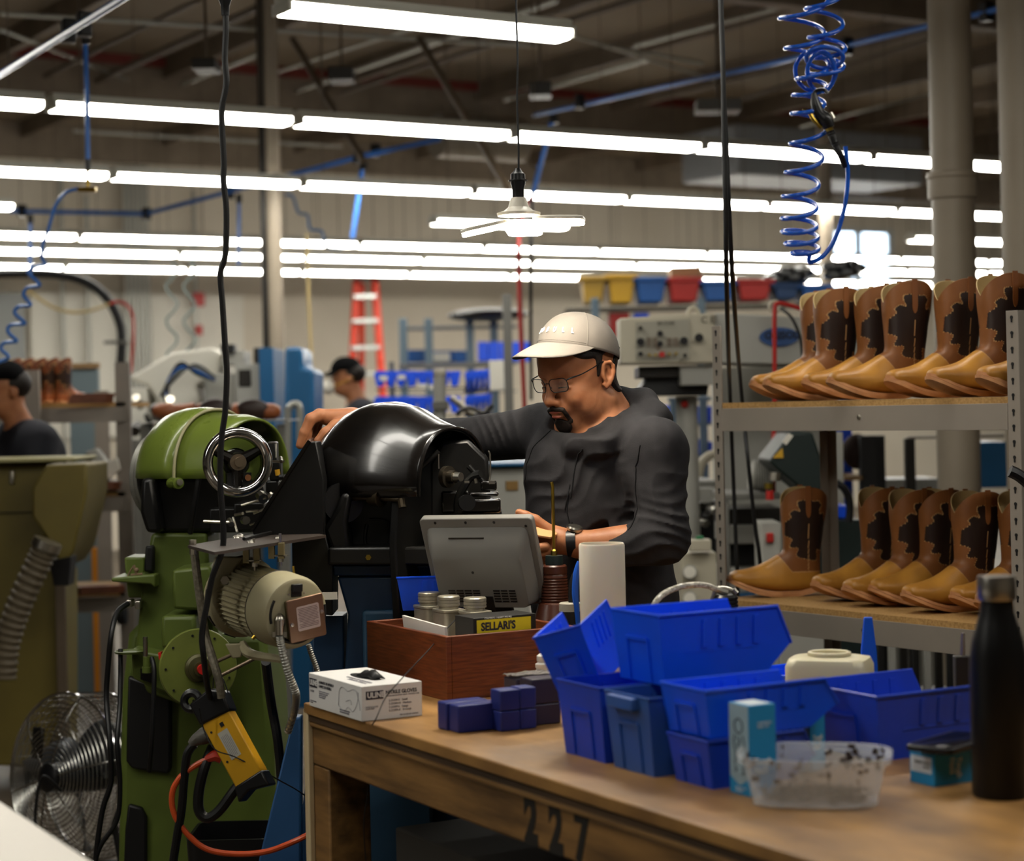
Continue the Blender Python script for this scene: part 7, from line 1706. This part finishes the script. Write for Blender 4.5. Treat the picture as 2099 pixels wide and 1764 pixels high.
q = top('black_duct_hose', 'thick black hose arching down at the left wall', 'hose', P(150,600,15)); tb('hose', [(-20,560,15),(110,562,15),(180,580,15),(222,615,15),(245,660,15),(250,700,15),(246,760,15)], .036, M_black, q, sub=6, n=10); rect('hose_bracket', (212,697,262,705), 14.9, .05, M_mgrey, q)
q = top('sagging_hose', 'thin yellow and red hose sagging across the left wall boards', 'hose', P(150,640,14)); tb('yellow_hose', [(50,590,14),(75,608,14),(110,630,14),(150,640,14),(190,635,14),(225,622,14)], .011, mat('yellow_hose','b8a26a',.5), q, sub=4); tb('red_hose', [(225,622,14),(245,618,14),(266,632,14),(274,670,14),(268,765,14)], .011, M_tred, q, sub=4)
cable('red_hose', [P(1090,402,11.7), P(1070,440,10.8), P(1064,500,10.2), P(1064,560,10.2), P(1068,680,10.2), P(1072,760,10.2), P(1076,850,10.2)], .013, mat('red_hose','a12a26',.5), 'red hose hanging left of the grey cap', 'hose')
cable('black_cable', [P(1092,402,11.7), P(1091,440,10.6), P(1089,480,10), P(1088,650,10), P(1089,820,10)], .009, M_cab, 'dark hanging cable just left of the man\'s cap')
cable('red_hose', [P(628,480,13), P(630,510,13), P(632,600,13), P(640,760,13)], .010, bpy.data.materials['yellow_hose'], 'thin yellowish hose hanging right of the slim column', 'hose')
q = top('red_hose', 'red hose looped over the eyelet of the large cream machine head', 'hose', P(1588,640,7.4)); obj('eyelet', MB().torus(P(1588,628,7.5), .02, .007, z=(0,1,0)), M_cream, q, w=True); tb('hose', [(1650,636,7.4),(1620,626,7.4),(1594,622,7.4),(1588,640,7.4),(1588,740,7.4),(1588,830,7.4),(1586,900,7.4),(1586,1010,7.4)], .0085, M_tred, q, sub=5)
cable('black_cable', [P(1600,632,7.45), P(1622,650,7.4), P(1640,690,7.4), P(1645,730,7.4)], .006, M_cab, 'short black cable curving from the eyelet of the cream machine head')
# ---- machines seen through the lower bay of the rack
t = TT('dark_green_machine', 'dark green machine with a sloping guard and warning triangle', 'machine', 1640, 7.0)
poly('sloping_guard', [(1576,945),(1622,885),(1665,885),(1706,1004),(1650,1010),(1590,960)], 7.0, .35, M_dkg, t, bevel=.01)
poly('warning_triangle', [(1584,938),(1604,918),(1606,938)], 6.99, .004, M_yel, t, bevel=0); poly('warning_label', [(1604,905),(1616,888),(1626,893),(1612,912)], 6.99, .004, M_white, t, bevel=0)
rect('lower_body', (1680,1065,1765,1400), 7.1, .4, M_dkg, t, floor=0); tb('hose', [(1704,985,7.0),(1730,1000,7.0),(1742,1030,7.0),(1740,1070,7.0)], .014, M_blk, t, sub=4)
tb('regulator', [(1590,968,6.9),(1588,985,6.9)], .02, M_steel, t); tb('gauge', [(1576,990,6.9),(1576,1002,6.9)], .016, bpy.data.materials['brass'], t); tb('red_cap', [(1578,1005,6.9),(1578,1024,6.9)], .014, M_tred, t)
rect('control_box', (1562,1070,1600,1180), 7.0, .2, M_lgrey, t, floor=0); rect('red_switch', (1572,1092,1586,1112), 6.98, .02, M_tred, t)
t = TT('small_motor', 'small grey finned motor seen through the rack', 'motor', 1560, 7.4); m = MB(); m.cyl(P(1538,972,7.4), P(1582,980,7.4), .055, n=24); obj('motor_body', m, M_lgrey, t, w=True)
m = MB()
for k in range(7): m.cyl(P(1545+k*5,973+k,7.4), P(1547+k*5,973+k,7.4), .058, n=24)
obj('fin_pattern', m, M_mgrey, t, w=True); rect('motor_shelf', (1480,1010,1600,1025), 7.3, .4, M_mgrey, t); rect('shelf_leg', (1484,1025,1494,1400), 7.3, .04, M_mgrey, t, floor=0)
t = TT('machine_bed', 'dark machine bed with pale panels left of the standing boot', 'machine', 1530, 7.8)
rect('dark_bed', (1480,1040,1600,1075), 7.8, .3, M_dark, t); rect('pale_panel', (1484,1075,1590,1115), 7.75, .35, M_lgrey, t); rect('dark_gap', (1484,1115,1590,1165), 7.9, .3, M_black, t); rect('pale_panel', (1484,1165,1590,1215), 7.75, .35, M_lgrey, t); rect('blue_base', (1484,1215,1590,1260), 7.7, .4, M_bcov, t, floor=0)
t = TT('gauge_cabinet', 'pale cabinet with two dial gauges between the man and the rack', 'cabinet', 1440, 7.0)
rect('cabinet_body', (1401,1132,1468,1400), 7.0, .4, M_cream, t, floor=0)
for y in (1172,1226): obj('gauge', MB().cyl(P(1414,y,6.99), P(1414,y,6.96), .026, n=24), M_lgrey, t, w=True); obj('gauge_face', MB().cyl(P(1414,y,6.96), P(1414,y,6.955), .021, n=24), M_white, t, w=True)
rect('button_box', (1414,1106,1458,1130), 6.95, .08, M_cream, t); obj('green_button', MB().cyl(P(1434,1104,6.97), P(1434,1098,6.97), .014, n=16), mat('green_plastic','1d7a4a',.4), t, w=True)
t = TT('dark_machinery', 'dark greasy machinery behind the man\'s left shoulder', 'machine', 1440, 8.4)
rect('bed', (1395,985,1468,1000), 8.4, .4, M_mgrey, t); rect('block', (1420,1000,1466,1032), 8.3, .3, M_lgrey, t); rect('dark_block', (1400,1032,1468,1100), 8.4, .4, M_black, t, floor=0)
for i in range(8): x, y = 1400+i*9, 1020+(i*37)%50; tb('fitting', [(x,y,8.25),(x+12,y+5,8.2)], .015, M_dark if i%2 else M_steel, t, n=7)
tb('wheel_guard', [(1432,975,8.3),(1438,950,8.3),(1452,935,8.3),(1466,930,8.3)], .02, M_cream, t, sub=3)
t = TT('cutting_table', 'grey metal cabinet with blue top and a brown label behind the machine head', 'cabinet', 1030, 7.2)
rect('cabinet_body', (945,958,1080,1300), 7.2, .5, M_lgrey, t, floor=0); rect('blue_top', (940,948,1082,958), 7.15, .55, M_bcov, t); rect('brown_label', (1037,985,1062,1005), 7.19, .005, mat('brown_tape','8a6a38',.6), t)
# white / dark bits right side through the rack
t = TT('display_rack', 'dark rack with hats and a green apron seen between the boots', 'rack', 1780, 8.6)
rect('post', (1772,892,1800,1300), 8.6, .06, M_black, t, floor=0); rect('post', (1802,892,1814,1300), 8.7, .06, M_black, t, floor=0); rect('shelf', (1725,975,1772,985), 8.6, .4, M_card, t, bevel=0); rect('bracket', (1862,898,1876,1200), 8.5, .04, M_dark, t, floor=0); rect('bracket', (1862,890,2060,900), 8.5, .04, M_rack, t)
obj('brown_hat', MB().ell(P(1757,925,8.7), (.07,.06,.08)), mat('dark_brown_felt','2b1b15',.8), t, w=True); rect('white_machine', (1818,980,1925,1200), 9.0, .3, M_lgrey, t, floor=0)
tag(rect('machine_cover', (2006,905,2066,1000), 8.8, .4, M_bcov), 'bright blue machine cover seen between column and right rack post', 'machine cover')
tag(rect('tote', (1708,1036,1742,1066), 7.15, .2, M_bin, floor=max(P(1680,1065,7.1).z, P(1765,1065,7.1).z)+.001), 'small bright blue bin on the dark green machine', 'tote')
tag(rect('partition_panel', (1700,885,1728,1065), 7.6, .03, M_lgrey), 'pale grey panel edge behind the sloping dark green guard', 'panel')
tag(rect('partition_panel', (1600,1260,1700,1400), 6.6, .05, M_lgrey, floor=0), 'pale grey cabinet side below the lower rack shelf', 'panel')
t = TT('tool_trolley', 'row of dark upright tools and bars under the lower rack shelf', 'trolley', 1850, 6.6)
for i in range(9): rect('upright_bar', (1800+i*24,1300,1812+i*24,1420), 6.6+.05*(i%3), .03, [M_black,M_lgrey,M_dark][i%3], t, floor=0)
rect('cross_bar', (1790,1420,2030,1430), 6.6, .2, M_dark, t)
# wall side clutter near the right: blue totes by the column, wall frame
tag(rect('tote', (1655,820,1745,860), 9.0, .3, M_bin, floor=0), 'bright blue tote glimpsed behind the boot toes', 'tote')
tag(rect('microphone_arm', (2066,955,2099,985), 4.9, .03, M_blk), 'black rounded handle end at the right edge beside the rack post', 'handle') if False else None
q = top('handle_end', 'black rounded handle end poking in at the right edge', 'handle', P(2085,975,4.4)); tb('grip', [(2070,965,4.4),(2090,975,4.4),(2120,1000,4.4)], .014, M_blk, q, sub=3)  # rounded end of a black handle, the rest out of view

# small boxes under the roof
for i, (r, D, lab) in enumerate((((672,135,722,163),12.0,'small grey junction box on a roof conduit left of the lamp cord'),((1086,166,1130,194),11.5,'small dark junction box above the second light row, right of the lamp cord'),((392,118,440,140),9.5,'dark box under the roof left of the slim column'),((1430,200,1520,226),11.0,'grey unit heater panel near the two black cables'))):
    q = P((r[0]+r[2])/2, r[1], D); t = top('junction_box', lab, 'junction box', (q.x, q.y, q.z)); rect('box_body', r, D, .2, M_dark if i != 3 else M_mgrey, t); obj('hanger_rod', MB().cyl((q.x, D+.1, q.z), (q.x, D+.1, ZC), .008, n=6), M_brown, t, w=True)
for i, (A, B, z) in enumerate([((640,0),(1000,60),4.2),((0,60),(330,190),4.35),((560,150),(900,40),4.3),((1130,60),(1470,165),4.3),((1640,260),(1915,190),4.2)]):
    pipe('roof_conduit', [cp(*A, z), cp(*B, z)], .014, M_conduit, ['thin conduit above the nearest light fixture','thin conduit crossing the joists at the upper left','thin conduit crossing behind the slim column near the roof','thin conduit falling to the right beyond the hanging lamp','thin conduit between the coiled hose and the thick column'][i], 'conduit')
